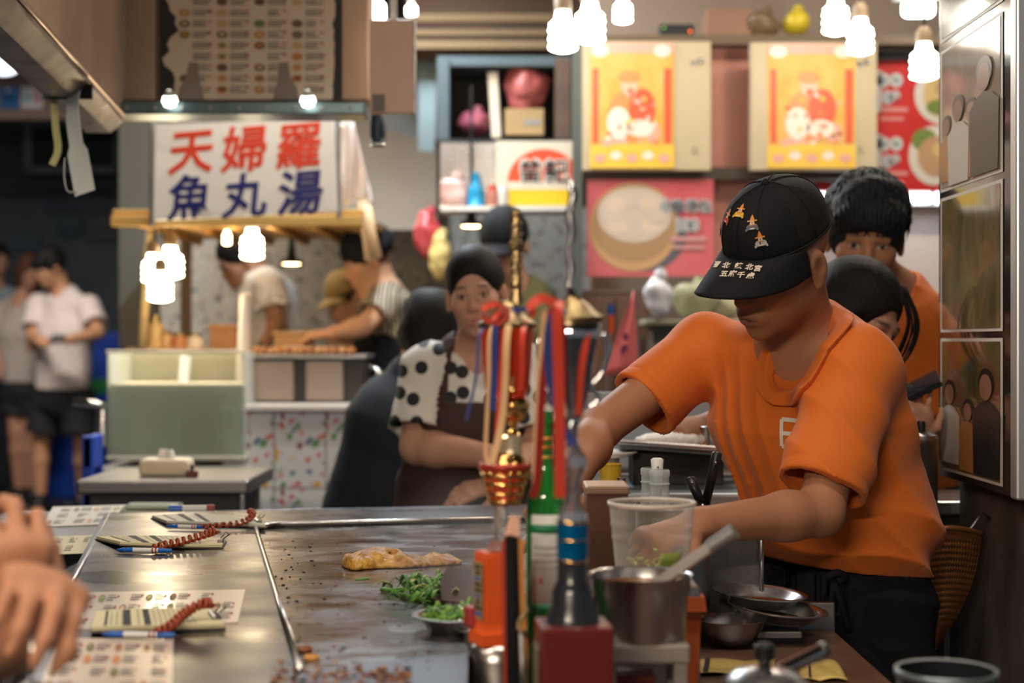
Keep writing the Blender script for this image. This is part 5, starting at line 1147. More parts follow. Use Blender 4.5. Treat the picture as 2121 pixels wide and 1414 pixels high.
for zz in (hz2, 0): mesh_obj('rim', bbox((cxx, dpt / 2, dz + zz), (wx_ + .012, dpt + .012, .012), .003), mat('tank_rim', (.62, .60, .50), .4), ft) if zz == 0 else mesh_obj('top_rim', bbox((cxx, -.002, dz + zz), (wx_ + .012, .014, .010), .003), MATS['bulb_socket'] if False else mat('tank_rim2', (.70, .64, .50), .4), ft)
mesh_obj('stand', bbox((cxx - .01, dpt / 2, dz - o[2] / 2 - .03), (wx_ + .05, dpt + .06, o[2]), .006), mat('white_stand', (.50, .50, .46), .5), ft)
# tiled counter with grill
YK = 5.05; a, b = at(460, 838, YK), at(752, 1050, YK); tcw = b[0] - a[0]
tc_ = thing('tiled_counter', 'white counter clad in fruit-patterned tiles', 'counter', ((a[0] + b[0]) / 2, YK + .3, 0)); ztop = a[2]
mesh_obj('core', box((0, 0, (ztop - .02) / 2), (tcw - .02, .56, ztop - .02)), mat('tile_core', (.30, .30, .30), .6), tc_)
mesh_obj('slab', bbox((0, -.01, ztop - .01), (tcw + .01, .62, .022), .005), mat('slab_white', (.66, .64, .60), .3), tc_)
tw_, thh = rad(108, YK), rad(158, YK); k = 0
for i in range(3):
    for j in range(4):
        w = min(tw_, tcw - i * tw_) - .004
        z1_ = ztop - .024 - j * thh; 
        if w < .02 or z1_ < .1: continue
        q = mesh_obj('tile', box((0, 0, 0), (w, .012, thh - .004)), TILEM, tc_); q.location = (-tcw / 2 + i * tw_ + w / 2, -.288, z1_ - thh / 2)
t = thing('charcoal_grill', 'steel grill box with skewers on the tiled counter', 'grill', at(632, 832, 5.2)); t.location.z = ztop; o = np.array(t.location)
gx0, gx1, gz = at(512, 0, 5.2)[0] - o[0], at(752, 0, 5.2)[0] - o[0], at(0, 742, 5.2)[2] - ztop
mesh_obj('body', box(((gx0 + gx1) / 2, .12, gz / 2), (gx1 - gx0, .24, gz)), mat('grill_dark', (.05, .045, .04), .6), t)
for x0_, x1_ in ((528, 610), (634, 712)):
    A0, A1 = at(x0_, 0, 5.2)[0] - o[0], at(x1_, 0, 5.2)[0] - o[0]; mesh_obj('front_plate', bbox(((A0 + A1) / 2, -.008, gz * .5), (A1 - A0, .014, gz * .9), .004), mat('grill_plate', (.34, .27, .23), .45, .5), t)
mesh_obj('grate', bbox(((gx0 + gx1) / 2, .11, gz + .006), (gx1 - gx0 + .03, .28, .012), .003), STEEL_D, t)
r = random.Random(5)
for k in range(13):
    x = gx0 + (gx1 - gx0) * (.06 + .068 * k); t2_ = thing('meat_skewer', 'glazed meat skewer on the grill, %s from the left' % ('first second third fourth fifth sixth seventh eighth ninth tenth eleventh twelfth thirteenth'.split()[k]), 'skewer', o + (x, .02, gz + .014), group='skewers on the grill')
    mesh_obj('meat', tube([(0, .0, .010), (0.004, .04, .014), (0, .09, .011), (0, .14, .010)], [.010, .013, .011, .009], 8), mat('glazed_meat%d' % (k % 3), [(.55, .22, .06), (.42, .14, .04), (.62, .32, .12)][k % 3], .35), t2_, smooth=True); mesh_obj('stick', tube([(0, -.07, .004), (0, .02, .010)], .0025, 6), MATS['pale_wood'], t2_)
t = thing('serving_platter', 'long white platter at the back of the grill', 'plate', o + (.0, .22, gz + .02)); mesh_obj('dish', lathe([(0, 0), (.07, 0), (.10, .016), (.10, .02), (.07, .006), (0, .005)], 32, sx=1.05, sy=.6), WHITE, t, smooth=True); mesh_obj('foot_ring', lathe([(.06, -.02), (.066, -.02), (.066, 0), (.06, 0)], 32, sx=1.05, sy=.6), WHITE, t, smooth=True)
t = thing('gas_pipe', 'looping steel gas pipe at the end of the grill', 'pipe', o + (gx1 + .03, .05, 0)); mesh_obj('pipe', tube(catmull([(-.04, 0, gz * .8), (.02, -.03, gz * .7), (.0, -.05, gz * .3), (.03, -.02, .01)], 6), .010, 8), STEEL, t, smooth=True); mesh_obj('valve', lathe([(0, 0), (.02, .0), (.02, .03), (0, .03)], 14, (.02, -.02, 0)), BRASS, t)
# goods behind the tank: baskets, jars, bright paper bag
bt = counter('goods_table', 'cluttered wooden table behind the fish tank', 0, 5.62, 6.10, at(270, 0, 5.7)[0], at(700, 0, 5.7)[0], at(0, 720, 5.7)[2], .03, mat('goods_wood', (.30, .17, .08), .6), mat('goods_edge', (.2, .1, .05), .6))
gzz = at(0, 720, 5.7)[2]
def crate(px0, px1, py, label, m, Y=5.72):
    a = at(px0, py, Y); b = at(px1, 720, Y); t = thing('wicker_basket', label, 'basket', ((a[0] + b[0]) / 2, Y + .06, gzz)); w, h = b[0] - a[0], a[2] - gzz
    for i in range(4): mesh_obj('weave_band', bbox((0, 0, h * (.14 + .24 * i)), (w * (1 - .02 * (i % 2)), .12, h * .21), .006), m, t)
    mesh_obj('rim', bbox((0, 0, h), (w * 1.05, .13, .012), .004), m, t)
crate(432, 490, 676, 'brown woven basket behind the fish tank', mat('wicker', (.38, .17, .06), .6)); crate(566, 646, 690, 'steel-banded brown basket beside the white shirt', mat('wicker2', (.45, .27, .12), .5))
for k, (px, py, w, c) in enumerate(((322, 652, 18, (.55, .38, .16)), (345, 684, 16, (.50, .30, .12)), (372, 688, 20, (.40, .16, .06)), (405, 690, 18, (.62, .55, .45)))):
    a = at(px, py, 5.75); t = thing('condiment_jar', '%s jar on the goods table, %s' % (['tall amber', 'squat tan', 'brown', 'pale'][k], ['under the bulb cluster', 'next to the tall amber jar', 'in the middle of the jars', 'beside the woven basket'][k]), 'jar', (a[0], 5.75, gzz)); h = a[2] - gzz; w = rad(w, 5.75)
    mesh_obj('body', lathe([(0, 0), (w, 0), (w * 1.05, h * .2), (w * .95, h * .65), (w * .6, h * .8), (0, h * .8)], 18), mat('jar%d' % k, c, .3), t, smooth=True); mesh_obj('lid', lathe([(w * .66, h * .8), (w * .66, h), (0, h)], 18), BRASS, t, smooth=True, auto=40)
t = thing('paper_sack', 'tall bright white paper sack between tank and grill', 'bag', at(502, 726, 5.3)); t.location.z = ztop; hs = at(0, 612, 5.3)[2] - ztop
mesh_obj('sack', sheet(lambda u, v: (.024 * math.cos(6.283 * u) * (1 - .25 * v * v) + .01 * v, .02 * math.sin(6.283 * u), hs * v), 16, 8, .001), mat('white_sack', (.82, .78, .74), .5), t, smooth=True); mesh_obj('fold_top', bbox((.010, 0, hs), (.036, .006, .016), .002), MATS['white_sack'], t)
# blue crate edge beside the far counter, small tap
t = thing('blue_crate', 'blue plastic crate standing behind the far counter end', 'crate', at(192, 1030, 4.6)); t.location.z = 0; o = np.array(t.location); zc = at(0, 900, 4.6)[2]
BLU = mat('crate_blue', (.01, .06, .42), .4)
for zz in np.linspace(.06, zc - .05, 7): mesh_obj('slat', bbox((0, 0, zz), (.03, .12, (zc - .1) / 8), .006), BLU, t)
for sy in (-1, 1): mesh_obj('corner_post', bbox((.0, sy * .05, zc / 2), (.034, .02, zc), .006), BLU, t)
t = thing('steel_tap', 'steel lever tap at the left of the fish tank', 'tap', at(200, 850, 5.0)); o = np.array(t.location)
mesh_obj('spout', tube([at(152, 832, 5.0) - o, at(200, 836, 5.0) - o, at(222, 842, 5.02) - o], .012, 10), CHROME, t, smooth=True); mesh_obj('body', lathe([(0, -.10), (.03, -.10), (.024, 0), (.02, .03), (0, .03)], 18, tuple(at(214, 860, 5.06) - o)), STEEL, t, smooth=True, auto=50)

# ------------------------------------------------------------------ middle shelf, steel panel, round red sign
ms = thing('storage_shelf', 'dark storage shelf with bundles above the red arch sign', 'shelf', at(1042, 290, 5.7)); o = np.array(ms.location)
SHD = mat('shelf_blue_grey', (.06, .085, .095), .6); SHB = mat('shelf_dark', (.020, .018, .017), .7)
def pan(x0, y0, x1, y1, Y, th, m, nm, par):
    v, f = panel(x0, y0, x1, y1, Y, th); mesh_obj(nm, ([np.array(p) - o for p in v], f), m, par)
pan(905, 116, 1182, 290, 6.05, .02, SHB, 'back_board', ms); pan(905, 116, 1182, 136, 5.72, .35, SHD, 'top_board', ms); pan(905, 120, 930, 290, 5.70, .35, SHD, 'side_board', ms); pan(1150, 120, 1182, 290, 5.70, .35, mat('shelf_brown', (.10, .06, .04), .6), 'side_board', ms); pan(900, 288, 1190, 296, 5.68, .40, SHB, 'bottom_board', ms)
SB = np.array([0, 0, at(0, 288, 5.68)[2]])
def blob(name, label, cat, px, py, Y, r, col, seed, lump=.02, base=None):
    c = at(px, py, Y); t = thing(name, label, cat, c)
    sdf_obj('wrap', lambda P: ell(P, (0, 0, 0), r) + lump * 1.5 * wob(P, 34, seed) + lump * .6 * wob(P, 80, seed + 1), [-q * 1.5 for q in r], [q * 1.5 for q in r], .009, mat(name + '_film%d' % seed, col, .35, var=.35, vscale=12), t)
    mesh_obj('knot', sphere((.01, 0, r[2] * .9), (.022, .018, .026), 10, 6), MATS[name + '_film%d' % seed], t, smooth=True)
    return t
blob('plastic_bundle', 'large pink-red plastic bundle on the storage shelf', 'bag', 1092, 182, 5.82, (.085, .07, .09), (.50, .13, .12), 3, .016); blob('plastic_bundle', 'small maroon plastic bundle low on the storage shelf', 'bag', 985, 256, 5.82, (.062, .06, .05), (.30, .07, .10), 5, .012)
t = thing('cardboard_box', 'small brown cardboard box under the pink bundle', 'box', at(1086, 286, 5.82)); o = np.array(t.location); mesh_obj('carton', bbox((0, 0, .052), (.145, .13, .10), .003), mat('cardboard', (.36, .23, .10), .7), t); mesh_obj('tape', box((.03, -.0665, .05), (.06, .001, .02)), mat('carton_label', (.25, .24, .22), .6), t)
t = thing('white_plank', 'white plank leaning on the storage shelf', 'plank', at(1030, 286, 5.78)); o = np.array(t.location); mesh_obj('board', bbox((-.010, 0, .118), (.036, .02, .236), .003, ry=-.06), mat('cream_plank', (.62, .54, .42), .5), t); mesh_obj('end_cap', bbox((-.017, 0, .24), (.038, .022, .01), .002, ry=-.06), WHITE, t)
t = thing('steel_backsplash', 'shiny steel sheet left of the red arch sign', 'panel', at(968, 432, 5.66)); o = np.array(t.location); pan(912, 296, 1026, 430, 5.66, .02, STEEL, 'sheet', t); pan(912, 426, 1190, 436, 5.50, .2, WHITE, 'ledge', t)
asn = thing('arch_sign', 'cream sign with a red arch, two outlined characters and yellow band', 'sign', at(1100, 430, 5.60)); o = np.array(asn.location)
pan(1027, 292, 1186, 430, 5.62, .03, mat('arch_cream', (.68, .60, .46), .45), 'board', asn)
pp_ = 1 / F * 5.6; ao = at(1027, 430, 5.615) - o; EX, EZ = (pp_, 0, 0), (0, 0, pp_)
def arc_on(cx, cy, r, m, nm, lift):
    vf = poly_on((0, 0, 0), (1, 0, 0), (0, 0, 1), [(cx + r * math.cos(a), cy + r * math.sin(a) * .92) for a in np.linspace(0, math.pi, 24)]); mesh_obj(nm, ([(ao[0] + p[0] * pp_, ao[1] - lift, ao[2] + p[2] * pp_) for p in vf[0]], vf[1]), m, asn)
arc_on(100, 52, 76, mat('arch_red', (.66, .07, .02), .45), 'red_arch', .001)
def rect_on(x0, y0, x1, y1, m, nm, lift): mesh_obj(nm, ([(ao[0] + x * pp_, ao[1] - lift, ao[2] + y * pp_) for x, y in ((x0, y0), (x1, y0), (x1, y1), (x0, y1))], [(0, 1, 2, 3)]), m, asn)
rect_on(26, 4, 158, 38, mat('arch_yellow', (.72, .44, .01), .45), 'yellow_band', .001); rect_on(26, 38, 158, 54, MATS['arch_cream'], 'white_gap', .0015)
for c_, x in (('曾', 72), ('記', 126)):
    for bold, m, lf, nm in ((.09, mat('outline_white', (.72, .66, .56), .5), .003, 'outline'), (.012, INK, .005, 'character')):
        s = 50 * pp_; vf = text_vf(c_, s, s * bold, .0004); mesh_obj(nm, plane_map(vf, ao + np.array([x * pp_, -lf, 76 * pp_]), (1, 0, 0), (0, 0, 1), (0, -1, 0)), m, asn)
t = thing('blue_spray_bottle', 'blue bottle on the white ledge below the steel sheet', 'bottle', at(986, 428, 5.55)); mesh_obj('body', lathe([(0, 0), (.026, 0), (.028, .04), (.024, .07), (.014, .09), (.012, .11), (0, .112)], 20), mat('cyan_blue', (.0, .22, .42), .35), t, smooth=True); mesh_obj('cap', lathe([(.013, .1), (.013, .12), (0, .122)], 14), MATS['cyan_blue'], t)
blob('pink_bag', 'pale pink bag on the white ledge', 'bag', 942, 396, 5.57, (.05, .04, .055), (.62, .38, .33), 8, .010)
for k, (px, c) in enumerate(((1020, (.35, .12, .08)), (1042, (.5, .45, .40)))):
    t = thing('spice_jar', '%s little jar on the white ledge' % ['red-lidded', 'pale'][k], 'jar', at(px, 428, 5.55)); mesh_obj('body', lathe([(0, 0), (.02, 0), (.021, .05), (.016, .06), (0, .06)], 18), mat('spice%d' % k, c, .4), t, smooth=True, auto=50); mesh_obj('lid', lathe([(.017, .058), (.017, .075), (0, .075)], 18), REDM if k == 0 else WHITE, t, smooth=True, auto=50)
blob('red_bag', 'red plastic bag hanging left of the ledge', 'bag', 888, 484, 6.2, (.06, .04, .10), (.55, .07, .07), 12, .010); blob('yellow_bag', 'yellow and pink bag hanging below the red bag', 'bag', 912, 530, 6.15, (.05, .04, .10), (.72, .55, .20), 15, .010)

# ------------------------------------------------------------------ calendar wall
OC = mat('cream_enamel', (.50, .42, .28), .45, var=.08, vscale=4)
def calendar(label, bx0, bx1, px0, px1, py0, py1, Y, flip=0):
    t = thing('wall_calendar', label, 'poster', at((bx0 + bx1) / 2, py1, Y)); o = np.array(t.location)
    v, f = panel(bx0, py0 - 4, bx1, py1, Y, .05); mesh_obj('cabinet_door', ([np.array(p) - o for p in v], f), OC, t)
    v, f = panel(px0, py0, px1, py1 - 4, Y - .004, .003); pg = mesh_obj('page', ([np.array(p) - o for p in v], f), mat('calendar_yellow', (.62, .32, .045), .5, var=.3, vscale=14, col2=(.66, .44, .13)), t)
    so_ = at(px0, py1 - 4, Y - .0045) - o; q = Y / F; W_, H_ = px1 - px0, py1 - 4 - py0
    R1, R2, PK, GD, SKN, WH = mat('cal_red', (.62, .10, .04), .4), mat('cal_orange', (.72, .25, .08), .4), mat('cal_pink', (.70, .35, .28), .4), mat('cal_gold', (.80, .50, .06), .4), mat('cal_skin', (.66, .42, .30), .4), mat('cal_white', (.78, .66, .58), .4)
    mm = M()
    def dd(cx, cy, rx, ry, mi, l): mm.add(disc_on(so_, (q, 0, 0), (0, 0, q), cx * W_, cy * H_, rx * W_, ry * H_, 0, 22), mi); mm.v[-22:] = [(a, b_ - l, c) for a, b_, c in mm.v[-22:]]
    def rr_(x0, y0, x1, y1, mi, l): mm.add(quad_on(so_, (q, 0, 0), (0, 0, q), x0 * W_, y0 * H_, x1 * W_, y1 * H_), mi); mm.v[-4:] = [(a, b_ - l, c) for a, b_, c in mm.v[-4:]]
    rr_(0, 0, 1, .18, 3, .0006); rr_(.03, .2, .10, .80, 0, .0006); rr_(.88, .2, .97, .80, 0, .0006); rr_(0, .92, 1, 1, 2, .0004)
    for x in (.12, .86): dd(x, .94, .10, .05, 5, .0008)
    dd(.48, .42, .27, .22, 1, .0010); dd(.62, .48, .16, .16, 0, .0012); dd(.34, .36, .14, .13, 5, .0014); dd(.60, .32, .16, .07, 5, .0014); dd(.47, .66, .10, .085, 4, .0016); dd(.47, .73, .13, .05, 1, .0018); dd(.48, .61, .04, .03, 0, .0020); dd(.75, .28, .09, .08, 2, .0012); dd(.30, .20, .16, .05, 2, .0012); dd(.5, .16, .34, .035, 3, .0016)
    r = random.Random(px0)
    for k in range(26): dd(r.uniform(.2, .82), r.uniform(.2, .6), r.uniform(.015, .035), r.uniform(.012, .025), r.randrange(6), .0022)
    for k in range(5): dd(.12 + .19 * k, .08 + .02 * (k % 2), .07, .035, 5 if k % 2 else 2, .0022)
    mesh_obj('print', mm, [R1, R2, PK, GD, SKN, WH], pg)
    for x, y in ((bx1 - 34, py0 + 40), (bx1 - 20, py0 + 36), (bx1 - 34, py1 - 42)):
        p = at(x, y, Y - .002) - o; mesh_obj('door_button', xf(lathe([(0, .006), (.008, .004), (.010, 0)], 12), tuple(p), rx=math.pi / 2), STEEL if y < 200 else OC, t, smooth=True)
    return t
calendar('yellow deity calendar on the left cream cabinet door', 1206, 1472, 1222, 1396, 90, 352, 5.30); calendar('yellow deity calendar on the right cream cabinet door', 1556, 1816, 1590, 1772, 92, 352, 5.30)
# bundles above the calendars
blob('yellow_parcel', 'bright yellow-green parcel on top of the right cabinet', 'bag', 1648, 48, 5.45, (.05, .05, .045), (.62, .48, .03), 21, .008); blob('brown_parcel', 'dull brown parcel beside the yellow one on the cabinet', 'bag', 1580, 50, 5.45, (.06, .05, .045), (.18, .12, .06), 22, .010)
t = thing('router_box', 'black box with tiny lights on top of the left cabinet', 'box', at(1400, 78, 5.42)); mesh_obj('case', bbox((0, 0, .02), (.12, .08, .04), .004), BLACK, t)
mesh_obj('red_led', box((.045, -.041, .014), (.008, .002, .008)), lamp_mat('led_red', (1, .15, .02), 3), t); mesh_obj('green_led', box((-.045, -.041, .026), (.006, .002, .006)), lamp_mat('led_green', (.3, .9, .1), 1.5), t)
# pink dumpling poster
dp = thing('dumpling_poster', 'pink-red poster of a bamboo steamer of dumplings', 'poster', at(1346, 572, 5.34)); o = np.array(dp.location)
v, f = panel(1216, 372, 1478, 572, 5.34, .012); pd = mesh_obj('sheet', ([np.array(p) - o for p in v], f), mat('poster_pink', (.52, .06, .08), .4, var=.35, vscale=3, col2=(.58, .16, .18)), dp)
def poster_print(par, x0, y0, Y, items, oo):
    q = Y / F; so_ = at(x0, y0, Y - .0008) - oo
    ms_ = []; mm = M()
    for it in items:
        kind, m, l = it[0], it[1], it[2]
        if m not in ms_: ms_.append(m)
        mi = ms_.index(m)
        if kind == 'd': vf = disc_on((0, 0, 0), (1, 0, 0), (0, 0, 1), it[3] - x0, y0 - it[4], it[5], it[6], 0, 32)
        elif kind == 'r': vf = quad_on((0, 0, 0), (1, 0, 0), (0, 0, 1), it[3] - x0, y0 - it[6], it[5] - x0, y0 - it[4])
        else: vf = plane_map(text_vf(it[3], it[6], it[6] * it[7], .2), (it[4] - x0, 0, y0 - it[5]), (1, 0, 0), (0, 0, 1), (0, -1, 0))
        mm.add(([(so_[0] + p[0] * q, so_[1] - l * .0006 + p[1] * q * .3, so_[2] + p[2] * q) for p in vf[0]], vf[1]), mi)
    mesh_obj('print', mm, ms_, par)
BAM, BAM2, BUN, BUN2, GOUT, GYIN, SHD_ = mat('bamboo_print', (.36, .22, .12), .4), mat('bamboo_rim_print', (.50, .30, .15), .4), mat('bun_print', (.55, .47, .40), .4), mat('bun_print2', (.62, .50, .40), .4), mat('grey_outline', (.50, .50, .50), .4), mat('slate_ink', (.10, .15, .19), .4), mat('poster_shadow', (.10, .10, .12), .5)
its = [('d', SHD_, 1, 1330, 486, 92, 76), ('d', BAM2, 2, 1312, 470, 92, 92), ('d', BAM, 3, 1312, 462, 86, 80), ('d', BUN, 4, 1314, 444, 76, 58)]
r = random.Random(8)
for k in range(9): its.append(('d', BUN2 if k % 2 else BUN, 5 + .3 * k, 1312 + 48 * math.cos(k * .785) * (k > 0), 446 + 32 * math.sin(k * .785) * (k > 0), 21, 16))
for ch_, x in zip('小籠湯包', (1380, 1404, 1432, 1460)): its += [('t', GOUT, 9, ch_, x, 426, 26, .10), ('t', GYIN, 11, ch_, x, 426, 26, .005)]
its += [('t', GOUT, 9, '100', 1424, 466, 34, .10), ('t', GYIN, 11, '100', 1424, 466, 34, -.01), ('r', mat('poster_faint', (.52, .26, .27), .5), 8, 1388, 490, 1462, 500), ('r', MATS['poster_faint'], 8, 1392, 508, 1458, 516)]
poster_print(pd, 1216, 572, 5.34, its, o)
# red menu board
rm = thing('red_menu_board', 'red menu board with two dishes beside the pillar', 'menu board', at(1890, 398, 5.46)); o = np.array(rm.location)
v, f = panel(1690, 122, 2080, 396, 5.46, .02); rs = mesh_obj('sheet', ([np.array(p) - o for p in v], f), mat('menu_red', (.55, .025, .025), .4, var=.15), rm); v, f = panel(1690, 104, 2080, 124, 5.44, .04); mesh_obj('top_rail', ([np.array(p) - o for p in v], f), DARK, rm)
PW, PF1, PF2, PF3 = mat('plate_print', (.62, .58, .52), .4), mat('noodle_print', (.58, .42, .18), .4), mat('green_print', (.16, .22, .05), .4), mat('meat_print', (.46, .28, .16), .4)
its = [('d', PW, 1, 1952, 196, 58, 62), ('d', PF1, 2, 1958, 196, 46, 50), ('d', PF2, 3, 1944, 222, 26, 16), ('d', PF3, 3, 1962, 182, 26, 20), ('d', PW, 1, 1936, 322, 54, 62), ('d', PF2, 2, 1914, 290, 26, 24), ('d', PF3, 3, 1940, 324, 40, 42), ('d', PF1, 4, 1950, 310, 20, 16)]
for yy in (166, 298):
    for x in (1830, 1856): its += [('d', GOUT, 2, x, yy, 14, 15), ('d', GYIN, 3, x + 1, yy + 1, 4, 5), ('d', GYIN, 3, x - 5, yy - 4, 2, 3)]
    its += [('r', GOUT, 2, 1816, yy - 20, 1826, yy + 66)]
    its += [('t', GOUT, 2, '00', 1846, yy + 36, 34, .10), ('t', GYIN, 4, '00', 1846, yy + 36, 34, -.02), ('r', mat('menu_faint', (.58, .22, .20), .5), 2, 1824, yy + 56, 1880, yy + 66), ('r', MATS['menu_faint'], 2, 1824, yy + 76, 1872, yy + 84)]
poster_print(rs, 1690, 396, 5.46, its, o)
# the lower kitchen clutter under the posters
kc = thing('dark_cabinet', 'dark brown cabinet below the dumpling poster', 'cabinet', at(1270, 800, 5.35)); kc.location.z = 0; o = np.array(kc.location); kz = at(0, 600, 5.35)[2]
kx0, kx1 = at(1206, 0, 5.35)[0] - o[0], at(1342, 0, 5.35)[0] - o[0]
mesh_obj('body', bbox(((kx0 + kx1) / 2, .2, kz / 2), (kx1 - kx0, .4, kz), .006), mat('dark_wood', (.07, .035, .025), .5), kc)
for k in (0, 1): 
    d_ = mesh_obj('door', bbox((kx0 + (kx1 - kx0) * (.25 + .5 * k), -.008, kz * .5), ((kx1 - kx0) * .47, .016, kz * .96), .003), mat('dark_wood2', (.10, .05, .032), .5), kc); mesh_obj('handle', bbox((kx0 + (kx1 - kx0) * (.42 + .16 * k), -.022, kz * .6), (.008, .012, .08), .003), STEEL_D, d_)
rk = counter('kitchen_rack', 'pale kitchen rack of bags behind the cook', 0, 5.0, 5.3, at(1330, 0, 5.1)[0], at(1640, 0, 5.1)[0], at(0, 662, 5.1)[2], .02, mat('rack_olive', (.25, .25, .18), .6), DARK)
rkz = at(0, 662, 5.1)[2]
blob('white_bag', 'crumpled white plastic bag hanging under the poster', 'bag', 1362, 610, 5.0, (.048, .04, .07), (.70, .72, .78), 31, .010)
blob('olive_sack', 'olive green sack on the kitchen rack', 'bag', 1442, 622, 5.12, (.075, .06, .065), (.38, .38, .24), 32, .012); blob('pale_sack', 'pale yellowish sack at the back of the kitchen rack', 'bag', 1500, 632, 5.2, (.07, .05, .055), (.55, .52, .36), 33, .012)
t = thing('pink_pennant', 'pink triangular cloth pennant with dark blots hanging on a pole', 'flag', at(1290, 790, 4.6)); o = np.array(t.location); tri = [at(1312, 604, 4.6), at(1248, 780, 4.58), at(1322, 766, 4.6)]
mesh_obj('cloth', sheet(lambda u, v: tuple(tri[0] * (1 - v) + (tri[1] * (1 - u) + tri[2] * u) * v - o + (0, .012 * math.sin(5 * u + 2 * v), 0)), 8, 10, .002), mat('pink_cloth', (.62, .13, .13), .7, var=.2), t, smooth=True)
for u, v, rr2 in ((.5, .72, .012), (.45, .55, .008), (.55, .86, .009)): mesh_obj('blot', disc_on(tuple(tri[0] * (1 - v) + (tri[1] * (1 - u) + tri[2] * u) * v - o + (0, -.012, 0)), (1, 0, 0), (0, 0, 1), 0, 0, rr2, rr2 * 1.5), mat('flag_ink', (.18, .03, .10), .7), t)
mesh_obj('pole', tube([at(1316, 596, 4.61) - o, at(1326, 900, 4.61) - o, np.array([at(1328, 1010, 4.61)[0], 4.61, 0]) - o], .006, 8), STEEL_D, t)
t = thing('small_banner', 'small red and blue banner beside the pink pennant', 'flag', at(1262, 690, 4.8)); o = np.array(t.location); 
for y0, y1, m in ((630, 652, mat('banner_blue', (.02, .08, .28), .6)), (652, 690, mat('banner_red', (.55, .08, .02), .6))): mesh_obj('band', sheet(lambda u, v: tuple(at(1257 + 14 * u, y0 + (y1 - y0) * v, 4.8 + .004 * math.sin(6 * u)) - o), 4, 4, .002), m, t)
mesh_obj('stick', tube([at(1257, 624, 4.8) - o, np.array([at(1258, 800, 4.8)[0], 4.8, 0]) - o], .004, 6), STEEL_D, t)

# ------------------------------------------------------------------ far left walkway
t = thing('accessible_sign', 'blue square sign with a white wheelchair symbol', 'sign', at(20, 225, 10.58)); o = np.array(t.location); q = 10.56 / F
mesh_obj('plate', bbox((0, 0, 23 * q), (40 * q, .02, 46 * q), .015), mat('sign_blue', (.01, .15, .42), .4), t)
sy_ = M(); Yv = -.012
def ws_(pts, w): sy_.add(([(p[0], Yv, p[2]) for p in tube([(x * q, 0, y * q) for x, y in pts], w * q, 6)[0]], tube([(x * q, 0, y * q) for x, y in pts], w * q, 6)[1]))
sy_.add(([(p[0], Yv - .001, p[2]) for p in [((-2 + 4 * math.cos(a)) * q, 0, (38 + 4 * math.sin(a)) * q) for a in np.linspace(0, 6.283, 13)[:-1]]], [tuple(range(12))]))
ws_([(-3, 33), (-2, 22), (8, 22), (12, 12), (15, 13)], 1.7); ws_([(-2, 28), (6, 28)], 1.5); ws_([(-6, 26), (-10, 20), (-9, 13), (-3, 9), (4, 10), (8, 16)], 1.5)
mesh_obj('symbol', sy_, mat('sign_symbol', (.75, .78, .80), .4), t)
t = thing('restroom_sign', 'white square sign with blue and pink figures', 'sign', at(67, 225, 10.58)); mesh_obj('plate', bbox((0, 0, 23 * q), (48 * q, .02, 46 * q), .015), mat('sign_cream', (.68, .64, .60), .4), t)
for x, m in ((-10, mat('fig_blue', (.25, .48, .58), .5)), (11, mat('fig_pink', (.62, .22, .22), .5))):
    mm = M(); mm.add(disc_on((x * q, -.0105, 34 * q), (1, 0, 0), (0, 0, 1), 0, 0, 4.5 * q, 4.5 * q)); mm.add(poly_on((x * q, -.0105, 0), (1, 0, 0), (0, 0, 1), [(-7 * q, 10 * q), (7 * q, 10 * q), (6 * q, 28 * q), (-6 * q, 28 * q)])); mesh_obj('figure', mm, m, t)
ac = thing('window_air_conditioner', 'grey-framed air conditioner in the dark far wall', 'air conditioner', at(148, 356, 12.7)); o = np.array(ac.location); q2 = 12.7 / F
mesh_obj('body', bbox((0, .25, 52 * q2), (190 * q2, .4, 104 * q2), .01), mat('ac_dark', (.06, .065, .075), .6), ac)
for c, s in (((0, 0, 4 * q2), (192 * q2, .05, 14 * q2)), ((0, 0, 100 * q2), (192 * q2, .05, 8 * q2)), ((-90 * q2, 0, 52 * q2), (16 * q2, .05, 104 * q2)), ((92 * q2, 0, 52 * q2), (8 * q2, .05, 104 * q2))): mesh_obj('frame', bbox(c, s, .008), mat('ac_frame', (.30, .30, .34), .5), ac)
for k in range(11): mesh_obj('louvre', box((0, .02, (14 + 8 * k) * q2), (172 * q2, .03, .008), rx=.5), mat('ac_louvre', (.11, .12, .14), .5), ac)
for k, (x0, y0, x1, y1, c, lb_) in enumerate(((92, 395, 226, 440, (.03, .045, .075), 'long dark blue shop board on the far wall'), (120, 448, 170, 490, (.02, .06, .08), 'small teal notice on the far wall'), (180, 450, 245, 500, (.05, .05, .06), 'grey notice on the far wall'), (20, 485, 80, 520, (.05, .09, .13), 'pale blue screen on the far wall'))):
    t = thing('wall_notice', lb_, 'notice', at((x0 + x1) / 2, y1, 13.1)); o = np.array(t.location); v, f = panel(x0, y0, x1, y1, 13.1, .03); mesh_obj('board', ([np.array(p) - o for p in v], f), mat('notice%d' % k, c, .5), t); v, f = panel(x0 + 6, y0 + 8, x1 - 6, y0 + 14, 13.09, .01); mesh_obj('band', ([np.array(p) - o for p in v], f), mat('notice_band', (.10, .11, .13), .5), t)
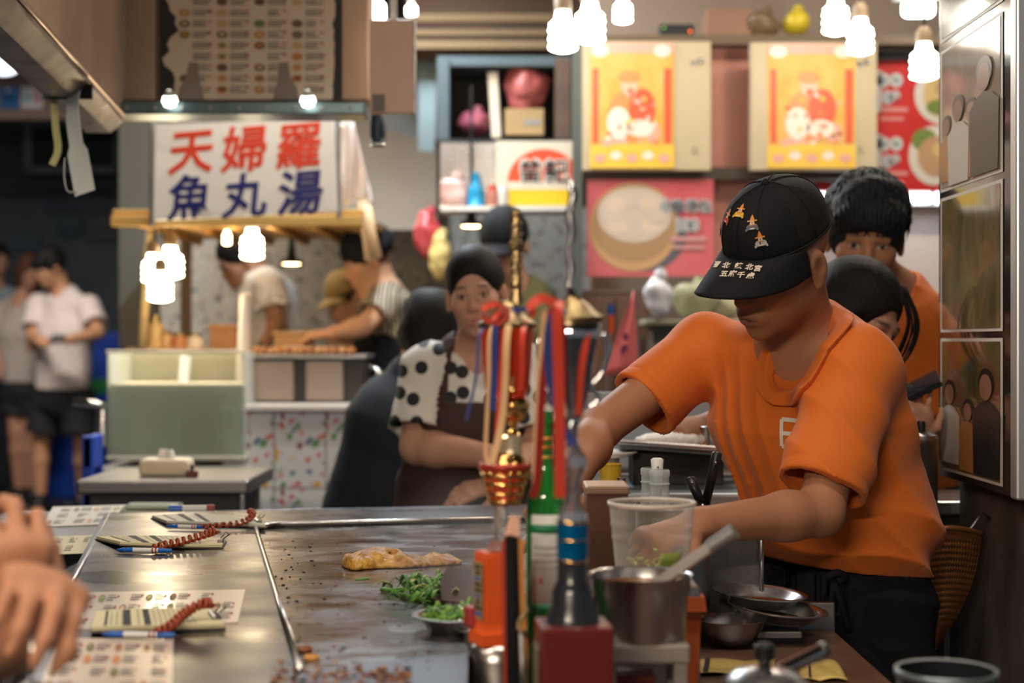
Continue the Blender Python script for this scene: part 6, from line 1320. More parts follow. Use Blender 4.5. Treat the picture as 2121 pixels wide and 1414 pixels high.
for k, (x0, x1, y0, lb_) in enumerate(((92, 176, 850, 'low blue recycling bin behind the standing man'), (176, 246, 684, 'tall blue recycling bin at the wall post'))):
    Yb = 11.3 + .3 * k; a, b = at(x0, y0, Yb), at(x1, 0, Yb); t = thing('recycling_bin', lb_, 'bin', ((a[0] + b[0]) / 2, Yb + .25, 0)); h = a[2]; w = b[0] - a[0]
    mesh_obj('body', bbox((0, 0, h * .46), (w, .45, h * .92), .02), BLU, t); mesh_obj('green_band', bbox((0, -.228, h * (.86 if k == 0 else .66)), (w * .98, .012, h * (.20 if k == 0 else .09)), .004), mat('bin_green', (.02, .22, .05), .5), t); mesh_obj('lid', bbox((0, 0, h * .95), (w * 1.03, .48, h * .08), .015), BLU, t)
# ------------------------------------------------------------------ people: one continuous skin, clothes and hair as children
def frame_of(fwd, up=(0, 0, 1)):
    f = nrm(fwd); l = nrm(np.cross(up, f)); u = np.cross(f, l); return np.stack([l, f, u], 1)     # columns: person's left, forward, up
def head_sdf(P, H, R, s, smooth_face=False):
    q = ((P - _v(H)) @ R.astype(f32)) / s; x = np.abs(q[:, 0]); Q = np.stack([x, q[:, 1], q[:, 2]], 1)
    d = ell(q, (0, -.015, .045), (.075, .097, .088)); d = smin(d, ell(q, (0, .030, -.022), (.061, .066, .082)), .03)
    d = smin(d, ell(q, (0, .036, -.072), (.047, .052, .042)), .03); d = smin(d, ell(q, (0, .076, -.098), (.018, .016, .016)), .025)
    d = smin(d, ell(Q, (.040, .060, -.020), (.024, .026, .022)), .02); d = smin(d, ell(Q, (.024, .084, .026), (.026, .012, .010)), .016)
    d = smax(d, -ell(Q, (.032, .104, .006), (.019, .018, .011)), .012); d = smin(d, ell(Q, (.0315, .0785, .006), (.0135, .0125, .0115)), .004)
    d = smin(d, ell(Q, (.0315, .0835, .0155), (.018, .009, .0045)), .006)
    d = smin(d, cone(q, (0, .088, .018), (0, .108, -.026), .007, .0115), .012); d = smin(d, ell(Q, (.0115, .098, -.031), (.009, .010, .008)), .006)
    d = smin(d, ell(q, (0, .088, -.060), (.030, .016, .022)), .012); d = smin(d, ell(q, (0, .100, -.0575), (.022, .0075, .0050)), .004); d = smin(d, ell(q, (0, .0985, -.0705), (.0195, .0085, .0065)), .004)
    d = smax(d, -ell(q, (0, .112, -.0635), (.021, .012, .0016)), .003)
    ear = np.maximum(ell(Q, (.080, -.008, -.004), (.010, .021, .033)), -ell(Q, (.094, -.002, .002), (.010, .012, .022))); d = smin(d, ear, .008); d = smin(d, ell(Q, (.081, .000, -.032), (.007, .009, .009)), .006)
    return d * s
def head_tint(V, H, R, s, skin, hair, stubble=0.0, lip=(.36, .13, .10), eyes=True, brow=True):
    q = ((V - _v(H)) @ R.astype(f32)) / s; x = np.abs(q[:, 0]); Q = np.stack([x, q[:, 1], q[:, 2]], 1); c = np.tile(_v(skin), (len(V), 1))
    def mix(mask, col): c[:] = c * (1 - mask[:, None]) + _v(col) * mask[:, None]
    def soft(d, w): return np.clip(.5 - d / w, 0, 1)
    cheek = soft(ell(Q, (.042, .07, -.03), (.03, .03, .025)), .03); mix(cheek * .25, (skin[0] * 1.05, skin[1] * .78, skin[2] * .72))
    mix(soft(ell(q, (0, .108, -.028), (.02, .02, .016)), .02) * .25, (skin[0], skin[1] * .75, skin[2] * .7))
    l1 = np.minimum(ell(q, (0, .100, -.0575), (.0225, .012, .0055)), ell(q, (0, .0985, -.0705), (.020, .012, .0072))); mix(soft(l1, .004) * .85, lip); mix(soft(ell(q, (0, .10, -.0635), (.021, .02, .0016)), .002), (.03, .012, .012))
    if eyes:
        mix(soft(ell(Q, (.0315, .092, .0045), (.0125, .02, .0045)), .003), (.50, .44, .40)); mix(soft(ell(Q, (.0315, .092, .0045), (.0062, .02, .0062)), .002) * (np.abs(q[:, 2] - .0045) < .0052), (.02, .012, .010)); mix(soft(np.abs(ell(Q, (.0315, .092, .0055), (.0145, .02, .0065))) - .0012, .003) * (q[:, 2] > .004) * .8, (.03, .02, .016))
    if brow: mix(soft(ell(Q, (.033, .09, .030 - 0), (.021, .03, .0042)), .005) * .85, hair)
    if stubble:
        m = soft(np.minimum(ell(Q, (.03, .05, -.085), (.05, .06, .035)), ell(q, (0, .1, -.05), (.03, .03, .02))), .03); mix(m * stubble, (skin[0] * .55, skin[1] * .55, skin[2] * .6))
    side = soft(ell(Q, (.075, .006, .030), (.02, .020, .05)), .02); mix(side * stubble * 1.3 if stubble else side * 0, hair)
    inear = soft(ell(Q, (.090, -.002, .002), (.010, .010, .018)), .008); mix(inear * .5, (skin[0] * .6, skin[1] * .45, skin[2] * .4))
    return c
def hand_segs(w, d, n, side, curl=(.3, .5, .4), spread=.10, s=1.0, thumb=(.7, .3)):
    """finger bones of a hand: w wrist, d pointing to the knuckles, n back-of-hand direction, side +1/-1 = where the thumb leaves"""
    w, d = np.array(w, float), nrm(d); n = np.array(n, float); n = nrm(n - d * (n @ d)); t = np.cross(d, n) * side; out = []
    out.append(('palm', w, w + d * .085 * s, t, n))
    L = [.040, .045, .041, .032]; off = [.030, .010, -.011, -.030]; rr_ = [.0090, .0093, .0088, .0078]
    for k in range(4):
        p = w + d * (.086 - .004 * abs(k - 1)) * s + t * off[k] * s; a = 0; sp = spread * (1.5 - k) * .5
        segs = [p]
        for j, ln in enumerate((L[k], L[k] * .62, L[k] * .5)):
            a += curl[j] if not hasattr(curl[0], '__len__') else curl[k][j]
            dd = d * math.cos(a) - n * math.sin(a) + t * sp * math.cos(a); p = p + nrm(dd) * ln * s; segs.append(p)
        out.append(('finger', segs, rr_[k] * s))
    p = w + d * .028 * s + t * .030 * s; dd = nrm(d * .65 + t * thumb[0] - n * thumb[1]); p1 = p + dd * .040 * s; dd2 = nrm(d * .9 + t * thumb[0] * .25 - n * thumb[1] * 1.2); p2 = p1 + dd2 * .030 * s; p3 = p2 + nrm(dd2 + d * .2 - t * .2) * .024 * s
    out.append(('finger', [p, p1, p2, p3], .0105 * s)); return out
def hand_sdf(P, segs):
    d = None
    for g in segs:
        if g[0] == 'palm':
            e = econe(P, g[1], g[2], (.027, .019), (.040, .0145), g[3])
        else:
            r = g[2]; e = None
            for k in range(3):
                c = cone(P, g[1][k], g[1][k + 1], r * (1 - .07 * k), r * (.93 - .09 * k)); e = c if e is None else smin(e, c, .004)
        d = e if d is None else smin(d, e, .008)
    return d
def limb(P, pts, rs, k=.02):
    d = None
    for a, b, r0, r1 in zip(pts, pts[1:], rs, rs[1:]):
        c = cone(P, a, b, r0, r1); d = c if d is None else smin(d, c, k)
    return d

SKINM = attr_mat('human_skin', .56, sss=.12, bump=.05, bscale=160, spec=.3)
def bounds(pts, m): a = np.array(pts); return a.min(0) - m, a.max(0) + m
def human(name, label, J, look, h=.006):
    """J: joints in metres; look: colours, clothes and hair"""
    g = lambda k: np.array(J[k], float)
    H, R, s = g('head'), frame_of(J['face'], J.get('up', (0, 0, 1))), J.get('hs', 1.0)
    nb, pv, sl, sr = g('nb'), g('pv'), g('sl'), g('sr'); lat = nrm(sl - sr); chest = J.get('chest'); chest = np.array(chest) if chest is not None else nb * .62 + pv * .38
    bw = look.get('build', 1.0); tw = look.get('chest', (.165, .11)); ww = look.get('waist', (.15, .11))
    arms = []
    for S_ in 'lr':
        if 'e' + S_ in J: arms.append((g('s' + S_), g('e' + S_), g('w' + S_), S_))
    legs = []
    if 'al' in J:
        for S_ in 'lr': legs.append((g('h' + S_), g('k' + S_), g('a' + S_)))
    hands = J.get('hands', {})
    jaw = H + R @ (np.array([0, -.025, -.055]) * s); nbot = nb * .75 + chest * .25
    base = J.get('base', (pv[0], pv[1], 0.0)); root = thing(name, label, 'person', base, group=look.get('group'))
    ar = look.get('arm', (.046, .037, .026)); ns = look.get('neck', .056)
    def skin(P):
        d = head_sdf(P, H, R, s); d = smin(d, cone(P, jaw, nb, ns * s, ns * 1.08 * s), .03); d = smin(d, cone(P, nb, nbot, ns * 1.05, look.get('chest_r', .075)), .03)
        d = smin(d, econe(P, nbot, chest, (tw[0] * .55, tw[1] * .7), (tw[0] - .02, tw[1] - .02), lat), .05); d = smin(d, econe(P, chest, pv, (tw[0] - .02, tw[1] - .02), (ww[0] - .015, ww[1] - .015), lat), .04)
        for a, b, c, S_ in arms:
            d = smin(d, limb(P, [nbot * .4 + a * .6, a, b], [ar[0] * 1.0, ar[0], ar[1]]), .04); d = smin(d, limb(P, [b, b * .72 + c * .28, c], [ar[1], ar[1] * 1.0, ar[2]]), .015)
            if S_ in hands: d = smin(d, hand_sdf(P, hands[S_]), .014)
        for a, b, c in legs:
            d = smin(d, limb(P, [a, b, b * .7 + c * .3, c], [.078, .053, .054, .036]), .03)
        return d
    pts = [H + .0, H + R[:, 2] * .1, nb, pv, sl, sr] + [x for a in arms for x in a[1:3]] + [x for l in legs for x in l]
    for S_ in hands: pts += [x for q in hands[S_] for x in ([q[1], q[2]] if q[0] == 'palm' else q[1])]
    lo, hi = bounds(pts, .17)
    sk = look['skin']
    def tint(V):
        c = head_tint(V, H, R, s, sk, look.get('brow', (.02, .015, .012)), look.get('stubble', 0.0), look.get('lip', (sk[0] * .82, sk[1] * .55, sk[2] * .55)))
        far = np.linalg.norm(V - _v(H), axis=1) > .17 * s; c[far] = sk; return c
    body = sdf_obj('body', skin, lo, hi, h, SKINM, root, tint, org=base)
    # shirt
    sh = look.get('shirt')
    if sh:
        lw = sh.get('loose', .014); slv = sh.get('sleeve', .62); sr_ = sh.get('sr', (.068, .066)); neckr = sh.get('neck', .075); hem = np.array(sh.get('hem', pv)); hn = sh.get('hem_n', (0, 0, -1))
        nck = nb + R[:, 1] * .012; fo = sh.get('folds', .004); sd_ = sh.get('seed', 1)
        def cloth(P):
            d = econe(P, nb * .92 + chest * .08, chest, (tw[0] * .62, tw[1] * .72), (tw[0] + lw, tw[1] + lw), lat); d = smin(d, econe(P, chest, pv, (tw[0] + lw, tw[1] + lw), (ww[0] + lw, ww[1] + lw), lat), .04)
            hol = None; d0 = d; att = 1.0
            for a, b, c, S_ in arms:
                e = a + (b - a) * slv; d = smin(d, cone(P, nb * .45 + a * .55 - (0, 0, .012), a, .055, sr_[0]), .05)
                t_ = cone(P, a, e + (e - a) * .25, sr_[0], sr_[1] + (sr_[1] - sr_[0]) * .25); t_ = np.maximum(t_, half(P, e, b - a)); ho = np.maximum(np.maximum(cone(P, e - (e - a) * .25, e + (e - a), sr_[1] - .014, sr_[1] - .014), -half(P, e - nrm(b - a) * .035, b - a)), .006 - d0); hol = ho if hol is None else np.minimum(hol, ho)
                d = smin(d, t_, .022); att = att * np.clip(np.abs(half(P, e, b - a)) / .035 + (np.linalg.norm(P - _v(e), axis=1) > .14), 0, 1)
            d = d + fo * att * (.8 * folds(P, lat + np.array([0, 0, .25]), 40, sd_, 2.2, 9) + .4 * folds(P, (.5, .2, .9), 50, sd_ + 3, 2.8, 10))
            if hol is not None: d = np.maximum(d, -hol)
            d = np.maximum(d, half(P, hem, hn)); d = smax(d, -cone(P, nck - R[:, 2] * .0, jaw + R[:, 2] * .05, neckr, neckr * 1.05), .006)
            return d
        lo2, hi2 = bounds([nb, pv, sl, sr, hem] + [x[0] + (x[1] - x[0]) * slv for x in arms], .20)
        sdf_obj('shirt', cloth, lo2, hi2, h, sh['mat'], root, org=base)
    # trousers, shorts or skirt
    pa = look.get('pants')
    if pa and legs:
        fr_ = pa.get('len', 1.0); pr_ = pa.get('r', (.098, .078, .062)); top = np.array(pa.get('top', pv + (pv - chest) * -.05))
        def trou(P):
            d = econe(P, top, pv - (0, 0, .06), (ww[0] + .004, ww[1] + .004), (ww[0] + .012, ww[1] + .012), lat)
            for a, b, c in legs:
                if fr_ <= .55: e = a + (b - a) * fr_ / .5; l = np.maximum(limb(P, [a, a + (e - a) * 1.1], [pr_[0], pr_[1]]), half(P, e, e - a))
                else: e = b + (c - b) * (fr_ - .5) * 2; l = np.maximum(limb(P, [a, b, e], pr_), half(P, e, c - b))
                d = smin(d, l, .03)
            d = np.maximum(d, half(P, top, (0, 0, 1))); return d + .003 * folds(P, (.3, .1, 1), 40, 9, 2, 8)
        lo3, hi3 = bounds([pv, top] + [x for l in legs for x in l[:3]], .16)
        sdf_obj('trousers' if fr_ > .55 else 'shorts', trou, lo3, hi3, max(h, .005), pa['mat'], root, org=base)
    # hair: cap of hair with an oval face opening
    hr = look.get('hair')
    if hr:
        kind = hr.get('kind', 'short'); th = hr.get('th', .012); seed = hr.get('seed', 2)
        def hairf(P):
            q = ((P - _v(H)) @ R.astype(f32)) / s; x = np.abs(q[:, 0]); Q = np.stack([x, q[:, 1], q[:, 2]], 1)
            d = ell(q, (0, -.018, .046), (.075 + th, .097 + th, .088 + th * 1.1))
            if kind == 'tied':
                face = ell(q, (0, .11, -.02), (.068, .075, .092)); d = smax(d, -face, .006); d = np.maximum(d, -(q[:, 2] + .045 + q[:, 1] * .5)); d = smax(d, -ell(Q, (.085, .012, -.01), (.02, .025, .035)), .006)
                if hr.get('bun'): d = smin(d, ell(q, hr['bun'], (.035, .035, .032)), .015)
            elif kind == 'tousled':
                d = d - .008 * np.clip(wob(q, 55, seed), -1, 1) + .0022 * folds(q, (1, .2, .1), 520, seed, 4.0, 60)
                fr = np.stack([q[:, 0], q[:, 1], q[:, 2]], 1); fringe = ell(q, (0, .062, .066), (.082, .050, .040)) + .005 * folds(q, (1, .0, .1), 330, seed + 2, 2.2, 40); d = smin(d, fringe, .02)
                d = smax(d, -ell(q, (0, .115, -.045), (.075, .080, .088)), .006); d = np.maximum(d, -(q[:, 2] + .03 + np.maximum(q[:, 1], 0) * .3 + .010 * wob(q * (1, 1, .2), 90, seed))); d = smax(d, -ell(Q, (.088, .005, -.01), (.02, .022, .03)), .006)
            elif kind == 'long':
                d = smin(d, econe(q, (0, -.045, .02), (0, -.06, -.16), (.085, .055), (.075, .035), (1, 0, 0)), .03); d = smin(d, econe(Q, (.076, .0, .02), (.070, .012, hr.get('drop', -.12)), (.018, .045), (.012, .035), (1, 0, 0)), .02)
                d = smax(d, -ell(q, (0, .11, -.03), (.066, .082, .098)), .006); d = d + .0012 * folds(q, (1, .5, 0), 480, seed, 2.5, 30)
            else:
                d = d + .0025 * folds(q, (1, .3, .2), 260, seed, 2.0, 40); d = smax(d, -ell(q, (0, .115, -.030), (.074, .075, .094)), .006); d = np.maximum(d, -(q[:, 2] + .03 + q[:, 1] * .25)); d = smax(d, -ell(Q, (.088, .005, -.012), (.02, .024, .034)), .006)
            return d * s
        lo4, hi4 = bounds([H], .15 * s); lo4[2] -= .14 * s if kind == 'long' else 0
        sdf_obj('hair', hairf, lo4, hi4, min(h, .0045), mat('hair_%s' % hr.get('name', 'black'), hr.get('col', (.008, .007, .007)), .62, spec=.22, bump=.3, bscale=320, stretch=(1, 1, .15)), root, org=base)
    J['_root'], J['_R'], J['_H'], J['_s'], J['_base'], J['_lat'], J['_chest'] = root, R, H, s, np.array(base, float), lat, chest
    return root
def shoe(root, base, ankle, d, m):
    c = np.array(ankle, float); c[2] = 0.0; d = nrm((d[0], d[1], 0)); c0 = c - np.array(base)
    sdf_obj('shoe', lambda P: np.maximum(smin(econe(P, c - d * .04 + (0, 0, .04), c + d * .15 + (0, 0, .03), (.042, .045), (.045, .030), np.cross(d, (0, 0, 1))), cone(P, c + (0, 0, .05), c + (0, 0, .10), .045, .045), .03), -P[:, 2] + .002), c - .12, c + (.25, .25, .16), .008, m, root, org=base)
# ------------------------------------------------------------------ the cook
ORANGE = mat('orange_cotton', (.68, .145, .010), .75, sheen=.12, bump=.08, bscale=500, var=.06, vscale=9)
BLKCLOTH = mat('black_cotton', (.008, .008, .010), .85, spec=.2, bump=.1, bscale=300)
CK = dict(head=at(1612, 540, 2.47), face=(-.72, -.523, -.45), up=(.12, -.14, 1), hs=.93, nb=at(1660, 700, 2.60), chest=at(1672, 860, 2.63), pv=at(1740, 1180, 2.66),
          sl=at(1772, 772, 2.50), sr=at(1462, 722, 2.74), el=at(1698, 1062, 2.37), wl=at(1448, 1086, 2.27), er=at(1240, 888, 2.60), wr=at(1160, 1030, 2.39))
CB = np.array([CK['pv'][0], CK['pv'][1], 0])
latc = nrm((.72, -.69, 0)); fc = np.array([-.69, -.72, 0])
for S_, sg_ in (('l', 1), ('r', -1)):
    CK['h' + S_] = CK['pv'] + latc * .085 * sg_ - (0, 0, .05); CK['k' + S_] = CK['h' + S_] + (0, 0, -.32) + fc * .02; CK['a' + S_] = np.array([CK['k' + S_][0], CK['k' + S_][1], .07]) - fc * .02
CK['base'] = CB
CK['hands'] = {'l': hand_segs(CK['wl'], CK['wl'] - CK['el'] + (0, 0, -.05), (.1, -.3, 1), -1, (.5, .7, .5)), 'r': hand_segs(CK['wr'], TURN_END - CK['wr'] + (0, -.02, .02), (-.3, -.5, .8), -1, (1.0, 1.1, .7))}
SKC = (.40, .175, .092)
root = human('person', 'cook in a black cap and orange T-shirt bending over the griddle', CK, dict(skin=SKC, chest_r=.066, chest=(.155, .105), waist=(.140, .104), arm=(.044, .0355, .0255), stubble=.35, lip=(.26, .10, .085), brow=(.03, .022, .018),
        pants=dict(mat=BLKCLOTH, r=(.088, .078, .066), top=CK['pv'] + (0, 0, .03))), .0040)
# loose T-shirt, cut to hang from the shoulders
nbk, chk = CK['nb'], CK['chest']; wst = at(1742, 1085, 2.645); hemc = at(1750, 1165, 2.66)
eL = at(1702, 1014, 2.395); eR = at(1332, 838, 2.665)
def cook_shirt(P, hole=True):
    d = econe(P, nbk + (.004, .012, -.035), chk, (.105, .075), (.168, .118), latc); d = smin(d, econe(P, chk, wst, (.168, .118), (.166, .135), latc), .05); d = smin(d, econe(P, wst, hemc, (.170, .138), (.150, .115), latc), .03)
    d = smin(d, ell(P, at(1848, 1082, 2.66), (.052, .06, .045)), .05)
    hol_ = None; d0 = d
    d = smin(d, cone(P, at(1700, 672, 2.64), at(1770, 740, 2.55), .046, .05), .05)
    for a, e, b, r0, r1, sq in ((CK['sl'], eL, CK['el'], .066, .072, .80), (CK['sr'], eR, CK['er'], .060, .066, .84)):
        ax = nrm(e - a); lt = nrm(np.cross(ax, np.array([0, 1.0, 0])))
        d = smin(d, cone(P, nbk * .5 + a * .5 - (0, 0, .020), a, .050, r0), .05)
        t_ = econe(P, a, e + ax * .05, (r0, r0), (r1 * 1.06, r1 * sq), lt); t_ = np.maximum(t_, half(P, e, ax)); hemd = -half(P, e, ax)
        t_ = t_ + .0016 * np.exp(-((hemd - .022) / .0022) ** 2); d = smin(d, t_, .024)
        ho = np.maximum(econe(P, e - ax * .06, e + ax * .06, (r1 * 1.06 - .016, r1 * sq - .015), (r1 * 1.06 - .012, r1 * sq - .012), lt), hemd - .045); ho = np.maximum(ho, .006 - d0); hol_ = ho if hol_ is None else np.minimum(hol_, ho)
    rel = P - _v(nbk); lx = rel @ _v(latc); 
    # drape: long pulls from the far shoulder, diagonal creases on the near side, blousing over the waist
    w1 = np.exp(-((lx + .09) / .07) ** 2) * np.clip((_v([0, 0, nbk[2] - .01]) @ _v([0, 0, 1]) - P[:, 2]) * 8, 0, 1); d = d + .0055 * w1 * folds(P, (.80, -.55, .22), 92, 4, 1.0, 7)
    w2 = np.clip((lx + .03) * 9, 0, 1); d = d + .0034 * w2 * folds(P, (.75, .2, .62), 38, 11, 3.2, 7)
    low = np.clip((wst[2] + .07 - P[:, 2]) * 9, 0, 1); d = d + .006 * low * folds(P, (.35, .2, .92), 44, 17, 2.4, 9)
    d = d + .0022 * wob(P, 34, 23)
    stl = np.exp(-(half(P, CK['sl'] + (0, 0, .0), nrm(eL - CK['sl']) + np.array([.35, 0, .1])) / .0022) ** 2) * (P[:, 0] > CK['sl'][0] - .09); d = d + .0014 * stl
    nk = cone(P, at(1612, 752, 2.50), at(1676, 610, 2.50), .054, .064)
    d = d - .0018 * (np.clip(.020 - np.abs(nk - .008), 0, .004) / .004) + .0012 * np.exp(-((nk - .023) / .002) ** 2)
    if not hole: return d, nk
    d = smax(d, -nk, .004)
    d = np.maximum(d, -hol_); hemn = nrm((-.10, 0, -1)); d = np.maximum(d, half(P, at(1750, 1172, 2.6), hemn))
    return d
lo, hi = bounds([nbk, CK['sl'], CK['sr'], eL, eR, hemc, at(1930, 1100, 2.66)], .15)
sdf_obj('shirt', cook_shirt, lo, hi, .0038, ORANGE, root, org=CB)
def collar(P):
    d, nk = cook_shirt(P, False); return np.maximum(np.abs(d - .0025) - .0068, np.abs(nk - .0075) - .0105)
cl0 = at(1650, 700, 2.55)
sdf_obj('collar', collar, cl0 - (.16, .16, .13), cl0 + (.16, .18, .13), .0026, ORANGE, root, org=CB)
# white character printed on the chest
s_ = .040; strokes = [((-.5, -.5), (-.5, .5)), ((-.5, .5), (.5, .5)), ((-.5, 0), (.42, 0)), ((-.5, -.5), (.5, -.5)), ((.5, .5), (.5, -.5))]
pc_ = at(1640, 900, 2.50); pex = nrm((.90, -.40, -.03)); pey = nrm((-.02, -.10, 1)); pez = nrm(np.cross(pex, pey))
mm = M()
for (x0, y0), (x1, y1) in strokes:
    dx, dy = nrm((x1 - x0, y1 - y0)); nx_, ny_ = -dy * .075, dx * .075; n_ = 10
    for k in range(n_):
        t0, t1_ = k / n_, (k + 1) / n_; q = [(x0 + (x1 - x0) * t + sx * nx_, y0 + (y1 - y0) * t + sx * ny_) for t, sx in ((t0, -1), (t1_, -1), (t1_, 1), (t0, 1))]; mm.add(([(a * s_, b * s_ * 1.12, 0) for a, b in q], [(0, 1, 2, 3)]))
V = np.array([pc_ + pex * p[0] + pey * p[1] for p in mm.v], f32)
for _ in range(14):      # lay the print on the cloth
    dd_ = cook_shirt(V); V = V - (pez * 1.0)[None].astype(f32) * (dd_ - .0012)[:, None] * .8
mesh_obj('chest_print', ([tuple(p) for p in V], mm.f), mat('print_cream', (.75, .68, .60), .6), root, org=CB)
# apron tie at the waist
AP = mat('black_apron', (.010, .010, .013), .8, spec=.2, bump=.1, bscale=200)
ap0 = CK['pv'] + (0, 0, .005)
def apron(P):
    d = econe(P, ap0 + (0, 0, .02), ap0 - (0, 0, .42), (.156, .118), (.172, .128), latc); d = np.maximum(np.abs(d) - .004, half(P, ap0 + (0, 0, .012), (0, 0, 1))); d = np.maximum(d, -half(P, ap0 - fc * .02, fc)); return d + .003 * folds(P, latc + np.array([0, 0, .2]), 38, 5, 2, 8)
sdf_obj('apron', apron, ap0 - (.28, .28, .40), ap0 + (.28, .28, .05), .006, AP, root, org=CB)
kn = at(1728, 1196, 2.50)
mesh_obj('apron_tie', tube(catmull([kn - CB + (-.012, 0, .0), kn - CB + (.004, -.004, .008), kn - CB + (.016, 0, 0), kn - CB + (.004, -.004, -.006)], 4), .007, 8), AP, root, smooth=True)
for dx, dz_ in ((-.012, -.10), (.022, -.085)): mesh_obj('apron_tie', ribbon(catmull([kn - CB, kn - CB + (dx * .5, -.004, dz_ * .5), kn - CB + (dx, -.002, dz_)], 5), .010, .002, (1, 0, .1)), AP, root, smooth=True)
for S_ in 'lr': shoe(root, CB, CK['a' + S_], fc, BLACK)

# ---- the cap, built on the head's own axes
RC, HC = CK['_R'], CK['_H']
CY = math.radians(5); RCY = RC @ np.array([[math.cos(CY), math.sin(CY), 0], [-math.sin(CY), math.cos(CY), 0], [0, 0, 1]]); CS = .915
def hl(p): return HC + RCY @ (np.array(p, float) * CS) - CB
CAPM = mat('black_cap_cotton', (.008, .008, .010), .8, spec=.25, bump=.12, bscale=400); MESHM = mat('black_cap_mesh', (.010, .009, .009), .7, spec=.3, bump=.5, bscale=700)
CC, CR = np.array([0, -.010, .046]), np.array([.0825, .113, .100])
def crown(th, ph):   # th around, ph from 0 (brim line) to 1 (button)
    e = ph * math.pi / 2; x = math.sin(th) * math.cos(e) ** .8; y = math.cos(th) * math.cos(e) ** .8; z = math.sin(e) ** .92
    fz = .012 * max(0, math.cos(th)) * math.sin(e * 1.6)              # stiff raised front panel
    return CC + np.array([x * CR[0], y * (CR[1]) + fz * .8, z * CR[2] - .004 * max(0, -math.cos(th)) * (1 - ph)])
capc = mesh_obj('cap_crown', sheet(lambda u, v: tuple(hl(crown(2 * math.pi * u, v))), 72, 24, .002), [CAPM, MESHM], root, smooth=True)
mi = [1 if (.19 < (i % 72 + .5) / 72 < .81) else 0 for i in range(72 * 24)]; capc.data.polygons.foreach_set('material_index', mi + mi + [0] * (len(capc.data.polygons) - 2 * len(mi)))
for k in range(6):
    th = math.pi / 3 * k + .52 if k in (0, 5) or True else 0
    mesh_obj('panel_seam', tube([hl(crown(th, v) * 1.0 + nrm(crown(th, v) - CC) * .0006) for v in np.linspace(0, .98, 16)], .0011, 6), CAPM, capc, smooth=True)
mesh_obj('top_button', sphere(hl(crown(0, 1.0)), .007, 12, 8), CAPM, capc, smooth=True)
mesh_obj('brow_band', tube([hl(crown(t, .0) + np.array([0, 0, .001])) for t in np.linspace(0, 2 * math.pi, 49)], .0022, 6), CAPM, capc, smooth=True)
def visor(sv, t):
    a = sv * 1.25; rp_ = crown(a, .02); ext = .104 * max(0.0, math.cos(sv * math.pi / 2)) ** .42
    x = rp_[0] * (1 + .02 * t) ; y = rp_[1] - .002 + ext * t; k = (x / .08) ** 2
    return np.array([x, y, .049 - .008 * k - t * (.010 + .030 * k) - .008 * t * t])
vis = mesh_obj('cap_visor', sheet(lambda u, v: tuple(hl(visor(2 * u - 1, v))), 44, 16, .0035), CAPM, root, smooth=True)
# embroidery: small carriages with flame-shaped hats, and two rows of characters
def ray_local(px, py):
    d = np.array([(px - 1060.5) / F, 1.0, -(py - 707.0) / F]); o = np.array([0, 0, CAMZ]); return RCY.T @ (o - HC) / CS, RCY.T @ d / CS
def hit_crown(px, py):
    o, d = ray_local(px, py); best = None
    for th in np.linspace(-1.6, 1.6, 70):
        for ph in np.linspace(.03, .9, 40):
            p = crown(th, ph); q = o + d * ((p - o) @ d) / (d @ d); e = np.linalg.norm(p - q)
            if best is None or e < best[0]: best = (e, th, ph)
    return best[1], best[2]
EMB = [mat('thread_orange', (.72, .24, .03), .6), mat('thread_white', (.66, .60, .55), .6), mat('thread_red', (.42, .06, .05), .6), mat('thread_green', (.03, .22, .08), .6), mat('thread_gold', (.70, .36, .03), .6), mat('thread_grey', (.10, .10, .11), .6), mat('thread_silver', (.45, .42, .42), .6)]
def emb(px, py, sc, body):
    th, ph = hit_crown(px, py); c = crown(th, ph); tx = nrm(crown(th + .02, ph) - crown(th - .02, ph)); ty = nrm(crown(th, ph + .02) - crown(th, ph - .02)); n = nrm(np.cross(tx, ty)); 
    if n @ (c - CC) < 0: n = -n
    mm = M()
    def pg(pts, mi, l): mm.add(([tuple(hl(c + tx * x * sc + ty * y * sc + n * (.0014 + .0004 * l - .0035 * ((x * sc) ** 2 + (y * sc) ** 2) / .0006 * .4)) + 0) for x, y in pts], [tuple(range(len(pts)))]), mi)
    pg([(-.55, -.55), (.55, -.55), (.6, -.2), (.42, .02), (-.42, .02), (-.6, -.2)], body, 0); pg([(-.22, -.5), (.22, -.5), (.22, -.38), (-.22, -.38)], 1, 1); pg([(-.30, -.1), (.30, -.1), (.22, .28), (-.22, .28)], 0, 1); pg([(-.16, -.02), (.16, -.02), (.14, .36), (-.14, .36)], 1, 2); pg([(-.05, .05), (.05, .05), (.05, .3), (-.05, .3)], 5, 3)
    pg([(-.5, .36), (-.30, .30), (.30, .30), (.5, .36), (.22, .48), (.16, .72), (.0, 1.05), (-.16, .72), (-.22, .48)], 0, 1)
    for sx in (-1, 1): pg([(sx * .58 - .1, -.66), (sx * .58 + .1, -.66), (sx * .58 + .1, -.4), (sx * .58 - .1, -.4)], body, 1); pg([(sx * .42 - .07, .30), (sx * .42 + .07, .30), (sx * .42 + .07, .44), (sx * .42 - .07, .44)], 4, 2)
    mesh_obj('embroidered_carriage', mm, EMB, capc)
for px, py, b in ((1494, 476, 3), (1508, 450, 2), (1532, 440, 4), (1557, 465, 5), (1575, 500, 6)): emb(px, py, .0165, b)
def hit_visor(px, py):
    o, d = ray_local(px, py); best = None
    for sv in np.linspace(-.7, .9, 70):
        for t in np.linspace(.04, .98, 36):
            p = visor(sv, t); tt = ((p - o) @ d) / (d @ d); e = np.linalg.norm(p - o - d * tt) + .05 * tt
            if best is None or e < best[0]: best = (e, sv, t)
    return best[1], best[2]
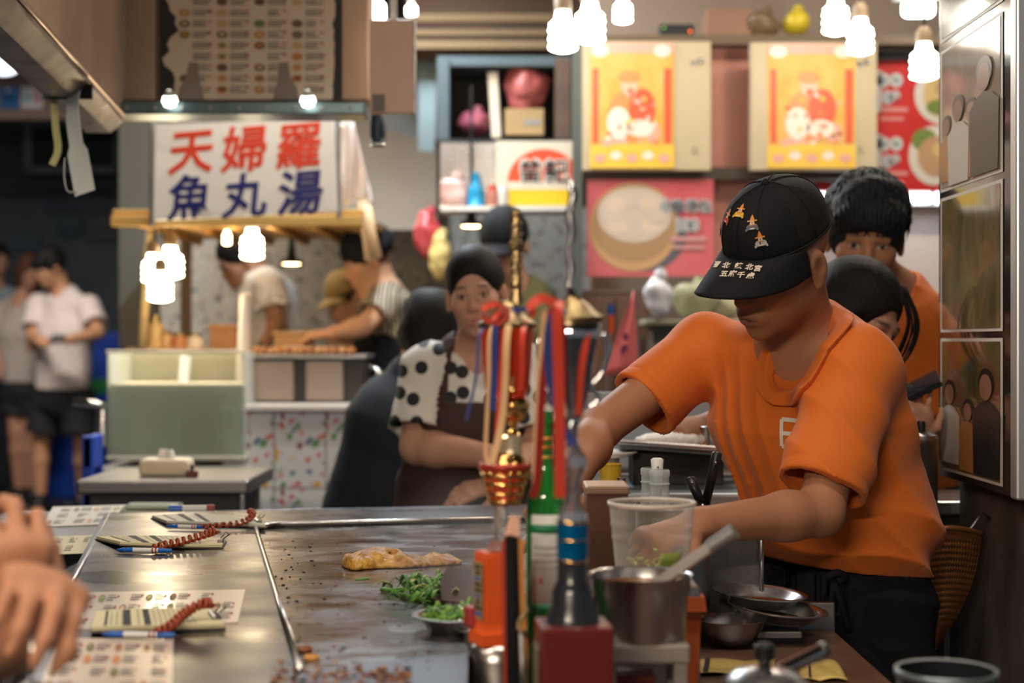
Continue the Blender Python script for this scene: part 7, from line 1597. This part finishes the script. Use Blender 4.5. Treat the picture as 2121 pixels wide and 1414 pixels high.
v0_ = hit_visor(1530, 564); VTX = nrm(visor(v0_[0] + .05, v0_[1]) - visor(v0_[0] - .05, v0_[1])); VTY = visor(v0_[0], v0_[1] - .05) - visor(v0_[0], v0_[1] + .05); VTY = nrm(VTY - VTX * (VTY @ VTX)); VN = np.cross(VTX, VTY); VN = VN if VN[2] > 0 else -VN
def on_visor(label, px, py, size, m, bold):
    sv, t = hit_visor(px, py); c = visor(sv, t); tx, ty, n = VTX, VTY, VN
    vf = text_vf(label, size, size * bold, .0003); mesh_obj('embroidered_character', ([tuple(hl(c + tx * p[0] + ty * p[1] * 1.25 + n * (.0052 + p[2]))) for p in vf[0]], vf[1]), m, vis)
TC = mat('thread_cream', (.72, .60, .48), .6)
for ch_, px, py in zip('臺北鎮北宮五府千歲', (1487, 1506, 1532, 1552, 1570, 1500, 1518, 1536, 1555), (552, 553, 555, 557, 560, 571, 572, 573, 575)): on_visor(ch_, px, py, .0135, TC, .03)
# flame badge at the far side of the visor
mm = M(); r = random.Random(3)
for k in range(26):
    sv, t = hit_visor(1432 + 26 * r.random(), 540 + 10 * r.random()); p = visor(sv, t) + (0, 0, .0045); a_ = r.uniform(0, 6.28); L = .006; d2 = np.array([math.cos(a_), math.sin(a_), 0]) * L; e2 = np.array([-math.sin(a_), math.cos(a_), 0]) * .0012
    mm.add(([tuple(hl(p - e2)), tuple(hl(p + e2)), tuple(hl(p + d2))], [(0, 1, 2)]), r.choice([0, 0, 1, 2]))
mesh_obj('flame_badge', mm, EMB, vis)
# ------------------------------------------------------------------ the other people
def legs_down(J, w=.085, floor=0.0, fwd=(0, -1, 0)):
    lat = nrm((np.array(J['sl']) - np.array(J['sr'])) * (1, 1, 0)); pv = np.array(J['pv'])
    for S_, g in (('l', 1), ('r', -1)):
        J['h' + S_] = pv + lat * w * g - (0, 0, .04); J['k' + S_] = np.array([J['h' + S_][0], J['h' + S_][1], (pv[2] - .05) * .53]) + nrm(fwd) * .015; J['a' + S_] = np.array([J['h' + S_][0], J['h' + S_][1], floor + .07])
DENIM = mat('dark_trousers', (.015, .017, .022), .8)
# man behind the cook
J = dict(head=at(1792, 492, 3.45), face=(-.14, -.92, -.32), up=(.06, 0, 1), hs=1.0, nb=at(1842, 610, 3.56), chest=at(1840, 770, 3.58), pv=at(1838, 1010, 3.60), sl=at(1908, 672, 3.52), sr=at(1722, 690, 3.56),
         el=at(1912, 884, 3.50), wl=at(1840, 930, 3.34), er=at(1640, 850, 3.36), wr=at(1480, 876, 3.20))
legs_down(J); J['hands'] = {'r': hand_segs(J['wr'], (-.9, -.3, -.15), (-.1, -.5, .8), -1, (.4, .6, .4)), 'l': hand_segs(J['wl'], (-1, -.4, 0), (0, -.4, 1), 1, (.5, .7, .5))}
m2 = human('person', 'dark-haired man in an orange T-shirt standing behind the cook looking down', J, dict(skin=(.36, .165, .095), chest=(.165, .115), waist=(.155, .115), stubble=.15, shirt=dict(mat=ORANGE, sleeve=.92, sr=(.070, .072), loose=.012, neck=.068, seed=5, hem=J['pv'] - (0, 0, .08)),
        pants=dict(mat=DENIM), hair=dict(kind='tousled', th=.022, seed=4, name='blue_black', col=(.012, .013, .016))), .006)
for S_ in 'lr': shoe(m2, J['_base'], J['a' + S_], (0, -1, 0), BLACK)
def locks(J, root, n, seed, L=(.035, .075), cut=.05, r0=.0042, flick=.010, m='hair_black', th=.016):
    """separate locks combed from the crown over the skull"""
    rr = random.Random(seed); mm = M(); R_, H_, s_, B_ = J['_R'], J['_H'], J['_s'], J['_base']; C0 = np.array([0, -.018, .046]); E = np.array([.075 + th, .097 + th, .088 + th])
    for k in range(n):
        az = rr.uniform(0, 6.283); el = rr.uniform(.05, 1.45); d = np.array([math.cos(az) * math.cos(el), math.sin(az) * math.cos(el), math.sin(el)])
        down = np.array([0, 0, -1.0]) + d * d[2]; sw_ = np.cross(d, down); go = nrm(down + sw_ * rr.uniform(-.7, .7) + np.array([0, .5 * (d[1] > -.2), 0])); ln = rr.uniform(*L); p = []; rad_ = []
        for q in range(5):
            t = q / 4; dd = nrm(d * E + go * ln * t); dd = nrm(dd / E); x = C0 + dd * E * (1 + .02 * rr.random()) + dd * flick * t * t * rr.uniform(-.2, 1.0)
            p.append(H_ + R_ @ (x * s_) - B_); rad_.append(r0 * (1 - .85 * t) * (.6 if q == 0 else 1))
        tip = R_.T @ (p[-1] + B_ - H_) / s_
        if tip[1] > .045 and tip[2] < cut: continue
        if tip[2] < -.03: continue
        mm.add(tube(p, rad_, 5))
    mesh_obj('hair_locks', mm, MATS[m], root, smooth=True)
locks(J, m2, 420, 5, m='hair_blue_black', cut=.024, th=.018)
# woman looking at her phone
J = dict(head=at(1766, 668, 3.06), face=(.60, -.62, -.38), up=(.25, 0, 1), hs=.90, nb=at(1752, 775, 3.12), chest=at(1752, 880, 3.13), pv=at(1752, 1120, 3.15), sl=at(1812, 800, 3.10), sr=at(1690, 810, 3.16),
         el=at(1835, 985, 3.06), wl=at(1890, 925, 2.98), er=at(1690, 1000, 3.04), wr=at(1800, 930, 2.96))
legs_down(J)
J['hands'] = {'l': hand_segs(J['wl'], (.02, -.1, 1), (-.2, -1, .1), 1, [(-.15, .9, .5), (.25, .6, .4), (.35, .7, .5), (.5, .8, .5)], .22, .74, (.9, .2)), 'r': hand_segs(J['wr'], (.6, -.1, .7), (-.4, -.8, .3), -1, (.5, .8, .5), .1, .92)}
w2 = human('person', 'dark-haired woman with loose strands bent over a phone behind the cook', J, dict(skin=(.44, .24, .16), chest=(.135, .10), waist=(.13, .10), arm=(.038, .031, .022), shirt=dict(mat=mat('charcoal_top', (.02, .02, .024), .8), sleeve=.8, sr=(.055, .056), loose=.01, seed=8, hem=J['pv'] - (0, 0, .05)),
        pants=dict(mat=DENIM), hair=dict(kind='long', th=.012, seed=9, drop=-.05)), .0055)
for S_ in 'lr': shoe(w2, J['_base'], J['a' + S_], (0, -1, 0), BLACK)
HR, HH = J['_R'], J['_H']; mm = M(); r = random.Random(6)
for k in range(14):
    x0 = r.uniform(.02, .075); p = [HH + HR @ (np.array(q) * .92) - J['_base'] for q in ((x0 * .8, .045, .115), (x0 + .012, .095, .06), (x0 + .012 + r.uniform(-.01, .01), .110, .0), (x0 + r.uniform(-.012, .012), .110, -.05 - .02 * r.random()))]
    mm.add(tube(catmull(p, 4), [.0020] * 9 + [.0014, .001, .0008, .0005], 5))
mesh_obj('hair_strands', mm, MATS['hair_black'], w2, smooth=True)
pa, pb_ = at(1866, 822, 3.00), at(1945, 782, 2.98); t = thing('smartphone', 'dark smartphone held up in a raised hand behind the cook', 'phone', (pa + pb_) / 2); o = (pa + pb_) / 2; dx_ = nrm(pb_ - pa); dn = nrm(np.cross(dx_, (0, 1, .25))); dw = np.cross(dn, dx_); L_ = np.linalg.norm(pb_ - pa)
cs = [(-.5, -.5), (.5, -.5), (.5, .5), (-.5, .5)]; v = [tuple(dx_ * L_ * a + dw * .07 * b + dn * z) for z in (-.0045, .0045) for a, b in cs]
mesh_obj('body', (v, [(3, 2, 1, 0), (4, 5, 6, 7), (0, 1, 5, 4), (1, 2, 6, 5), (2, 3, 7, 6), (3, 0, 4, 7)]), mat('phone_dark', (.05, .05, .06), .2, .6), t)
v = [tuple(dx_ * L_ * a * .94 + dw * .066 * b + dn * .0052) for a, b in cs]; mesh_obj('screen', (v, [(0, 1, 2, 3)]), mat('phone_screen', (.02, .02, .03), .1), t); mesh_obj('camera_bump', sphere(dx_ * L_ * .42 - dn * .005 - dw * .02, .006, 10, 6), CHROME, t, smooth=True)
# woman in polka dots
PKM = mat('polka_cotton', (.72, .68, .62), .7); nt = PKM.node_tree; tcn = nt.nodes.new('ShaderNodeTexCoord'); vo = nt.nodes.new('ShaderNodeTexVoronoi'); vo.inputs['Scale'].default_value = 16; vo.inputs['Randomness'].default_value = .55
sx_ = nt.nodes.new('ShaderNodeSeparateXYZ'); cx_ = nt.nodes.new('ShaderNodeCombineXYZ'); vo.voronoi_dimensions = '2D'; nt.links.new(tcn.outputs['Object'], sx_.inputs[0]); nt.links.new(sx_.outputs[0], cx_.inputs[0]); nt.links.new(sx_.outputs[2], cx_.inputs[1]); nt.links.new(cx_.outputs[0], vo.inputs['Vector']); lt_ = nt.nodes.new('ShaderNodeMath'); lt_.operation = 'LESS_THAN'; lt_.inputs[1].default_value = .27; nt.links.new(vo.outputs['Distance'], lt_.inputs[0])
mx = nt.nodes.new('ShaderNodeMix'); mx.data_type = 'RGBA'; mx.inputs[6].default_value = (.72, .68, .62, 1); mx.inputs[7].default_value = (.015, .015, .018, 1); nt.links.new(lt_.outputs[0], mx.inputs[0]); nt.links.new(mx.outputs[2], nt.nodes['Principled BSDF'].inputs['Base Color'])
J = dict(head=at(986, 612, 3.90), face=(-.08, -.98, -.10), up=(-.10, 0, 1), hs=.90, nb=at(988, 745, 3.97), chest=at(975, 870, 3.98), pv=at(960, 1130, 4.0), sl=at(1078, 768, 3.97), sr=at(890, 768, 3.95),
         el=at(1110, 930, 3.9), wl=at(1040, 1000, 3.75), er=at(866, 925, 3.88), wr=at(1010, 944, 3.76))
legs_down(J); J['hands'] = {'r': hand_segs(J['wr'], (1, -.25, -.05), (0, -.4, .9), 1, (.3, .5, .4)), 'l': hand_segs(J['wl'], (-1, -.3, -.2), (0, -.4, .9), -1, (.3, .5, .4))}
pw = human('person', 'woman in a white polka-dot blouse and brown apron behind the griddle', J, dict(skin=(.54, .29, .20), chest=(.155, .12), waist=(.165, .13), arm=(.050, .045, .030), shirt=dict(mat=PKM, sleeve=.80, sr=(.072, .084), loose=.014, neck=.072, seed=3, hem=J['pv'] - (0, 0, .12), folds=.003),
        pants=dict(mat=DENIM), hair=dict(kind='tied', th=.010, bun=(0, -.10, .10))), .0065)
for S_ in 'lr': shoe(pw, J['_base'], J['a' + S_], (0, -1, 0), BLACK)
ch_, lt2, nb2, pv2 = J['_chest'], J['_lat'], J['nb'], J['pv']; fr2 = nrm(np.cross(lt2, (0, 0, 1))); fr2 = fr2 if fr2[1] < 0 else -fr2
def brown(P):
    d = econe(P, nb2 * .9 + ch_ * .1, ch_, (.11, .10), (.178, .148), lt2); d = smin(d, econe(P, ch_, pv2 - (0, 0, .25), (.178, .148), (.200, .160), lt2), .04); d = np.abs(d) - .004
    lx = (P - _v(ch_)) @ _v(lt2); z = P[:, 2] - ch_[2]; w = np.where(z > .03, np.clip(.115 - (z - .03) * .25, .07, .2), .14 + np.clip(-z, 0, .3) * .35)
    strap = np.maximum(np.abs(np.abs(lx) - .085 + np.clip(z - .06, 0, .2) * .15) - .017, -(z - .01)); bib = np.maximum(np.abs(lx) - w, z - .055); keep = np.minimum(bib, strap)
    d = np.maximum(d, keep); d = np.maximum(d, -half(P, ch_ - fr2 * .02 + (0, 0, 0), fr2)) ; return d
lo, hi = bounds([nb2, pv2, J['sl'], J['sr']], .22); sdf_obj('apron', brown, lo - (0, 0, .1), hi, .006, mat('brown_apron', (.045, .018, .014), .7, bump=.1, bscale=200), pw, org=J['_base'])
locks(J, pw, 200, 8, (.04, .07), .06, .003, .001, th=.007)
# person in navy seen from behind
J = dict(head=at(890, 700, 4.40), face=(-.35, .85, -.35), hs=.98, nb=at(868, 780, 4.36), chest=at(838, 880, 4.36), pv=at(790, 1130, 4.42), sl=at(806, 830, 4.40), sr=at(920, 830, 4.38), el=at(770, 960, 4.55), wl=at(800, 980, 4.75), er=at(930, 960, 4.5), wr=at(900, 980, 4.7))
legs_down(J, fwd=(0, 1, 0)); NAVY = mat('navy_dress', (.010, .014, .024), .75)
nv = human('person', 'person in a long navy dress seen from behind beside the polka-dot woman', J, dict(skin=(.40, .21, .13), chest=(.15, .12), waist=(.19, .15), shirt=dict(mat=NAVY, sleeve=1.0, sr=(.066, .058), loose=.01, neck=.06, seed=12, folds=.0012, hem=J['pv'] - (0, 0, .10)), pants=dict(mat=NAVY, r=(.15, .15, .14)), hair=dict(kind='long', th=.014, seed=14, drop=-.08)), .009)
for S_ in 'lr': shoe(nv, J['_base'], J['a' + S_], (0, 1, 0), BLACK)
# head in a black cap behind her
def cap_on(J, col_m, root, brim=True):
    R_, H_, s_, B_ = J['_R'], J['_H'], J['_s'], J['_base']; h_ = lambda p: H_ + R_ @ (np.array(p, float) * s_) - B_
    mesh_obj('cap_crown', sheet(lambda u, v: tuple(h_(np.array([0, -.012, .04]) + np.array([math.sin(6.283 * u) * math.cos(v * 1.5708) ** .8 * .087, math.cos(6.283 * u) * math.cos(v * 1.5708) ** .8 * .108, math.sin(v * 1.5708) * .105]))), 32, 10, .003), col_m, root, smooth=True)
    if brim: mesh_obj('cap_visor', sheet(lambda u, v: tuple(h_((.08 * math.sin((2 * u - 1) * 1.2), .095 * math.cos((2 * u - 1) * 1.2) + .07 * v * math.cos((2 * u - 1) * 1.2), .04 - .02 * v - .02 * (2 * u - 1) ** 2))), 16, 6, .004), col_m, root, smooth=True)
J = dict(head=at(1044, 512, 5.35), face=(-.2, -.9, -.35), hs=.98, nb=at(1052, 590, 5.42), chest=at(1052, 680, 5.44), pv=at(1052, 860, 5.45), sl=at(1108, 620, 5.44), sr=at(996, 620, 5.44), el=at(1120, 740, 5.36), wl=at(1070, 760, 5.15), er=at(990, 740, 5.36), wr=at(1030, 760, 5.15))
legs_down(J); bc = human('person', 'person in a black cap and olive shirt standing under the shelf lamp', J, dict(skin=(.40, .21, .13), shirt=dict(mat=mat('olive_shirt', (.14, .14, .06), .8), sleeve=.7, seed=3, hem=J['pv'] - (0, 0, .06)), pants=dict(mat=DENIM), hair=dict(kind='short')), .012); cap_on(J, MATS['black_cap_cotton'], bc)
for S_ in 'lr': shoe(bc, J['_base'], J['a' + S_], (0, -1, 0), BLACK)
# woman in stripes with a black bandana
STR = mat('striped_cotton', (.6, .55, .45), .75); nt = STR.node_tree; tcn = nt.nodes.new('ShaderNodeTexCoord'); wv_ = nt.nodes.new('ShaderNodeTexWave'); wv_.inputs['Scale'].default_value = 9.5; wv_.inputs['Distortion'].default_value = 1.2; wv_.bands_direction = 'X'
cr2 = nt.nodes.new('ShaderNodeValToRGB'); cr2.color_ramp.interpolation = 'CONSTANT'; e = cr2.color_ramp.elements; e[0].color = (.03, .03, .035, 1); e[1].position = .3; e[1].color = (.60, .55, .46, 1); q = e.new(.55); q.color = (.60, .36, .04, 1); q = e.new(.78); q.color = (.10, .11, .13, 1)
nt.links.new(tcn.outputs['Object'], wv_.inputs['Vector']); nt.links.new(wv_.outputs[0], cr2.inputs[0]); nt.links.new(cr2.outputs[0], nt.nodes['Principled BSDF'].inputs['Base Color'])
J = dict(head=at(762, 540, 6.0), face=(-.86, -.28, -.40), hs=.95, nb=at(792, 606, 6.02), chest=at(812, 680, 6.03), pv=at(815, 830, 6.05), sl=at(800, 630, 5.90), sr=at(815, 625, 6.18), el=at(752, 676, 5.76), wl=at(690, 690, 5.72), er=at(760, 690, 6.2), wr=at(690, 690, 6.1))
legs_down(J, fwd=(-1, 0, 0)); J['hands'] = {'l': hand_segs(J['wl'], (-1, 0, -.1), (0, -.3, 1), 1, (.3, .5, .4))}
sw = human('person', 'woman in a black bandana and striped shirt reaching over the grill', J, dict(skin=(.50, .27, .16), chest=(.15, .12), waist=(.15, .12), shirt=dict(mat=STR, sleeve=.62, sr=(.066, .070), seed=6, hem=J['pv'] - (0, 0, .05)), pants=dict(mat=DENIM), hair=dict(kind='tied', th=.014)), .008)
R_, H_, B_ = J['_R'], J['_H'], J['_base']
sdf_obj('bandana', lambda P: (lambda q: np.maximum(ell(q, (0, -.02, .05), (.095, .118, .106)), -(q[:, 2] - .012 + q[:, 1] * .12)))(((P - _v(H_)) @ R_.astype(f32)) / .95), H_ - .16, H_ + .2, .006, MATS['black_cap_cotton'], sw, org=B_)
sdf_obj('apron', lambda P: np.maximum(np.abs(econe(P, J['chest'] + np.array([0, 0, .03]), J['pv'] - (0, 0, .3), (.176, .146), (.19, .16), J['_lat'])) - .005, half(P, J['chest'] - (0, 0, .02), (.35, 0, 1))), J['pv'] - (.3, .3, .35), J['chest'] + (.3, .3, .2), .01, BLKCLOTH, sw, org=B_)
for S_ in 'lr': shoe(sw, B_, J['a' + S_], (-1, 0, 0), BLACK)
# person in an olive cap
J = dict(head=at(722, 618, 6.45), face=(-.80, -.45, -.45), hs=.92, nb=at(742, 680, 6.48), chest=at(750, 750, 6.5), pv=at(752, 880, 6.5), sl=at(770, 706, 6.40), sr=at(716, 706, 6.58), el=at(730, 780, 6.3), wl=at(680, 740, 6.2), er=at(700, 780, 6.5), wr=at(650, 740, 6.4))
legs_down(J, fwd=(-1, 0, 0)); oc = human('person', 'person in an olive cap looking down behind the striped woman', J, dict(skin=(.46, .25, .15), shirt=dict(mat=mat('tan_shirt', (.30, .19, .11), .8), sleeve=.7, seed=4, hem=J['pv'] - (0, 0, .06)), pants=dict(mat=DENIM), hair=dict(kind='short')), .012); cap_on(J, mat('olive_cap', (.30, .20, .07), .8), oc)
for S_ in 'lr': shoe(oc, J['_base'], J['a' + S_], (-1, 0, 0), BLACK)
# cook in white
WHT = mat('white_cotton', (.72, .66, .60), .8)
J = dict(head=at(500, 540, 6.55), face=(-.80, -.30, -.5), hs=.95, nb=at(528, 575, 6.58), chest=at(548, 622, 6.6), pv=at(575, 790, 6.62), sl=at(556, 592, 6.45), sr=at(545, 592, 6.72), el=at(572, 666, 6.40), wl=at(548, 706, 6.30), er=at(520, 680, 6.7), wr=at(500, 706, 6.5))
legs_down(J, fwd=(-1, 0, 0)); wc = human('person', 'person in a white T-shirt leaning over the goods behind the lone bulb', J, dict(skin=(.44, .23, .14), chest=(.15, .12), shirt=dict(mat=WHT, sleeve=.70, sr=(.068, .072), seed=2, hem=J['pv'] - (0, 0, .05)), pants=dict(mat=DENIM), hair=dict(kind='short')), .012)
for S_ in 'lr': shoe(wc, J['_base'], J['a' + S_], (-1, 0, 0), BLACK)
# the standing man in a white T-shirt on the walkway
zf = lambda px, Y: np.array([(px - 1060.5) / F * Y, Y, .07])
J = dict(head=at(104, 556, 10.3), face=(-.66, -.62, -.42), hs=1.0, nb=at(132, 608, 10.35), chest=at(135, 690, 10.35), pv=at(130, 810, 10.35), sl=at(184, 636, 10.28), sr=at(82, 632, 10.44), el=at(204, 690, 10.1), wl=at(140, 704, 9.95), er=at(66, 700, 10.3), wr=at(84, 706, 10.0),
         hl=at(162, 830, 10.32), hr=at(104, 830, 10.42), kl=at(170, 918, 10.32), kr=at(86, 918, 10.40), al=zf(172, 10.5), ar=zf(84, 10.35))
J['hands'] = {'l': hand_segs(J['wl'], (-1, -.3, 0), (0, -.4, 1), 1, (.4, .6, .4)), 'r': hand_segs(J['wr'], (.3, -.9, .1), (-.3, -.3, 1), -1, (.5, .6, .4))}
fm = human('person', 'man in a white T-shirt and black shorts standing on the far walkway', J, dict(skin=(.46, .235, .13), chest=(.185, .125), waist=(.175, .13), arm=(.05, .042, .03), shirt=dict(mat=mat('white_tee', (.66, .56, .52), .8), sleeve=.72, sr=(.080, .086), loose=.02, seed=7, hem=at(130, 806, 10.35)), pants=dict(mat=mat('black_shorts', (.012, .012, .014), .8), len=.40, r=(.12, .125, .1), top=at(130, 800, 10.35)), hair=dict(kind='tousled', th=.012)), .012)
for S_ in 'lr': shoe(fm, J['_base'], J['a' + S_], (-.6, -.8, 0), BLACK)
c = at(118, 700, 9.88); t = thing('phone', 'dark phone held by the man on the walkway', 'phone', c); mesh_obj('body', bbox((0, 0, 0), (.08, .14, .012), .004, rx=.3), BLACK, t); mesh_obj('screen', box((0, -.002, .0068), (.07, .125, .001), rx=.3), mat('phone_glass', (.05, .06, .08), .15), t)
# woman beside him
J = dict(head=at(62, 566, 10.9), face=(.45, -.75, -.35), hs=.95, nb=at(46, 618, 10.92), chest=at(40, 690, 10.92), pv=at(44, 790, 10.92), sl=at(82, 640, 10.9), sr=at(10, 640, 10.98), el=at(92, 710, 10.8), wl=at(60, 720, 10.6), er=at(-4, 720, 10.9), wr=at(-2, 780, 10.8),
         hl=at(66, 810, 10.92), hr=at(28, 810, 10.95), kl=at(60, 895, 10.92), kr=at(34, 895, 10.92), al=zf(66, 10.95), ar=zf(40, 10.95))
fw = human('person', 'woman with brown hair and grey top half hidden by the man in white', J, dict(skin=(.40, .20, .13), chest=(.15, .11), waist=(.145, .11), shirt=dict(mat=mat('grey_beige_top', (.42, .36, .32), .8), sleeve=.75, sr=(.066, .07), seed=9, hem=at(44, 792, 10.92)), pants=dict(mat=MATS['black_shorts'], len=.30, r=(.10, .10, .1), top=at(44, 786, 10.92)), hair=dict(kind='long', th=.012, name='brown', col=(.09, .035, .02), drop=-.10)), .012)
for S_ in 'lr': shoe(fw, J['_base'], J['a' + S_], (.3, -.9, 0), BLACK)
# passer-by at the picture edge
J = dict(head=at(-4, 540, 11.6), face=(.6, -.75, -.1), hs=.98, nb=at(-6, 596, 11.62), chest=at(-8, 670, 11.62), pv=at(-8, 780, 11.62), sl=at(28, 616, 11.6), sr=at(-44, 616, 11.66), el=at(34, 690, 11.55), wl=at(22, 750, 11.4), er=at(-50, 700, 11.5), wr=at(-40, 760, 11.4))
legs_down(J); ps = human('person', 'passer-by in a blue patterned shirt cut off by the picture edge', J, dict(skin=(.36, .19, .13), shirt=dict(mat=mat('blue_pattern', (.12, .20, .28), .8, var=.8, vscale=30, col2=(.35, .38, .38)), sleeve=.7, seed=1, hem=J['pv'] - (0, 0, .04)), pants=dict(mat=DENIM), hair=dict(kind='short')), .011)
for S_ in 'lr': shoe(ps, J['_base'], J['a' + S_], (.4, -.9, 0), BLACK)

# ------------------------------------------------------------------ the diner whose hands show at the left
YD = 1.36
J = dict(head=(-1.02, 1.02, 1.32), face=(.8, .35, -.30), nb=(-1.06, 1.0, 1.16), chest=(-1.06, 1.0, 1.02), pv=(-1.08, 1.0, .62), sl=(-1.10, 1.17, 1.10), sr=(-.98, .84, 1.10),
         el=(-.70, 1.34, .80), wl=at(24, 1335, 1.40), er=(-.74, 1.00, .80), wr=at(30, 1318, 1.36))
J['hands'] = {'l': hand_segs(J['wl'], (-.02, .0, 1), (.55, -.75, .15), 1, [(.75, 1.0, .6), (.55, 1.0, .6), (.45, 1.0, .6), (.35, .9, .6)], .25, 1.0, (.5, .6)),
              'r': hand_segs(J['wr'], (.52, -.55, .66), (.0, .75, .6), -1, [(1.25, .55, .35), (1.15, .6, .4), (1.2, .6, .4), (1.3, .6, .4)], .10, .95, (.2, .8))}
J['hl'], J['hr'] = np.array([-1.06, 1.08, .58]), np.array([-1.04, .92, .58]); J['kl'], J['kr'] = np.array([-.78, 1.14, .52]), np.array([-.76, .94, .52]); J['al'], J['ar'] = np.array([-.80, 1.14, .07]), np.array([-.78, .94, .07])
dn_ = human('person', 'diner seated out of view whose two blurred hands show at the lower left', J, dict(skin=(.50, .235, .135), chest=(.165, .11), arm=(.045, .038, .027), shirt=dict(mat=mat('grey_tee', (.25, .26, .28), .8), sleeve=.7, seed=5, hem=(-1.08, 1.0, .56)), pants=dict(mat=DENIM), hair=dict(kind='short')), .0055)
for S_ in 'lr': shoe(dn_, J['_base'], J['a' + S_], (1, .2, 0), BLACK)
t = thing('stool', 'round stool under the seated diner', 'stool', (-1.08, 1.0, 0)); mesh_obj('seat', lathe([(0, .46), (.16, .46), (.165, .475), (.16, .49), (0, .49)], 28), mat('stool_red', (.35, .03, .03), .4), t, smooth=True, auto=50)
for k in range(4): a = .785 + 1.571 * k; mesh_obj('leg', tube([(.12 * math.cos(a), .12 * math.sin(a), .46), (.16 * math.cos(a), .16 * math.sin(a), 0)], .014, 8), STEEL_D, t)
a0, a1 = at(64, 1398, 1.30), at(78, 1196, 1.36); t = thing('steel_spoon', 'steel spoon handle held between the diner\'s hands', 'spoon', a0); mesh_obj('handle', tube([(0, 0, 0), (a1 - a0) * .5, a1 - a0], [.004, .0045, .003], 10), STEEL, t, smooth=True); mesh_obj('bowl', sphere((a0 - a1) * .12, (.012, .016, .006), 12, 6), STEEL, t, smooth=True)
# ------------------------------------------------------------------ thin cooking steam over the greens
sm_ = bpy.data.materials.new('thin_steam'); sm_.use_nodes = True; nt = sm_.node_tree; nt.nodes.clear()
vs_ = nt.nodes.new('ShaderNodeVolumePrincipled'); vs_.inputs['Color'].default_value = (.9, .9, .92, 1); tc = nt.nodes.new('ShaderNodeTexCoord'); nz = nt.nodes.new('ShaderNodeTexNoise'); nz.inputs['Scale'].default_value = 9; nz.inputs['Detail'].default_value = 2
gr = nt.nodes.new('ShaderNodeTexGradient'); gr.gradient_type = 'SPHERICAL'; mp = nt.nodes.new('ShaderNodeMapping'); mp.inputs['Scale'].default_value = (7.0, 6.0, 7.5)
nt.links.new(tc.outputs['Object'], nz.inputs['Vector']); nt.links.new(tc.outputs['Object'], mp.inputs[0]); nt.links.new(mp.outputs[0], gr.inputs[0])
m1 = nt.nodes.new('ShaderNodeMath'); m1.operation = 'MULTIPLY'; nt.links.new(nz.outputs[0], m1.inputs[0]); nt.links.new(gr.outputs['Fac'], m1.inputs[1]); m2_ = nt.nodes.new('ShaderNodeMath'); m2_.operation = 'MULTIPLY'; m2_.inputs[1].default_value = 3.2; nt.links.new(m1.outputs[0], m2_.inputs[0]); nt.links.new(m2_.outputs[0], vs_.inputs['Density'])
om = nt.nodes.new('ShaderNodeOutputMaterial'); nt.links.new(vs_.outputs[0], om.inputs['Volume'])
sc_ = at(965, 1165, 2.22); so_ = mesh_obj('steam', sphere((0, 0, 0), (.15, .17, .135), 20, 12), sm_, smooth=True); so_.location = sc_; tag(so_, 'faint steam rising over the greens and the pancake end', 'steam', kind='stuff')
